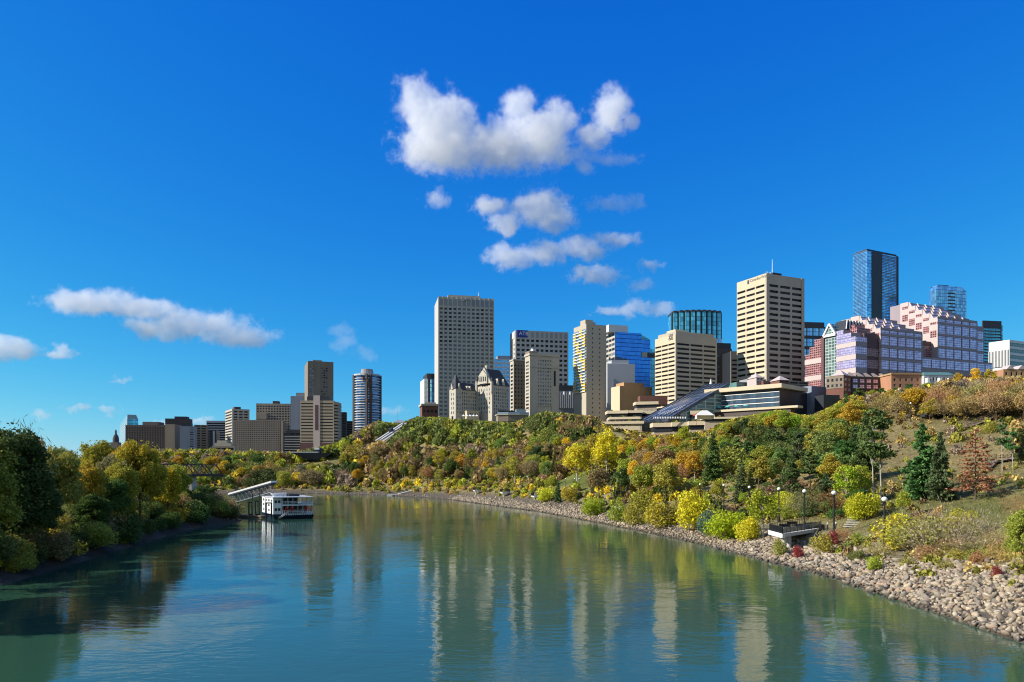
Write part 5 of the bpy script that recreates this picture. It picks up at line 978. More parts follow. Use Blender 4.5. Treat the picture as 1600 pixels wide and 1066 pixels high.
mb = MB(); mb.box(2.4, 3.2, z1, Lf-1.2, Ls-.6, z2); mb.build('lower_saloon', M['slab'], bt); mb = MB(); mb.box(2.4, 4.4, z2+.15, Lf-3.2, Ls-1, z3-.02); mb.build('upper_saloon', M['dkglass'], bt)
mb = MB(); mb.box(2.3, 0, z2-.1, Lf, Ls-.3, z2+.12); mb.build('upper_deck', M['boatwhite'], bt); mb = MB(); mb.box(-.1, -.1, z3, Lf+.1, Ls, z3+.22); mb.build('roof', M['ltgrey'], bt)
for i in range(7): x = 2.6+i*(Lf-2.8)/6; mb = MB(); mb.tube((x, .15, z1), (x, .15, z3), .06, None, 6); mb.build('post', M['boatwhite'], bt)
railing('railing', [(2.5, .1, z1), (Lf-.1, .1, z1), (Lf-.1, Ls-1, z1)], 1.0, mat='boatwhite', parent=bt, pick=.5, rails=3); railing('railing', [(2.5, .1, z2+.1), (Lf-.1, .1, z2+.1), (Lf-.1, Ls-1, z2+.1)], 1.0, mat='boatwhite', parent=bt, pick=.8, rails=3)
for (xx, zz, w) in ((3.5, z1+1.3, 1.0), (5.3, z1+1.3, 1.0), (7.2, z1+1.3, .9), (9.6, z1+1.3, .9)): mb = MB(); mb.box(xx, 3.0, z1+.5, xx+w, 3.2, z1+2.0); mb.build('window', M['dkglass'], bt)
for j in range(3):
    for i in range(4): mb = MB(); y = 1.6+i*3.2; mb.box(.02, y, z1+.7+j*1.35, .12, y+1.3, z1+1.3+j*1.35); mb.build('window', M['midglass'], bt)
for x in (3.6, 5.0, 8.9, 10.3):   # red rings and wheel guards
    mb = MB(); K_ = 16; rr_ = .55
    for i in range(K_): a0_, a1_ = 2*math.pi*i/K_, 2*math.pi*(i+1)/K_; mb.tube((x+rr_*.55*math.cos(a0_), -.05, z1+1.35+rr_*math.sin(a0_)), (x+rr_*.55*math.cos(a1_), -.05, z1+1.35+rr_*math.sin(a1_)), .13, None, 6)
    mb.build('life_ring', M['lifered'], bt)
mb = MB()
for i in range(14): mb.box(2.7+i*.62, -.28, z1-.35, 3.05+i*.62, -.18, z1+.05)
mb.build('fender', M['boatwhite'], bt)
mb = MB()
for i in range(5): mb.box(1.2+i*.4, -.9, z1-1.0+i*.32, 2.2+i*.4, -.2, z1-.92+i*.32)
mb.build('boarding_ladder', M['boatwhite'], bt)
mb = MB(); mb.hull([(1.2,5,z3+.5),(4.4,5,z3+.5),(4.4,6.4,z3+.5),(1.2,6.4,z3+.5)], [(.6,4.8,z3+1.2),(5.0,4.8,z3+1.2),(5.0,6.6,z3+1.2),(.6,6.6,z3+1.2)]); mb.box(1.4, 5.2, z3+.22, 1.6, 6.2, z3+.5); mb.box(4, 5.2, z3+.22, 4.2, 6.2, z3+.5); mb.build('lifeboat', M['boatwhite'], bt); mb = MB(); mb.box(5.2, 4, z3+.22, 8.2, 7, z3+.9); mb.build('roof_box', M['dark'], bt)
for (u, r0, r1, lab, w) in ((420, 787, 812, 'black rectangular pile frame against the white side of the boat', 1.7), (391.5, 786, 809, 'black pile frame on the landing, left of two', 1.2), (402.5, 784, 809, 'black pile frame on the landing, right of two', 1.3)):
    y = kd(r1)-(4 if u == 420 else 0); p = P(u, 0, y); zt = H+(HOR-r0)*y/F; zb_ = H+(HOR-803)*y/F; e = empty('pile_frame', (p.x, y, 0), R(8), lab, 'mooring frame')
    mb = MB(); t = .32; mb.box(-w/2, -.2, zb_, -w/2+t, .2, zt); mb.box(w/2-t, -.2, zb_, w/2, .2, zt); mb.box(-w/2, -.2, zt, w/2, .2, zt+t); mb.box(-w/2, -.2, zb_-t, w/2, .2, zb_); mb.build('frame', M['black'], e)
    mb = MB(); x_ = w/2-.15; mb.tube((x_, .25, -1), (x_, .25, zt+(2.6 if u != 420 else .3)), .16, None, 8)
    if u == 420: mb.tube((-x_, .25, -1), (-x_, .25, zt), .16, None, 8)
    mb.build('pile', M['black'], e)
y = kd(806); a = P(368, 0, 214); c = P(412, 0, 208); mb = MB(); mb.bar((a.x, a.y, .55), (c.x, c.y, .55), 2.2, .35); mb.bar((a.x, a.y, .1), (c.x, c.y, .1), 1.8, .5); o = mb.build('floating_dock', M['wood']); tag(o, 'dark narrow floating dock between the bank and the boat', 'dock')
g0 = P(361, 775, 220); g1 = P(428, 756, 213); e = empty('covered_gangway', g0, 0, 'roofed steel truss gangway sloping up over the landing', 'gangway'); V_ = g1-g0
mb = MB(); mb.bar(Vector((0,0,.6)), V_+Vector((0,0,.6)), 2.4, .45); mb.build('roof', M['boatwhite'], e); mb = MB(); mb.bar(Vector((0,-.1,.2)), V_+Vector((0,-.1,.2)), 2.2, .35); mb.build('ceiling_beam', M['dark'], e)
mb = MB(); dn = Vector((0, 0, -2.3))
for sy in (-1, 1):
    s_ = Vector((0, sy, 0)); mb.bar(s_+dn, s_+V_*.97+dn, .14, .14)
    for i in range(11): p0 = V_*(i/11)+s_; p1 = V_*((i+1)/11)+s_; mb.bar(p0, p1+dn if i % 2 else p1+dn*.98, .07, .07); mb.bar(p0+dn, p0, .07, .07)
mb.bar(dn, V_*.97+dn, 1.8, .08); mb.build('truss', M['steel'], e)
for (u, r0, mt, lab, rad) in ((362, 782, 'black', 'slim black post under the left end of the gangway', .16), (371.5, 787, 'white', 'thick white post with dark cap on the landing', .28)):
    y = 213; p = P(u, 0, y); zt = H+(HOR-r0)*y/F; e2_ = MB(); e2_.tube((0,0,-1.5), (0,0,zt), rad, None, 10); o = e2_.build('mooring_post', M[mt]); o.location = (p.x, y, 0); tag(o, lab, 'post')
    if mt == 'white': c_ = MB(); c_.tube((0,0,zt), (0,0,zt+.4), .42, .38, 10); c_.build('cap', M['black'], o)
# truss bridge
A_ = Vector(((340-800)/F*428, 428, 0)); B_ = Vector(((150-800)/F*330, 330, 0)); e = empty('truss_bridge', A_, 0, 'dark steel truss bridge behind the left bank trees', 'bridge'); V_ = B_-A_; nl = V_.length; zt, zb_ = 16.0, 10.6; sd = V_.cross(Vector((0,0,1))).normalized()*3.2; NB = 14
mb = MB()
for s_ in (-sd, sd):
    mb.bar(s_+V_*(1/NB)+Vector((0,0,zt)), s_+V_+Vector((0,0,zt)), .5, .55); mb.bar(s_+Vector((0,0,zb_)), s_+V_+Vector((0,0,zb_)), .5, .6); mb.bar(s_+Vector((0,0,zb_)), s_+V_*(1/NB)+Vector((0,0,zt)), .45, .45)
    for i in range(1, NB): p0 = s_+V_*(i/NB); p1 = s_+V_*((i+1)/NB); za, zc = (zt, zb_) if i % 2 else (zb_, zt); mb.bar(p0+Vector((0,0,za)), p1+Vector((0,0,zc)), .35, .35); mb.bar(p0+Vector((0,0,zb_)), p0+Vector((0,0,zt)), .3, .3)
mb.build('truss', M['dkbrown'], e); mb = MB(); mb.bar(Vector((0,0,zb_-.6)), V_+Vector((0,0,zb_-.6)), 7.5, 1.0); mb.build('deck', M['dark'], e)
for f_ in (.27, .62): p = V_*f_; mb = MB(); mb.hull([tuple(p+Vector((x, y, -2))) for x, y in ((-2.6,-4),(2.6,-4),(2.6,4),(-2.6,4))], [tuple(p+Vector((x, y, zb_-1.1))) for x, y in ((-1.7,-3.4),(1.7,-3.4),(1.7,3.4),(-1.7,3.4))]); mb.build('pier', M['concrete'], e)
# small dock at the far shore
y = kd(774.2); p = P(618, 0, y); e = empty('floating_dock', (p.x, y-4, 0), R(-4), 'small white floating dock with a ramp on the far shore', 'dock'); mb = MB(); mb.box(-3.6, -1, -.2, 3.6, 1.2, .55); mb.build('pontoon', M['ltgrey'], e)
q = P(658, 762, y+3)-Vector((p.x, y-4, 0)); mb = MB(); mb.bar((2, 0, .8), q, 1.4, .25); mb.bar((2, -.7, 1.7), q+Vector((0,-.7,.9)), .08, .08); mb.bar((2, .7, 1.7), q+Vector((0,.7,.9)), .08, .08); mb.build('ramp', M['white'], e)
# ------------------------------------------------------------------ foliage materials (the tint of every single plant is its own object colour)
def leafmat(name, attr=False, trans=0.35, varv=(0.6, 1.3), hue=0.02, patch=0.55):
    m = bpy.data.materials.new(name); m.use_nodes = True; nt = m.node_tree; nt.nodes.clear()
    out = N(nt, 'ShaderNodeOutputMaterial'); df = N(nt, 'ShaderNodeBsdfDiffuse'); tr = N(nt, 'ShaderNodeBsdfTranslucent'); mx = N(nt, 'ShaderNodeMixShader')
    mx.inputs[0].default_value = trans
    if attr:
        a = N(nt, 'ShaderNodeAttribute', attribute_name='tint'); colr = a.outputs['Color']
    else:
        a = N(nt, 'ShaderNodeObjectInfo'); colr = a.outputs['Color']
    ge = N(nt, 'ShaderNodeNewGeometry'); tc = N(nt, 'ShaderNodeTexCoord')
    hs = N(nt, 'ShaderNodeHueSaturation'); L(nt, colr, hs.inputs['Color'])
    mr = N(nt, 'ShaderNodeMapRange'); mr.inputs['To Min'].default_value = varv[0]; mr.inputs['To Max'].default_value = varv[1]
    L(nt, ge.outputs['Random Per Island'], mr.inputs['Value']); L(nt, mr.outputs[0], hs.inputs['Value'])
    no = N(nt, 'ShaderNodeTexNoise', Scale=patch, Detail=3.0, Roughness=0.7); L(nt, tc.outputs['Object'], no.inputs['Vector'])
    mh = N(nt, 'ShaderNodeMapRange'); mh.inputs['From Min'].default_value = .3; mh.inputs['From Max'].default_value = .7; mh.inputs['To Min'].default_value = 0.5-hue*.2; mh.inputs['To Max'].default_value = 0.5+hue
    L(nt, no.outputs['Fac'], mh.inputs['Value']); L(nt, mh.outputs[0], hs.inputs['Hue'])
    L(nt, hs.outputs[0], df.inputs[0]); L(nt, hs.outputs[0], tr.inputs[0]); L(nt, df.outputs[0], mx.inputs[1]); L(nt, tr.outputs[0], mx.inputs[2]); L(nt, mx.outputs[0], out.inputs[0])
    return m
M_LEAF = leafmat('leaves'); M_NEEDLE = leafmat('needles', trans=0.12, hue=0.02); M_TWIG = leafmat('twigs', trans=0.05, hue=0.015)
M_SCRUB = leafmat('scrub_leaves', attr=True, trans=0.25, patch=0.12, hue=0.02)
M_BARK = simple('bark', (.10, .075, .055), 0.95, scale=3); M_PALE = simple('pale_bark', (.42, .38, .31), 0.9, scale=2, var=.3)
rng = np.random.default_rng(11)
def cards(C, size, asp=1.0, up=0.0, jit=0.4, dirs=None):
    """one small leaf-clump face per centre, random facing"""
    n = len(C); a = rng.normal(size=(n, 3)); a[:, 2] += up; a /= np.linalg.norm(a, axis=1)[:, None]
    if dirs is not None: a = dirs/np.linalg.norm(dirs, axis=1)[:, None]
    b = np.cross(a, rng.normal(size=(n, 3))); b /= np.linalg.norm(b, axis=1)[:, None]
    s = size*(1+jit*rng.uniform(-1, 1, n))[:, None]
    A = a*s*asp/2; B = b*s/2
    k = 0.55
    V = np.stack([C-A, C-A*.1+B, C+A, C+A*.1-B], 1).reshape(-1, 3)
    return V
def quads_of(V): return np.arange(len(V)).reshape(-1, 4)
def clump_pts(centers, radii, per, shell=0.75):
    out = []
    for c, r in zip(centers, radii):
        n = max(4, int(per*(r if np.isscalar(r) else np.mean(r))**2)); d = rng.normal(size=(n, 3)); d /= np.linalg.norm(d, axis=1)[:, None]
        rad = rng.uniform(shell**3, 1.15, n)**(1/3); out.append(np.asarray(c)+d*rad[:, None]*r)
    return np.concatenate(out)
def limb_mesh(name, trunk_h, tr, centers, mat, base_frac=0.35, lean=0.0, nl=14, multi=1):
    mb = MB(); 
    for q in range(multi):
        a = random.uniform(0, 6.28); ox, oy = (0, 0) if multi == 1 else (.25*math.cos(a), .25*math.sin(a))
        prev = Vector((ox, oy, -0.6)); k = 5; pts = [prev]
        for i in range(1, k+1):
            p = Vector((ox*(1+i*.8)+lean*i*.3+random.uniform(-.12, .12)*i*.4, oy*(1+i*.8)+random.uniform(-.12, .12)*i*.4, trunk_h*i/k)); mb.tube(prev, p, tr*(1-(i-1)/k*.75), tr*(1-i/k*.75), 6); prev = p; pts.append(p)
    cs = list(centers); random.shuffle(cs)
    for c in cs[:nl]:
        c = Vector(c); t = min(.98, max(base_frac, (c.z/trunk_h)*.62)); f = t*k; i = min(int(f), k-1)
        s = pts[i].lerp(pts[i+1], f-i); mid = s.lerp(c, .5)+Vector((0, 0, random.uniform(.1, .6)))
        mb.tube(s, mid, tr*.38, tr*.24, 5); mb.tube(mid, c, tr*.24, tr*.06, 4)
    return mb.mesh(name, mat)
def crown_centers(n, rx, rz, z0, low=-0.6):
    C = []
    while len(C) < n:
        p = np.random.normal(size=3); p /= np.linalg.norm(p)
        if p[2] < low: continue
        rr = random.uniform(.45, .82); C.append((p[0]*rx*rr, p[1]*rx*rr, z0+p[2]*rz*rr))
    return C
PROTO = {}
def proto_broad(key, h=10, rx=3.2, rz=3.8, n=22, cr=1.25, per=150, leaf=.30, tr=.17, bark=None, extra=0, shell=.6):
    z0 = h-rz*0.98; C = crown_centers(n, rx, rz, z0); Rr = [cr*random.uniform(.55, 1.25) for _ in C]
    pts = clump_pts(C, Rr, per, shell)
    if extra:   # loose sprays outside the outline
        d = rng.normal(size=(extra, 3)); d /= np.linalg.norm(d, axis=1)[:, None]; pts = np.concatenate([pts, np.array([0, 0, z0])+d*np.array([rx, rx, rz])*rng.uniform(.7, 1.0, (extra, 1))])
    pts = pts[pts[:, 2] > .5]
    V = cards(pts, leaf, 1.3, up=.3); PROTO[key] = (np_mesh('crown', V, quads_of(V), M_LEAF), limb_mesh('trunk', z0+rz*.45, tr, C, bark or M_BARK), h)
def proto_bare(key, h=9, rx=3.0, n=60, leafy=0):
    """autumn tree that has dropped most of its leaves: a haze of fine twigs"""
    z0 = h*.56; C = crown_centers(n, rx, h*.42, z0, -.5); P_, D_ = [], []
    for c in C:
        for _ in range(26):
            d = np.array(c)-np.array([0, 0, h*.25]); d = d/np.linalg.norm(d)+np.random.normal(size=3)*.55; P_.append(np.array(c)+np.random.normal(size=3)*.65); D_.append(d)
    V = cards(np.array(P_), .075, 12.0, dirs=np.array(D_), jit=.4)
    if leafy: V = np.concatenate([V, cards(clump_pts(C, [.8]*len(C), leafy, .3), .2, 1.2)])
    PROTO[key] = (np_mesh('crown', V, quads_of(V), M_TWIG), limb_mesh('trunk', h*.75, .13, C, M_BARK, .25, nl=34), h)
def proto_spruce(key, h=12, r=2.6, tiers=20, per=95, gap=0.0, leaf=.26, start=.08, bark=None, droop=.25, mat=None):
    P_, D_ = [], []; mb = MB(); mb.tube((0, 0, -.6), (0, 0, h*.95), .17, .03, 7)
    for t in range(tiers):
        f = start+(1-start)*t/tiers; z = h*f; rr = r*(1-f)**.8*random.uniform(.8, 1.15)+.12
        nb = max(5, int(11*(1-f)+4))
        for k in range(nb):
            if random.random() < gap: continue
            a = random.uniform(0, 6.283); ln = rr*random.uniform(.65, 1.12)
            tip = np.array([math.cos(a)*ln, math.sin(a)*ln, z-droop*ln+.12*h/12])
            base = np.array([0, 0, z]); 
            if gap: mb.tube(base, tip, .03, .012, 3)
            n = max(3, int(per*ln/nb*1.6)); tt = rng.uniform(.12, 1.0, n)**.8
            pp = base+(tip-base)*tt[:, None]+rng.normal(size=(n, 3))*np.array([.16, .16, .10])*(0.5+ln*.35); P_.append(pp); D_.append(np.tile(tip-base, (n, 1))+rng.normal(size=(n, 3))*.8)
    P_ = np.concatenate(P_); D_ = np.concatenate(D_); V = cards(P_, leaf, 1.9, dirs=D_)
    PROTO[key] = (np_mesh('crown', V, quads_of(V), mat or M_NEEDLE), mb.mesh('trunk', bark or M_BARK), h)
def proto_pine(key, h=12, rx=2.3, bare=.45, n=20, tr=.15, bark=None, per=160):
    C = []
    for i in range(n):
        f = random.uniform(0, 1)**1.15; z = h*(bare+(1-bare)*f*.97); a = random.uniform(0, 6.283); rr = rx*(1-f*.75)*random.uniform(.35, 1.0); C.append((rr*math.cos(a), rr*math.sin(a), z))
    pts = clump_pts(C, [np.array([1.0, 1.0, .55])*random.uniform(.6, 1.15) for _ in C], per, .3)
    V = cards(pts, .27, 1.9, up=.5); PROTO[key] = (np_mesh('crown', V, quads_of(V), M_NEEDLE), limb_mesh('trunk', h*.96, tr, C, bark or M_BARK, .4, nl=n), h)
def proto_bush(key, h=3, rx=2.0, n=13, per=240, leaf=.16, twig=0, shell=.55, mat=None, asp=1.4, tw=.03):
    C = [(0, 0, h*.4)]
    while len(C) < n:
        p = np.random.normal(size=3); p /= np.linalg.norm(p); rr = random.uniform(.45, .8); C.append((p[0]*rx*rr, p[1]*rx*rr, max(.25, h*.46+p[2]*h*.45*rr)))
    Rr = [h*.24*random.uniform(.7, 1.3) for _ in C]; pts = clump_pts(C, Rr, per, shell)
    pts = pts[pts[:, 2] > -.1]; V = cards(pts, leaf, asp, up=.2)
    if twig:
        P_ = np.array(C)[rng.integers(0, len(C), twig)]+rng.normal(size=(twig, 3))*h*.16; D_ = P_-np.array([0, 0, -h*.2])+rng.normal(size=(twig, 3))*.5
        V = np.concatenate([V, cards(P_, tw, 18, dirs=D_)])
    PROTO[key] = (np_mesh('shrub', V, quads_of(V), mat or M_LEAF), None, h)
proto_broad('broad0'); proto_broad('broad1', rx=2.7, rz=4.2, n=26, cr=1.05, extra=60); proto_broad('broad2', rx=3.6, rz=3.3, n=26, cr=1.15, per=140, extra=80); proto_broad('broad3', h=10, rx=3.0, rz=3.9, n=30, cr=.85, per=190, extra=120)
proto_broad('airy0', rx=2.5, rz=4.0, n=26, cr=.8, per=150, leaf=.27, extra=250, shell=.2, bark=M_PALE); proto_broad('airy1', rx=2.1, rz=4.4, n=22, cr=.8, per=140, leaf=.27, extra=220, shell=.2, bark=M_PALE)
proto_broad('big0', h=16, rx=4.8, rz=6.8, n=60, cr=1.3, per=330, leaf=.25, tr=.28, extra=900, shell=.35); proto_broad('big1', h=16, rx=4.2, rz=7.2, n=70, cr=1.05, per=400, leaf=.23, tr=.25, extra=1200, shell=.3)
proto_broad('big2', h=16, rx=5.4, rz=6.2, n=66, cr=1.2, per=330, leaf=.25, tr=.3, extra=1000, shell=.3)
proto_bare('bare0'); proto_bare('bare1', rx=2.6, leafy=18); proto_bare('bare2', rx=3.3, n=70, leafy=40)
proto_bare('snag', h=17, rx=2.4, n=26)
proto_spruce('spruce0'); proto_spruce('spruce1', r=2.2, tiers=24); proto_spruce('spruce2', r=3.0, tiers=18, gap=.1)
proto_spruce('deadspruce', h=12, r=4.2, tiers=15, per=60, gap=.28, start=.16, leaf=.22, droop=.1, mat=M_TWIG)
proto_pine('pine0'); proto_pine('pine1', bare=.3, rx=2.8, n=26); proto_pine('tallpine', h=14, bare=.5, rx=1.5, n=14, tr=.12, bark=M_PALE)
proto_pine('widepine', h=12, bare=.10, rx=4.3, n=95, per=150)
proto_spruce('bigpine', h=12, r=3.9, tiers=20, per=230, leaf=.30, start=.06, droop=.12)
proto_bush('bush0'); proto_bush('bush1', rx=1.6, n=16, leaf=.14); proto_bush('bush2', rx=2.3, n=18, per=200, twig=150); proto_bush('bush3', h=3.4, rx=1.7, n=18, per=260, leaf=.15, twig=120)
proto_bush('twiggy', h=2.8, rx=2.1, n=16, per=60, leaf=.12, twig=900, mat=M_TWIG, shell=.2)
proto_bush('thicket', h=2.8, rx=2.1, n=20, per=30, leaf=.06, twig=3600, mat=M_TWIG, shell=.2, tw=.010)
proto_bush('fine', h=3, rx=2.1, n=26, per=420, leaf=.12, twig=200)
HUE = dict(lime=(.36,.37,.03), yellow=(.46,.35,.035), gold=(.40,.295,.04), orange=(.36,.22,.045), olive=(.19,.175,.035), ygreen=(.24,.25,.035), green=(.115,.13,.038), dark=(.058,.08,.024),
           brown=(.17,.115,.055), grey=(.22,.17,.125), rust=(.22,.12,.055), red=(.17,.035,.035), tan=(.33,.23,.09), needle=(.055,.085,.03), bluegreen=(.07,.11,.06), dead=(.155,.075,.038))
WORD = dict(lime='lime-yellow', yellow='bright yellow', gold='golden', orange='orange', olive='olive', ygreen='yellow-green', green='green', dark='dark green', brown='brown', grey='grey-brown', rust='rust-coloured', red='dark red', tan='tan', needle='deep green', bluegreen='blue-green', dead='dead rust-brown')
PLANTS = []   # collected first, labelled together below
def plant(proto, x, y, h, hue, kind, where, width=1.0, z=None, label=None, group=None, sink=0.0):
    g_ = 2.3 if max(HUE[hue]) < .2 else 1.75 if HUE[hue][0] > .4 or max(HUE[hue]) < .3 else 1.4; v = [c*g_ for c in HUE[hue]]; j = [random.uniform(.85, 1.15)*c*random.uniform(.95, 1.05) for c in v]
    PLANTS.append(dict(p=proto, x=x, y=y, z=(gz(x, y) if z is None else z)-sink, h=h, hue=hue, col=j, kind=kind, where=where, w=width, label=label, group=group, u=800+F*x/max(y, 1)))
KINDNAME = dict(tree='broadleaf_tree', bare='bare_tree', spruce='spruce_tree', pine='pine_tree', bush='shrub', birch='birch_tree')
KINDCAT = dict(tree='tree', bare='bare tree', spruce='spruce tree', pine='pine tree', bush='shrub', birch='birch tree')
KINDTXT = dict(tree='leafy tree', bare='half-bare tree', spruce='spruce tree', pine='pine tree', bush='shrub', birch='slender birch tree')
def realise_plants():
    sets = {}
    for q in PLANTS:
        if q['label']: continue
        big = {'bush': 2.6, 'tree': 8.5, 'bare': 8, 'spruce': 9, 'pine': 9, 'birch': 9}[q['kind']]
        q['sz'] = 'tall' if q['h'] > big else 'low'
        sets.setdefault((q['sz'], q['hue'], q['kind'], q['where']), []).append(q)
    for (sz, hue, kind, where), qs in sets.items():
        qs.sort(key=lambda q: q['u']); n = len(qs); core = f"{sz} {WORD[hue]} {KINDTXT[kind]} {where}"
        for i, q in enumerate(qs):
            if n == 1: q['label'] = core
            elif n == 2: q['label'] = core+(', the left one of two', ', the right one of two')[i]
            elif n <= 12: q['label'] = core+f", {ORD[i]} of {n} from left"
            else: q['label'] = core
            if len(q['label'].replace('-', ' ').split()) > 15: q['label'] = q['label'].replace(' leafy', '').replace('on the slope', 'on slope').replace('from left', 'from left')
            q['group'] = f"{KINDTXT[kind]}s {where}" if n > 1 else None
    for q in PLANTS:
        cr, tk, h0 = PROTO[q['p']]; s = q['h']/h0; name = KINDNAME[q['kind']]
        rz = random.uniform(0, 6.283); sc = (s*q['w'], s*q['w'], s)
        if tk is None:
            o = link_mesh(name, cr); o.location = (q['x'], q['y'], q['z']); o.rotation_euler = (0, 0, rz); o.scale = sc; o.color = c4(q['col'])
            tag(o, q['label'], KINDCAT[q['kind']], q['group'])
        else:
            r = empty(name, (q['x'], q['y'], q['z']), rz, q['label'], KINDCAT[q['kind']], q['group']); r.scale = sc
            a = link_mesh('crown', cr, None, r); a.color = c4(q['col']); link_mesh('trunk', tk, None, r)
# ------------------------------------------------------------------ planting
def at_px(u, row):
    p = hit(u, row); return p
def hero(proto, u, row_base, hpx, hue, kind, label, width=1.0, group=None):
    """plant whose foot is seen at (u,row_base) and which stands hpx tall there"""
    p = hit(u, row_base)
    if p is None: print('no ground', u, row_base); return
    plant(proto, p.x, p.y, hpx*p.y/F, hue, kind, '', width, p.z, label, group); taken.append((p.x, p.y, 1.2))
taken = []
# riverbank shrubs and small trees that stand out one by one
hero('fine', 928, 806, 30, 'lime', 'bush', 'rounded lime-yellow shrub alone above the rocks, left of the small overlook')
hero('bush3', 1085, 828, 62, 'yellow', 'bush', 'large rounded yellow shrub leaning over the boulder slope', .95)
hero('fine', 1060, 816, 36, 'olive', 'bush', 'olive shrub tucked behind the large rounded yellow shrub')
hero('fine', 1137, 842, 46, 'lime', 'bush', 'vivid lime-yellow bush in front of the dark bench railing', 1.1)
hero('bush3', 1168, 846, 40, 'yellow', 'bush', 'yellow bush squeezed between the lime bush and the tall yellow one')
hero('airy0', 1192, 842, 78, 'lime', 'tree', 'tall bright yellow-green tree just left of the large overlook deck', 1.35)
hero('fine', 1228, 800, 34, 'yellow', 'bush', 'yellow-green bush behind the railing of the large overlook deck')
hero('fine', 1345, 812, 44, 'lime', 'bush', 'bright lime shrub beside the pale steps right of the deck')
hero('bush3', 1400, 858, 58, 'yellow', 'bush', 'broad yellow shrub at the top of the boulders right of the steps', 1.2)
hero('bush2', 1440, 862, 60, 'olive', 'bush', 'olive and yellow shrub beside the broad yellow one', 1.2)
hero('thicket', 1480, 874, 88, 'grey', 'bush', 'large leafless grey-brown thicket at the top of the boulders', 1.3)
hero('thicket', 1530, 868, 70, 'grey', 'bush', 'smaller leafless thicket under the orange-topped shrub')
hero('fine', 1502, 838, 44, 'gold', 'bush', 'glowing orange-gold shrub above the leafless thicket')
hero('bush0', 1365, 892, 26, 'ygreen', 'bush', 'small yellow-green shrub growing among the boulders near the steps')
hero('bush1', 1216, 868, 26, 'olive', 'bush', 'olive weedy shrub among the boulders under the deck')
hero('bush1', 1245, 872, 20, 'red', 'bush', 'low dark red shrub among the boulders beside the deck piers')
hero('bush1', 1283, 866, 34, 'olive', 'bush', 'olive shrub on the rocks right of the deck piers')
hero('bush1', 1300, 852, 22, 'red', 'bush', 'dark red shrub on the bank below the stone path')
hero('twiggy', 1320, 848, 22, 'rust', 'bush', 'rusty twiggy shrub below the pale steps')
hero('big1', 1600, 900, 110, 'olive', 'tree', 'tall olive-green tree cut by the right edge of the picture', 1.1)
hero('thicket', 1562, 868, 50, 'tan', 'bush', 'pale dead brush on the grass above the boulders')
hero('bush1', 1556, 902, 18, 'red', 'bush', 'small purple-red shrub among the boulders near the right edge')
hero('thicket', 1590, 812, 42, 'rust', 'bush', 'red-brown brush on the green slope at the right')
hero('twiggy', 1450, 822, 24, 'rust', 'bush', 'low rust-coloured brush on the slope above the yellow shrubs', 1.6)
hero('thicket', 1300, 806, 44, 'rust', 'bush', 'rust-coloured brush behind the overlook deck', 1.3)
hero('thicket', 1250, 812, 50, 'brown', 'bush', 'brown brush rising behind the overlook deck railing')
hero('bush2', 1030, 826, 42, 'gold', 'bush', 'golden orange shrub between the small overlook and the yellow shrubs', 1.1)
hero('bush1', 1110, 836, 40, 'bluegreen', 'bush', 'grey-green shrub between the yellow shrub and the lime bush')
hero('bush1', 966, 818, 34, 'ygreen', 'bush', 'yellow-green shrub directly left of the small concrete overlook')
hero('bush2', 990, 822, 34, 'olive', 'bush', 'olive shrub just right of the small concrete overlook')
hero('bush1', 1008, 806, 44, 'ygreen', 'bush', 'tall yellow-green shrub above the small concrete overlook')
hero('spruce1', 872, 786, 36, 'needle', 'spruce', 'small spruce between the yellow shrubs by the lamp row')
hero('bush1', 890, 786, 26, 'orange', 'bush', 'orange-red shrub right of the small riverside spruce')
hero('bush0', 852, 784, 26, 'yellow', 'bush', 'yellow shrub left of the small riverside spruce', 1.2)
# trees that stand out on the slope
hero('airy0', 902, 760, 68, 'yellow', 'birch', 'brilliant yellow birch on the lawn beside the lamp row', 1.25)
hero('airy1', 935, 752, 80, 'gold', 'birch', 'tall golden birch behind the brilliant yellow one', 1.3)
hero('airy0', 948, 754, 84, 'yellow', 'birch', 'tallest yellow birch of the clump by the lawn', 1.1)
hero('broad2', 936, 790, 58, 'brown', 'tree', 'broad brown-leaved tree below the yellow birches', 1.2)
hero('broad1', 1005, 786, 62, 'ygreen', 'tree', 'dense yellow-green tree below the white pavilion', 1.1)
hero('broad0', 1040, 788, 66, 'olive', 'tree', 'olive tree right of the white pavilion', 1.1)
hero('broad3', 970, 780, 50, 'dark', 'tree', 'dark tree between the birches and the white pavilion')
hero('airy0', 1068, 702, 36, 'gold', 'tree', 'glowing golden tree above the columned pavilion', 1.4)
hero('airy0', 1046, 705, 26, 'gold', 'tree', 'small golden tree left of the columned pavilion', 1.2)
hero('airy1', 992, 694, 22, 'gold', 'tree', 'small round golden tree below the planted terraces', 1.5)
hero('bigpine', 1113, 752, 76, 'dark', 'pine', 'dense dark pine above the riverside lamps', .7)
hero('spruce0', 1158, 790, 74, 'needle', 'spruce', 'green spruce beside the bench walk')
hero('spruce2', 1172, 784, 56, 'green', 'spruce', 'lighter green spruce right behind the bench walk spruce')
hero('widepine', 1247, 732, 58, 'needle', 'pine', 'round-topped dark pine on the open slope', .8)
hero('bigpine', 1290, 804, 66, 'needle', 'pine', 'broad dark pine behind the overlook lamps', .9)
hero('widepine', 1235, 790, 70, 'dark', 'pine', 'dark pine left of the broad one behind the overlook')
hero('tallpine', 1364, 790, 150, 'needle', 'pine', 'very tall pine on a bare pale trunk, left of a pair', 1.0)
hero('tallpine', 1376, 786, 142, 'needle', 'pine', 'very tall pine on a bare pale trunk, right of a pair', 1.0)
hero('bigpine', 1352, 750, 108, 'needle', 'pine', 'tall dense pine behind the pair of bare trunks', .62)
hero('bigpine', 1440, 782, 122, 'needle', 'pine', 'largest deep green pine on the open grass slope', .82)
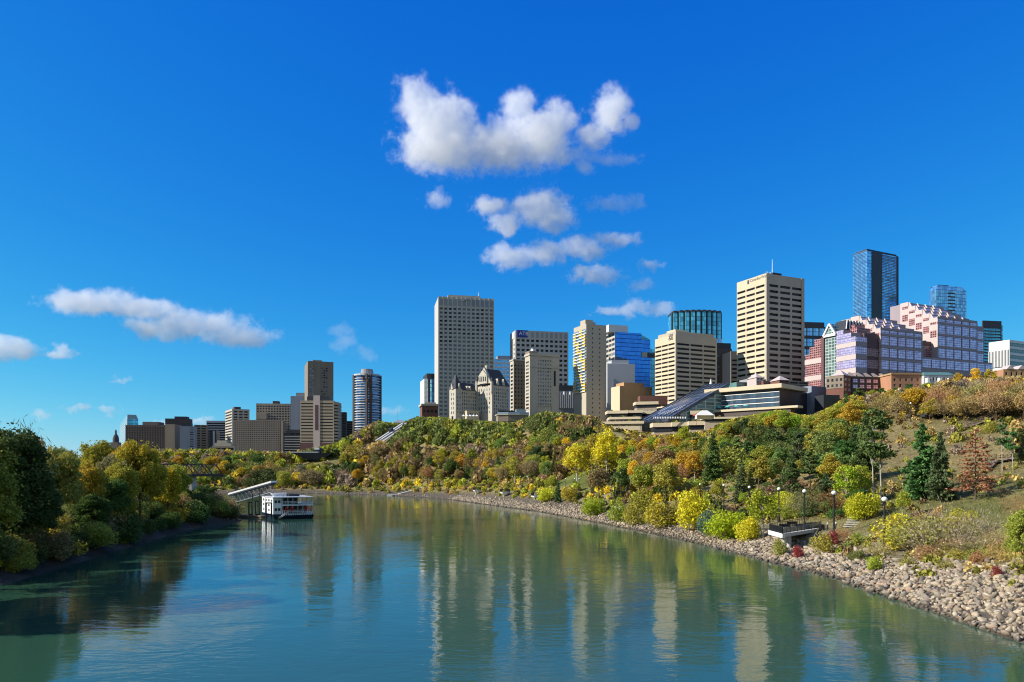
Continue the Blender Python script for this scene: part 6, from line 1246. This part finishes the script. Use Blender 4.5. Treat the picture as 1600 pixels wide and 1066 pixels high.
hero('bigpine', 1470, 784, 110, 'needle', 'pine', 'bushy pine overlapping the largest one', .62)
hero('deadspruce', 1524, 783, 116, 'dead', 'spruce', 'dead rust-brown spruce standing alone on the slope', 1.0)
hero('tallpine', 1566, 738, 82, 'needle', 'pine', 'slim pine rising behind the wooden stair railing', 1.1)
hero('tallpine', 1582, 736, 66, 'needle', 'pine', 'shorter slim pine right behind the wooden stair railing', 1.1)
hero('widepine', 1596, 728, 60, 'dark', 'pine', 'dark pine cut by the right edge above the wooden stairs', .6)
hero('airy0', 1564, 650, 36, 'gold', 'tree', 'round golden tree on the upper right slope', 1.7)
hero('airy0', 1120, 790, 42, 'ygreen', 'tree', 'light green tree among the riverside lamps')
hero('airy1', 1322, 800, 76, 'lime', 'tree', 'yellow-green tree left of the tall bare trunks', 1.2)
hero('airy1', 1346, 790, 66, 'ygreen', 'tree', 'yellow-green tree behind the bright lime shrub', 1.2)
hero('airy0', 1410, 812, 46, 'ygreen', 'tree', 'small yellow-green tree beside the stair rail under the pines')
hero('broad0', 862, 640, 30, 'green', 'tree', 'round green tree in front of the brown stone office block', 1.5)
hero('broad3', 852, 642, 26, 'dark', 'tree', 'dark green tree left beside the round one at the stone office block', 1.3)
hero('widepine', 958, 642, 34, 'dark', 'pine', 'dark pine at the foot of the tan windowless building', .7)
hero('airy1', 752, 642, 34, 'olive', 'tree', 'thin tree standing against the stone hotel', 1.0)
for u_, r_b, hp_, pr_, hu_, lb_ in ((1322, 640, 26, 'spruce0', 'needle', 'dark conifer below the brown brick house'), (1343, 636, 30, 'widepine', 'dark', 'bushy pine in front of the dark window row'), (1362, 634, 24, 'broad0', 'olive', 'olive tree in front of the dark window row'), (1378, 630, 24, 'widepine', 'dark', 'dark pine left of the orange brick building'), (1400, 624, 20, 'broad1', 'green', 'green tree at the foot of the orange brick building'), (1420, 622, 22, 'widepine', 'needle', 'dark pine below the orange brick building'), (1448, 618, 20, 'broad2', 'olive', 'olive tree below the pale period house'), (1498, 612, 30, 'airy0', 'gold', 'golden tree on the crest right of the pale period house'), (1525, 608, 34, 'airy1', 'yellow', 'tall yellow tree on the crest before the dark red block'), (1548, 606, 30, 'airy0', 'gold', 'golden tree on the crest left of the pink brick house'), (1470, 616, 22, 'airy1', 'gold', 'small golden tree in front of the pale period house')):
    hero(pr_, u_, r_b, hp_, hu_, 'tree' if pr_[:4] in ('broa', 'airy') else 'pine' if 'pine' in pr_ else 'spruce', lb_, 1.3)
# left bank: dark backlit trees over the water
LT = 'on the shaded left bank'
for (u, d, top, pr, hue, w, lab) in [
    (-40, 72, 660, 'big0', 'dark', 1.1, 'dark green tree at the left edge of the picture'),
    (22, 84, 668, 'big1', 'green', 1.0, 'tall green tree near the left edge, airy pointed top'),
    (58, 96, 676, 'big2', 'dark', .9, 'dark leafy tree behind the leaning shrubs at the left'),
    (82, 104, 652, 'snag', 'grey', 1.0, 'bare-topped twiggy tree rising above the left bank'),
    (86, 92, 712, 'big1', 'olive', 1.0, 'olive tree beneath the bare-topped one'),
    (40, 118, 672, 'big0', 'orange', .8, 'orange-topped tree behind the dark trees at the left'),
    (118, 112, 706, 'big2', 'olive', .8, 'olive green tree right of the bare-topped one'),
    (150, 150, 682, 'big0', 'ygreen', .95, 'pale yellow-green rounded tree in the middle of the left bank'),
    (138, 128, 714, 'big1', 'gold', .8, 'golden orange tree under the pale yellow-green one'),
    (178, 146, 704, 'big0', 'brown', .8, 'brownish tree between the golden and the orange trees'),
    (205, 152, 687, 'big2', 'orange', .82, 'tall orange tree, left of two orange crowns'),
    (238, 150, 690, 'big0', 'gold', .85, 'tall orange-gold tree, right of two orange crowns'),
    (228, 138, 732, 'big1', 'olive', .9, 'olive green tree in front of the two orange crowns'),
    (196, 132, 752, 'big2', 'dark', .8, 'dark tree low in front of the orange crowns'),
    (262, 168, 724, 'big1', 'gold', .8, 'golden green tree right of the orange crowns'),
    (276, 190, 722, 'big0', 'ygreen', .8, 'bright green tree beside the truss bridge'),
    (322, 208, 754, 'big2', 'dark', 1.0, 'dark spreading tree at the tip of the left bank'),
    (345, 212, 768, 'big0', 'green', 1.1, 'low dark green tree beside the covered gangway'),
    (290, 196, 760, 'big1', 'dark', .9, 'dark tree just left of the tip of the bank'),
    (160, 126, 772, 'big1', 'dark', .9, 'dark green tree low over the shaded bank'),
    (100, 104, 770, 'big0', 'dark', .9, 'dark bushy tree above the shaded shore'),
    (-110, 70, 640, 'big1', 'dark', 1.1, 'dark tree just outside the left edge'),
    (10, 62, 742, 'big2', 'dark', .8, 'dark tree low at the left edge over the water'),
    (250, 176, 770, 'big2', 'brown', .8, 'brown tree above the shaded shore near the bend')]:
    x = d*(u-800)/F; z = gz(x, d); h = max(4.5, H+(HOR-top)*d/F-z)
    kind = 'bare' if pr == 'snag' else 'tree'
    
    for _ in range(60):
        if float(left_h(np.array([x]), np.array([d]))[1][0]) > 4: break
        x -= .5; 
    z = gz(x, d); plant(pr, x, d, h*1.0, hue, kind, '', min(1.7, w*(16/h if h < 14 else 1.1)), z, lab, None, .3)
for i in range(150):
    t = random.random(); u = -60+430*t+random.uniform(-10, 10)
    for _ in range(20):
        d = random.uniform(62, 225); x = d*(u-800)/F; s = float(left_h(np.array([x]), np.array([d]))[1][0])
        if 1.2 < s < 12: break
    else: continue
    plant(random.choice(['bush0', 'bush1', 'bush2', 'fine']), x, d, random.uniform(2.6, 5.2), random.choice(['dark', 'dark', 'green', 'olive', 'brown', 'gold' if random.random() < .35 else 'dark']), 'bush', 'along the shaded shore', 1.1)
# back rows on the left bank so that its crowns close up
for i in range(26):
    u = random.uniform(-120, 300); d = random.uniform(120, 205); x = d*(u-800)/F-random.uniform(8, 40); d += 8
    if float(left_h(np.array([x]), np.array([d]))[1][0]) < 10 or gz(x, d) < 1: continue
    plant(random.choice(['big0', 'big1', 'big2']), x, d, random.uniform(10, 13.5), random.choice(['dark', 'green', 'olive', 'brown', 'gold']), 'tree', 'in the back of the left bank', 1.0)

# the valley side
NOGO = []   # (u0,u1,r0,r1) kept free of plants: terraces, lawns, paths, stairs
def zone(u, r, s):
    """mix of kinds and colours seen around picture column u, row r (foot of the plant); s metres from the water"""
    R_ = random.random
    if u < 560:
        if 455 < u < 600 and 708 < r < 745 and R_() < .4: return 'spruce', ['dark', 'needle'], (7, 11)
        return ('tree' if R_() < .6 else 'bush'), ['olive', 'olive', 'ygreen', 'brown', 'gold', 'green', 'dark', 'grey'], (6, 11)
    if u < 870:
        if r < 702 and u > 590: return ('bush' if R_() < .6 else 'tree'), ['green', 'green', 'olive', 'green', 'green', 'ygreen'], (4, 7.5)
        if r < 722: return random.choice(['tree', 'bush', 'bare']), ['brown', 'grey', 'olive', 'tan', 'brown', 'olive', 'green'], (4.5, 8)
        if r < 757: return random.choice(['tree', 'birch', 'bare', 'birch', 'spruce']), ['gold', 'dark', 'brown', 'gold', 'green', 'olive', 'olive', 'ygreen'], (7, 11)
        return 'bush', ['yellow', 'ygreen', 'gold', 'olive', 'olive', 'brown', 'tan', 'ygreen'], (2.5, 5)
    if u < 1090:
        if r < 700: return random.choice(['bush', 'tree', 'bare']), ['dark', 'olive', 'brown', 'green', 'olive', 'gold'], (3.5, 6)
        if r < 760: return random.choice(['tree', 'bare', 'birch', 'birch']), ['olive', 'olive', 'ygreen', 'gold', 'yellow', 'brown', 'ygreen'], (6, 10)
        return random.choice(['bush', 'bush', 'tree']), ['olive', 'ygreen', 'green', 'brown', 'yellow'], (2.5, 5)
    if u < 1345:
        if r < 685: return 'tree', ['olive', 'ygreen', 'olive', 'ygreen', 'olive', 'gold'], (7, 10)
        if r < 770: return random.choice(['pine', 'tree', 'tree', 'spruce', 'bush', 'birch']), ['dark', 'green', 'olive', 'green', 'ygreen'], (4.5, 8.5)
        return random.choice(['bush', 'bush', 'tree', 'pine']), ['green', 'olive', 'brown', 'ygreen', 'dark'], (2, 4.5)
    if r < 662: return random.choice(['bare', 'bare', 'bare', 'tree']), ['grey', 'brown', 'tan', 'brown', 'gold'], (6, 9.5)
    if r < 720: return random.choice(['bush', 'bush', 'bare']), ['brown', 'tan', 'grey', 'olive', 'olive'], (1.2, 3.0)
    return 'bush', ['tan', 'olive', 'tan', 'olive'], (0.6, 1.5)
def where_of(u, r, s):
    if u < 455: return 'behind the riverboat'
    if u < 600: return ('below the round tower', 'right of the riverboat')[r > 735]
    if u < 700: return ('beside the inclined railway', 'above the small floating dock')[r > 722]
    if u < 830: return ('below the stone hotel', 'halfway below the hotel', 'by the farthest overlooks')[0 if r < 705 else 1 if r < 752 else 2]
    if u < 970: return ('below the yellow-striped slab', 'above the lamp lawn', 'between the lawn and the rocks')[0 if r < 700 else 1 if r < 752 else 2]
    if u < 1100: return ('below the planted terraces', 'around the small pavilions', 'by the riverside path lamps')[0 if r < 700 else 1 if r < 752 else 2]
    if u < 1345: return ('below the glass convention hall', 'on the slope above the deck', 'behind the overlook deck')[0 if r < 700 else 1 if r < 775 else 2]
    return ('along the upper right road', 'under the upper right road', 'on the right-hand grass slope')[0 if r < 664 else 1 if r < 720 else 2]
PR = dict(tree=['broad0', 'broad1', 'broad2', 'broad3'], bush=['bush0', 'bush1', 'bush2', 'bush3', 'fine'], bare=['bare0', 'bare1', 'bare2'], spruce=['spruce0', 'spruce1', 'spruce2'], pine=['pine0', 'pine1', 'widepine'], birch=['airy0', 'airy1'])
CELL = {}
def free(x, y, r):
    ci, cj = int(x//8), int(y//8)
    for i in range(ci-2, ci+3):
        for j in range(cj-2, cj+3):
            for (a, b_, c) in CELL.get((i, j), ()):
                if (a-x)**2+(b_-y)**2 < ((r+c)*.78)**2: return False
    return True
def occupy(x, y, r): CELL.setdefault((int(x//8), int(y//8)), []).append((x, y, r))
for q in PLANTS: occupy(q['x'], q['y'], q['h']*.16)
SCRUB = []; cnt = {}
def blocked(x, y, h):
    for (ux0, ux1, r0, r1) in NOGO:
        pass
    return False
def fill(tries):
    got = 0
    ra, rb = np.array([f0.x, f0.y]), np.array([f1.x, f1.y]); rd = rb-ra; rl = float(rd@rd)
    for _ in range(tries):
        y = 60+560*random.random()**1.15; u = random.uniform(250, 1760) if random.random() < .86 else random.uniform(1700, 2300); x = y*(u-800)/F
        if (x < 20 and y < 250): continue
        s = sf_at(x, y)
        if s < 7 or s > 215: continue
        tt = min(1, max(0, float((np.array([x, y])-ra)@rd)/rl)); q_ = ra+rd*tt
        if math.hypot(x-q_[0], y-q_[1]) < 8 or (y < q_[1]+4 and abs(u-(800+F*q_[0]/q_[1])) < 17 and q_[1]-y < 45 and tt > 0 and random.random() < .93): continue
        z = gz(x, y); r = HOR-(z-H)*F/y
        for bx in KEEP:
            if bx[0] < x < bx[1] and bx[2] < y < bx[3]: break
        else:
            if any(a < u < b_ and c < r < d_ for a, b_, c, d_ in CLEAR): 
                if random.random() < .96: continue
            kind, hues, (h0, h1) = zone(u, r, s); h = random.uniform(h0, h1); hue = random.choice(hues)
            if s < 16: kind = 'bush'; h = random.uniform(1.0, 2.6)*(1 if s > 10 else .7)
            if s < 10 and random.random() < .5: continue
            sk = float(skyline(u))
            if 446 < u < 534 and y < 470: sk = max(sk, 724)
            if 925 < u < 1120 and y < 362: sk = max(sk, 682)
            hm = H+(HOR-sk)*y/F-z
            if h > hm: h = hm*random.uniform(.85, 1.05)
            if h < .9: continue
            if h < 3 and kind not in ('bush',): kind = 'bush'
            if u > 1345 and r > 665 and random.random() < .72: continue
            rad = h*(.52 if kind == 'bush' else .27)
            if u > 1090 and 17 < s < 150 and float(vnoise(np.array([x]), np.array([y]), 17, 9)[0]) > .47 and random.random() < .85: continue
            if not free(x, y, rad): continue
            occupy(x, y, rad); got += 1
            if kind == 'bush' and hue in ('brown', 'grey', 'rust', 'tan') and random.random() < .6: pr = 'twiggy'
            else: pr = random.choice(PR[kind])
            if kind == 'spruce' and hue not in ('dark', 'needle'): hue = 'needle'
            if kind == 'pine' and hue not in ('dark', 'needle', 'green'): hue = 'dark'
            if kind == 'bare' and hue not in ('brown', 'grey', 'rust', 'tan'): hue = 'brown'
            CAND.append((h/y, pr, x, y, h, hue, kind, where_of(u, r, s), z))
    return got
CAND = []
fill(30000)
CAND.sort(key=lambda c: -c[0])
lim = dict(tree=215, bush=150, bare=120, spruce=70, pine=60, birch=110); used = {}; REST = []
for c in CAND:
    k = c[6]
    if used.get(k, 0) < lim[k]:
        used[k] = used.get(k, 0)+1; plant(c[1], c[2], c[3], c[4], c[5], k, c[7], random.uniform(1.05, 1.45), c[8], sink=.3)
    else: REST.append(c)
print('plants', len(PLANTS), used, 'rest', len(REST))
realise_plants()
# everything smaller and farther: one mass of scrub and ground cover
def bush_template(n, leaf):
    d = rng.normal(size=(n, 3)); d /= np.linalg.norm(d, axis=1)[:, None]; d[:, 2] = np.abs(d[:, 2])*1.0
    return cards(d*rng.uniform(.55, 1.05, (n, 1))*np.array([.62, .62, .95]), leaf, 1.3)
TPL = [bush_template(150, .26) for _ in range(5)]; SM = [bush_template(46, .30) for _ in range(5)]
VS, TS = [], []
def add_scrub(x, y, z, h, hue, tpl, w=1.0):
    t = tpl[random.randrange(len(tpl))]; a = random.uniform(0, 6.283); ca, sa = math.cos(a), math.sin(a)
    V = t*np.array([h*w, h*w, h]); V = np.stack([V[:,0]*ca-V[:,1]*sa, V[:,0]*sa+V[:,1]*ca, V[:,2]], 1)+np.array([x, y, z-.1]); VS.append(V)
    c = np.array(HUE[hue])*random.uniform(1.4, 2.3); TS.append(np.tile(np.append(c, 1), (len(V), 1)))
for c in REST: add_scrub(c[2], c[3], c[8], c[4], c[5], TPL, .8)
n0 = 0; ra_ = (f0.x, f0.y); rb_ = (f1.x-f0.x, f1.y-f0.y); rb2_ = rb_[0]**2+rb_[1]**2
for _ in range(27000):
    y = 60+560*random.random()**1.5; u = random.uniform(250, 1760) if random.random() < .85 else random.uniform(1700, 2300); x = y*(u-800)/F
    if x < 20 and y < 250: continue
    s = sf_at(x, y)
    if 575 < u < 645 and math.hypot(x-(ra_[0]+rb_[0]*max(0, min(1, ((x-ra_[0])*rb_[0]+(y-ra_[1])*rb_[1])/rb2_))), y-(ra_[1]+rb_[1]*max(0, min(1, ((x-ra_[0])*rb_[0]+(y-ra_[1])*rb_[1])/rb2_)))) < 5: continue
    if s < 5 or s > 210 or (s < 12 and random.random() < .8): continue
    z = gz(x, y); r = HOR-(z-H)*F/y
    if any(a < u < b_ and c < r < d_ for a, b_, c, d_ in CLEAR): continue
    if any(b[0] < x < b[1] and b[2] < y < b[3] for b in KEEP): continue
    dens = 1.0
    if u > 1345 and r > 660: dens = .35
    if random.random() > dens: continue
    kind, hues, _h = zone(u, r, s)
    if z+1.5 > H+(HOR-float(skyline(u)))*y/F: continue
    add_scrub(x, y, z, random.uniform(.5, 1.4)*(1+max(0, y-150)/220), random.choice(hues+['tan', 'brown', 'olive']), SM); n0 += 1
for (tx, ty, tw_, rt, tz) in TERR:      # planting along the terrace edges
    for i in range(int(tw_/1.1)):
        if random.random() < .75: q = random.random(); add_scrub(tx+tw_*q, ty+tw_*q*rt+random.uniform(.8, 5), tz, random.uniform(.5, 1.3), random.choice(['green', 'olive', 'ygreen', 'dark', 'brown']), SM)
V = np.concatenate(VS); T = np.concatenate(TS); me = np_mesh('undergrowth', V, quads_of(V), M_SCRUB)
ca = me.color_attributes.new('tint', 'FLOAT_COLOR', 'POINT'); ca.data.foreach_set('color', T.astype(np.float32).ravel())
tag(link_mesh('undergrowth', me), 'tangle of low autumn scrub covering the valley side', 'undergrowth', kind='stuff'); print('scrub', n0, len(V))
# dry grass tufts near the right bank
VS = []
GP = []
for _ in range(14000):
    y = random.uniform(62, 260); u = random.uniform(1000, 1700); x = y*(u-800)/F; s = sf_at(x, y)
    if s < 10 or s > 110: continue
    GP.append((x, y, gz(x, y)))
GP = np.array(GP); n = len(GP)
Cc = np.repeat(GP, 7, 0)+rng.normal(size=(n*7, 3))*np.array([.35, .35, .02])+np.array([0, 0, .16])
Dd = rng.normal(size=(n*7, 3))*.35+np.array([0, 0, 1]); V = cards(Cc, .055, 9, dirs=Dd)
me = np_mesh('grass', V, quads_of(V), M_SCRUB); ca = me.color_attributes.new('tint', 'FLOAT_COLOR', 'POINT')
gcol = np.where((vnoise(Cc[:,0], Cc[:,1], 25, 5) > .5)[:, None], np.array([[.30,.22,.10]]), np.array([[.13,.14,.045]])); gcol = np.repeat(np.concatenate([gcol, np.ones((len(gcol), 1))], 1), 4, 0)
ca.data.foreach_set('color', gcol.astype(np.float32).ravel()); tag(link_mesh('grass', me), 'dry tan and green grass on the right-hand slope', 'grass', kind='stuff')
# ------------------------------------------------------------------ boulders of the riprap bank
def rockmat():
    m, nt, b = newmat('boulder_stone'); b.inputs['Roughness'].default_value = .9; b.inputs['Specular IOR Level'].default_value = .25
    oi = N(nt, 'ShaderNodeObjectInfo'); ge = N(nt, 'ShaderNodeNewGeometry'); tc = N(nt, 'ShaderNodeTexCoord')
    ad = N(nt, 'ShaderNodeMath'); ad.operation = 'ADD'; L(nt, oi.outputs['Random'], ad.inputs[0]); L(nt, ge.outputs['Random Per Island'], ad.inputs[1])
    fr = N(nt, 'ShaderNodeMath'); fr.operation = 'FRACT'; L(nt, ad.outputs[0], fr.inputs[0])
    base = ramp(nt, fr.outputs[0], [(0, (.20,.175,.15)), (.12, (.46,.40,.30)), (.25, (.36,.29,.23)), (.38, (.28,.26,.23)), (.5, (.55,.50,.41)), (.62, (.42,.32,.25)), (.72, (.24,.22,.20)), (.82, (.50,.44,.36)), (.9, (.33,.30,.27)), (1, (.12,.11,.10))])
    no = N(nt, 'ShaderNodeTexNoise', Scale=3.0, Detail=6.0, Roughness=.7); L(nt, tc.outputs['Object'], no.inputs['Vector'])
    mm = N(nt, 'ShaderNodeMix'); mm.data_type = 'RGBA'; mm.blend_type = 'MULTIPLY'; mm.inputs['Factor'].default_value = 1
    dk = N(nt, 'ShaderNodeHueSaturation', Value=.84); L(nt, base, dk.inputs['Color']); L(nt, dk.outputs[0], mm.inputs[6]); L(nt, ramp(nt, no.outputs['Fac'], [(.3, (.74,.68,.58)), (.6, (1.2,1.12,.98))]), mm.inputs[7]); gp = N(nt, 'ShaderNodeNewGeometry'); sz = N(nt, 'ShaderNodeSeparateXYZ'); L(nt, gp.outputs['Position'], sz.inputs[0]); wl = N(nt, 'ShaderNodeMapRange'); wl.inputs['From Min'].default_value = .12; wl.inputs['From Max'].default_value = .42; wl.inputs['To Min'].default_value = .32; L(nt, sz.outputs['Z'], wl.inputs['Value'])
    wet = N(nt, 'ShaderNodeHueSaturation'); L(nt, wl.outputs[0], wet.inputs['Value']); L(nt, mm.outputs[2], wet.inputs['Color']); L(nt, wet.outputs[0], b.inputs['Base Color'])
    bp = N(nt, 'ShaderNodeBump', Strength=.5, Distance=.06); L(nt, no.outputs['Fac'], bp.inputs['Height']); L(nt, bp.outputs[0], b.inputs['Normal'])
    return m
M_ROCK = rockmat()
def rock_geo(sub, seed):
    bm = bmesh.new(); bmesh.ops.create_icosphere(bm, subdivisions=sub, radius=1); r = np.random.default_rng(seed)
    V = np.array([v.co[:] for v in bm.verts]); V = V*(1+r.normal(size=(1, 3))*0)+np.sin(V[:, [1, 2, 0]]*r.uniform(2, 4, 3)+r.uniform(0, 6, 3))*.13; Fc = np.array([[v.index for v in f.verts] for f in bm.faces]); bm.free()
    for _ in range(13):      # knock flats off the sphere
        n = r.normal(size=3); n /= np.linalg.norm(n); dlim = r.uniform(.42, .8); dd = V@n; V = V-np.outer(np.clip(dd-dlim, 0, None)*.97, n)
    V *= r.uniform(.75, 1.25, 3)*np.array([1.15, .85, .62]); return V, Fc
ROCKS = [rock_geo(2, i) for i in range(10)]; RSM = [rock_geo(1, 40+i) for i in range(10)]
cand = []
for k in range(len(FAR)-1):
    (x0, y0), (x1, y1) = FAR[k], FAR[k+1]
    ln = math.hypot(x1-x0, y1-y0); nx_, ny_ = (y1-y0)/ln, -(x1-x0)/ln
    if y1 < 20 or x1 < -330: continue
    w = 12 if k < 3 else 9.5 if k < 4 else 7.5 if k < 6 else 5.5
    for _ in range(int(ln*w*(6.5 if k < 4 else 3.4 if k < 7 else .5))):
        t = random.random(); s = random.uniform(-1.2, w+random.uniform(-2.5, 1.5)); x = x0+(x1-x0)*t+nx_*s; y = y0+(y1-y0)*t+ny_*s
        if y < 40: continue
        sc = random.uniform(.17, .36)*(1 if k < 5 else 1.25)*random.choice([.7, 1, 1, 1, 1.3, 1.3, 1.8]); cand.append((sc/y, sc, x, y))
for _ in range(300):    # stones along the tip of the left bank
    t = random.uniform(190, 232); x = random.uniform(-100, -72); s = float(left_h(np.array([x]), np.array([t]))[1][0])
    if -1 < s < 3: cand.append((random.uniform(.2, .45)/t, random.uniform(.2, .5), x, t))
cand.sort(key=lambda c: -c[0])
RM = []
for V, Fc in ROCKS: RM.append(np_mesh('boulder', V, Fc, M_ROCK, False))
inview = [c for c in cand if abs(c[2]/c[3]) < .70]
big = inview[:290]; bigset = set(id(c) for c in big)
big.sort(key=lambda c: c[3])
for i, c in enumerate(big):
    o = link_mesh('boulder', RM[random.randrange(len(RM))]); _, sc, x, y = c
    o.location = (x, y, gz(x, y)+sc*.15); o.rotation_euler = (random.uniform(-1, 1), random.uniform(-1, 1), random.uniform(0, 6.28)); o.scale = (sc*random.uniform(.85, 1.2),)*3
    tag(o, 'one of the largest pale boulders heaped along the right-hand shore', 'boulder', 'large riprap boulders on the right-hand shore')
VV, FF, n = [], [], 0
for c in cand:
    if id(c) in bigset: continue
    _, sc, x, y = c; V, Fc = random.choice(ROCKS if y < 130 else RSM)
    E = Matrix.Rotation(random.uniform(0, 6.28), 3, 'Z') @ Matrix.Rotation(random.uniform(-1.2, 1.2), 3, 'X'); V2 = (V*sc)@np.array(E).T+np.array([x, y, gz(x, y)+sc*.12])
    VV.append(V2); FF.append(Fc+n); n += len(V)
me = np_mesh('riprap', np.concatenate(VV), np.concatenate(FF), M_ROCK, False)
tag(link_mesh('riprap', me), 'bank of loose pale riprap stones along the river', 'riprap', kind='stuff'); print('rocks', len(cand))
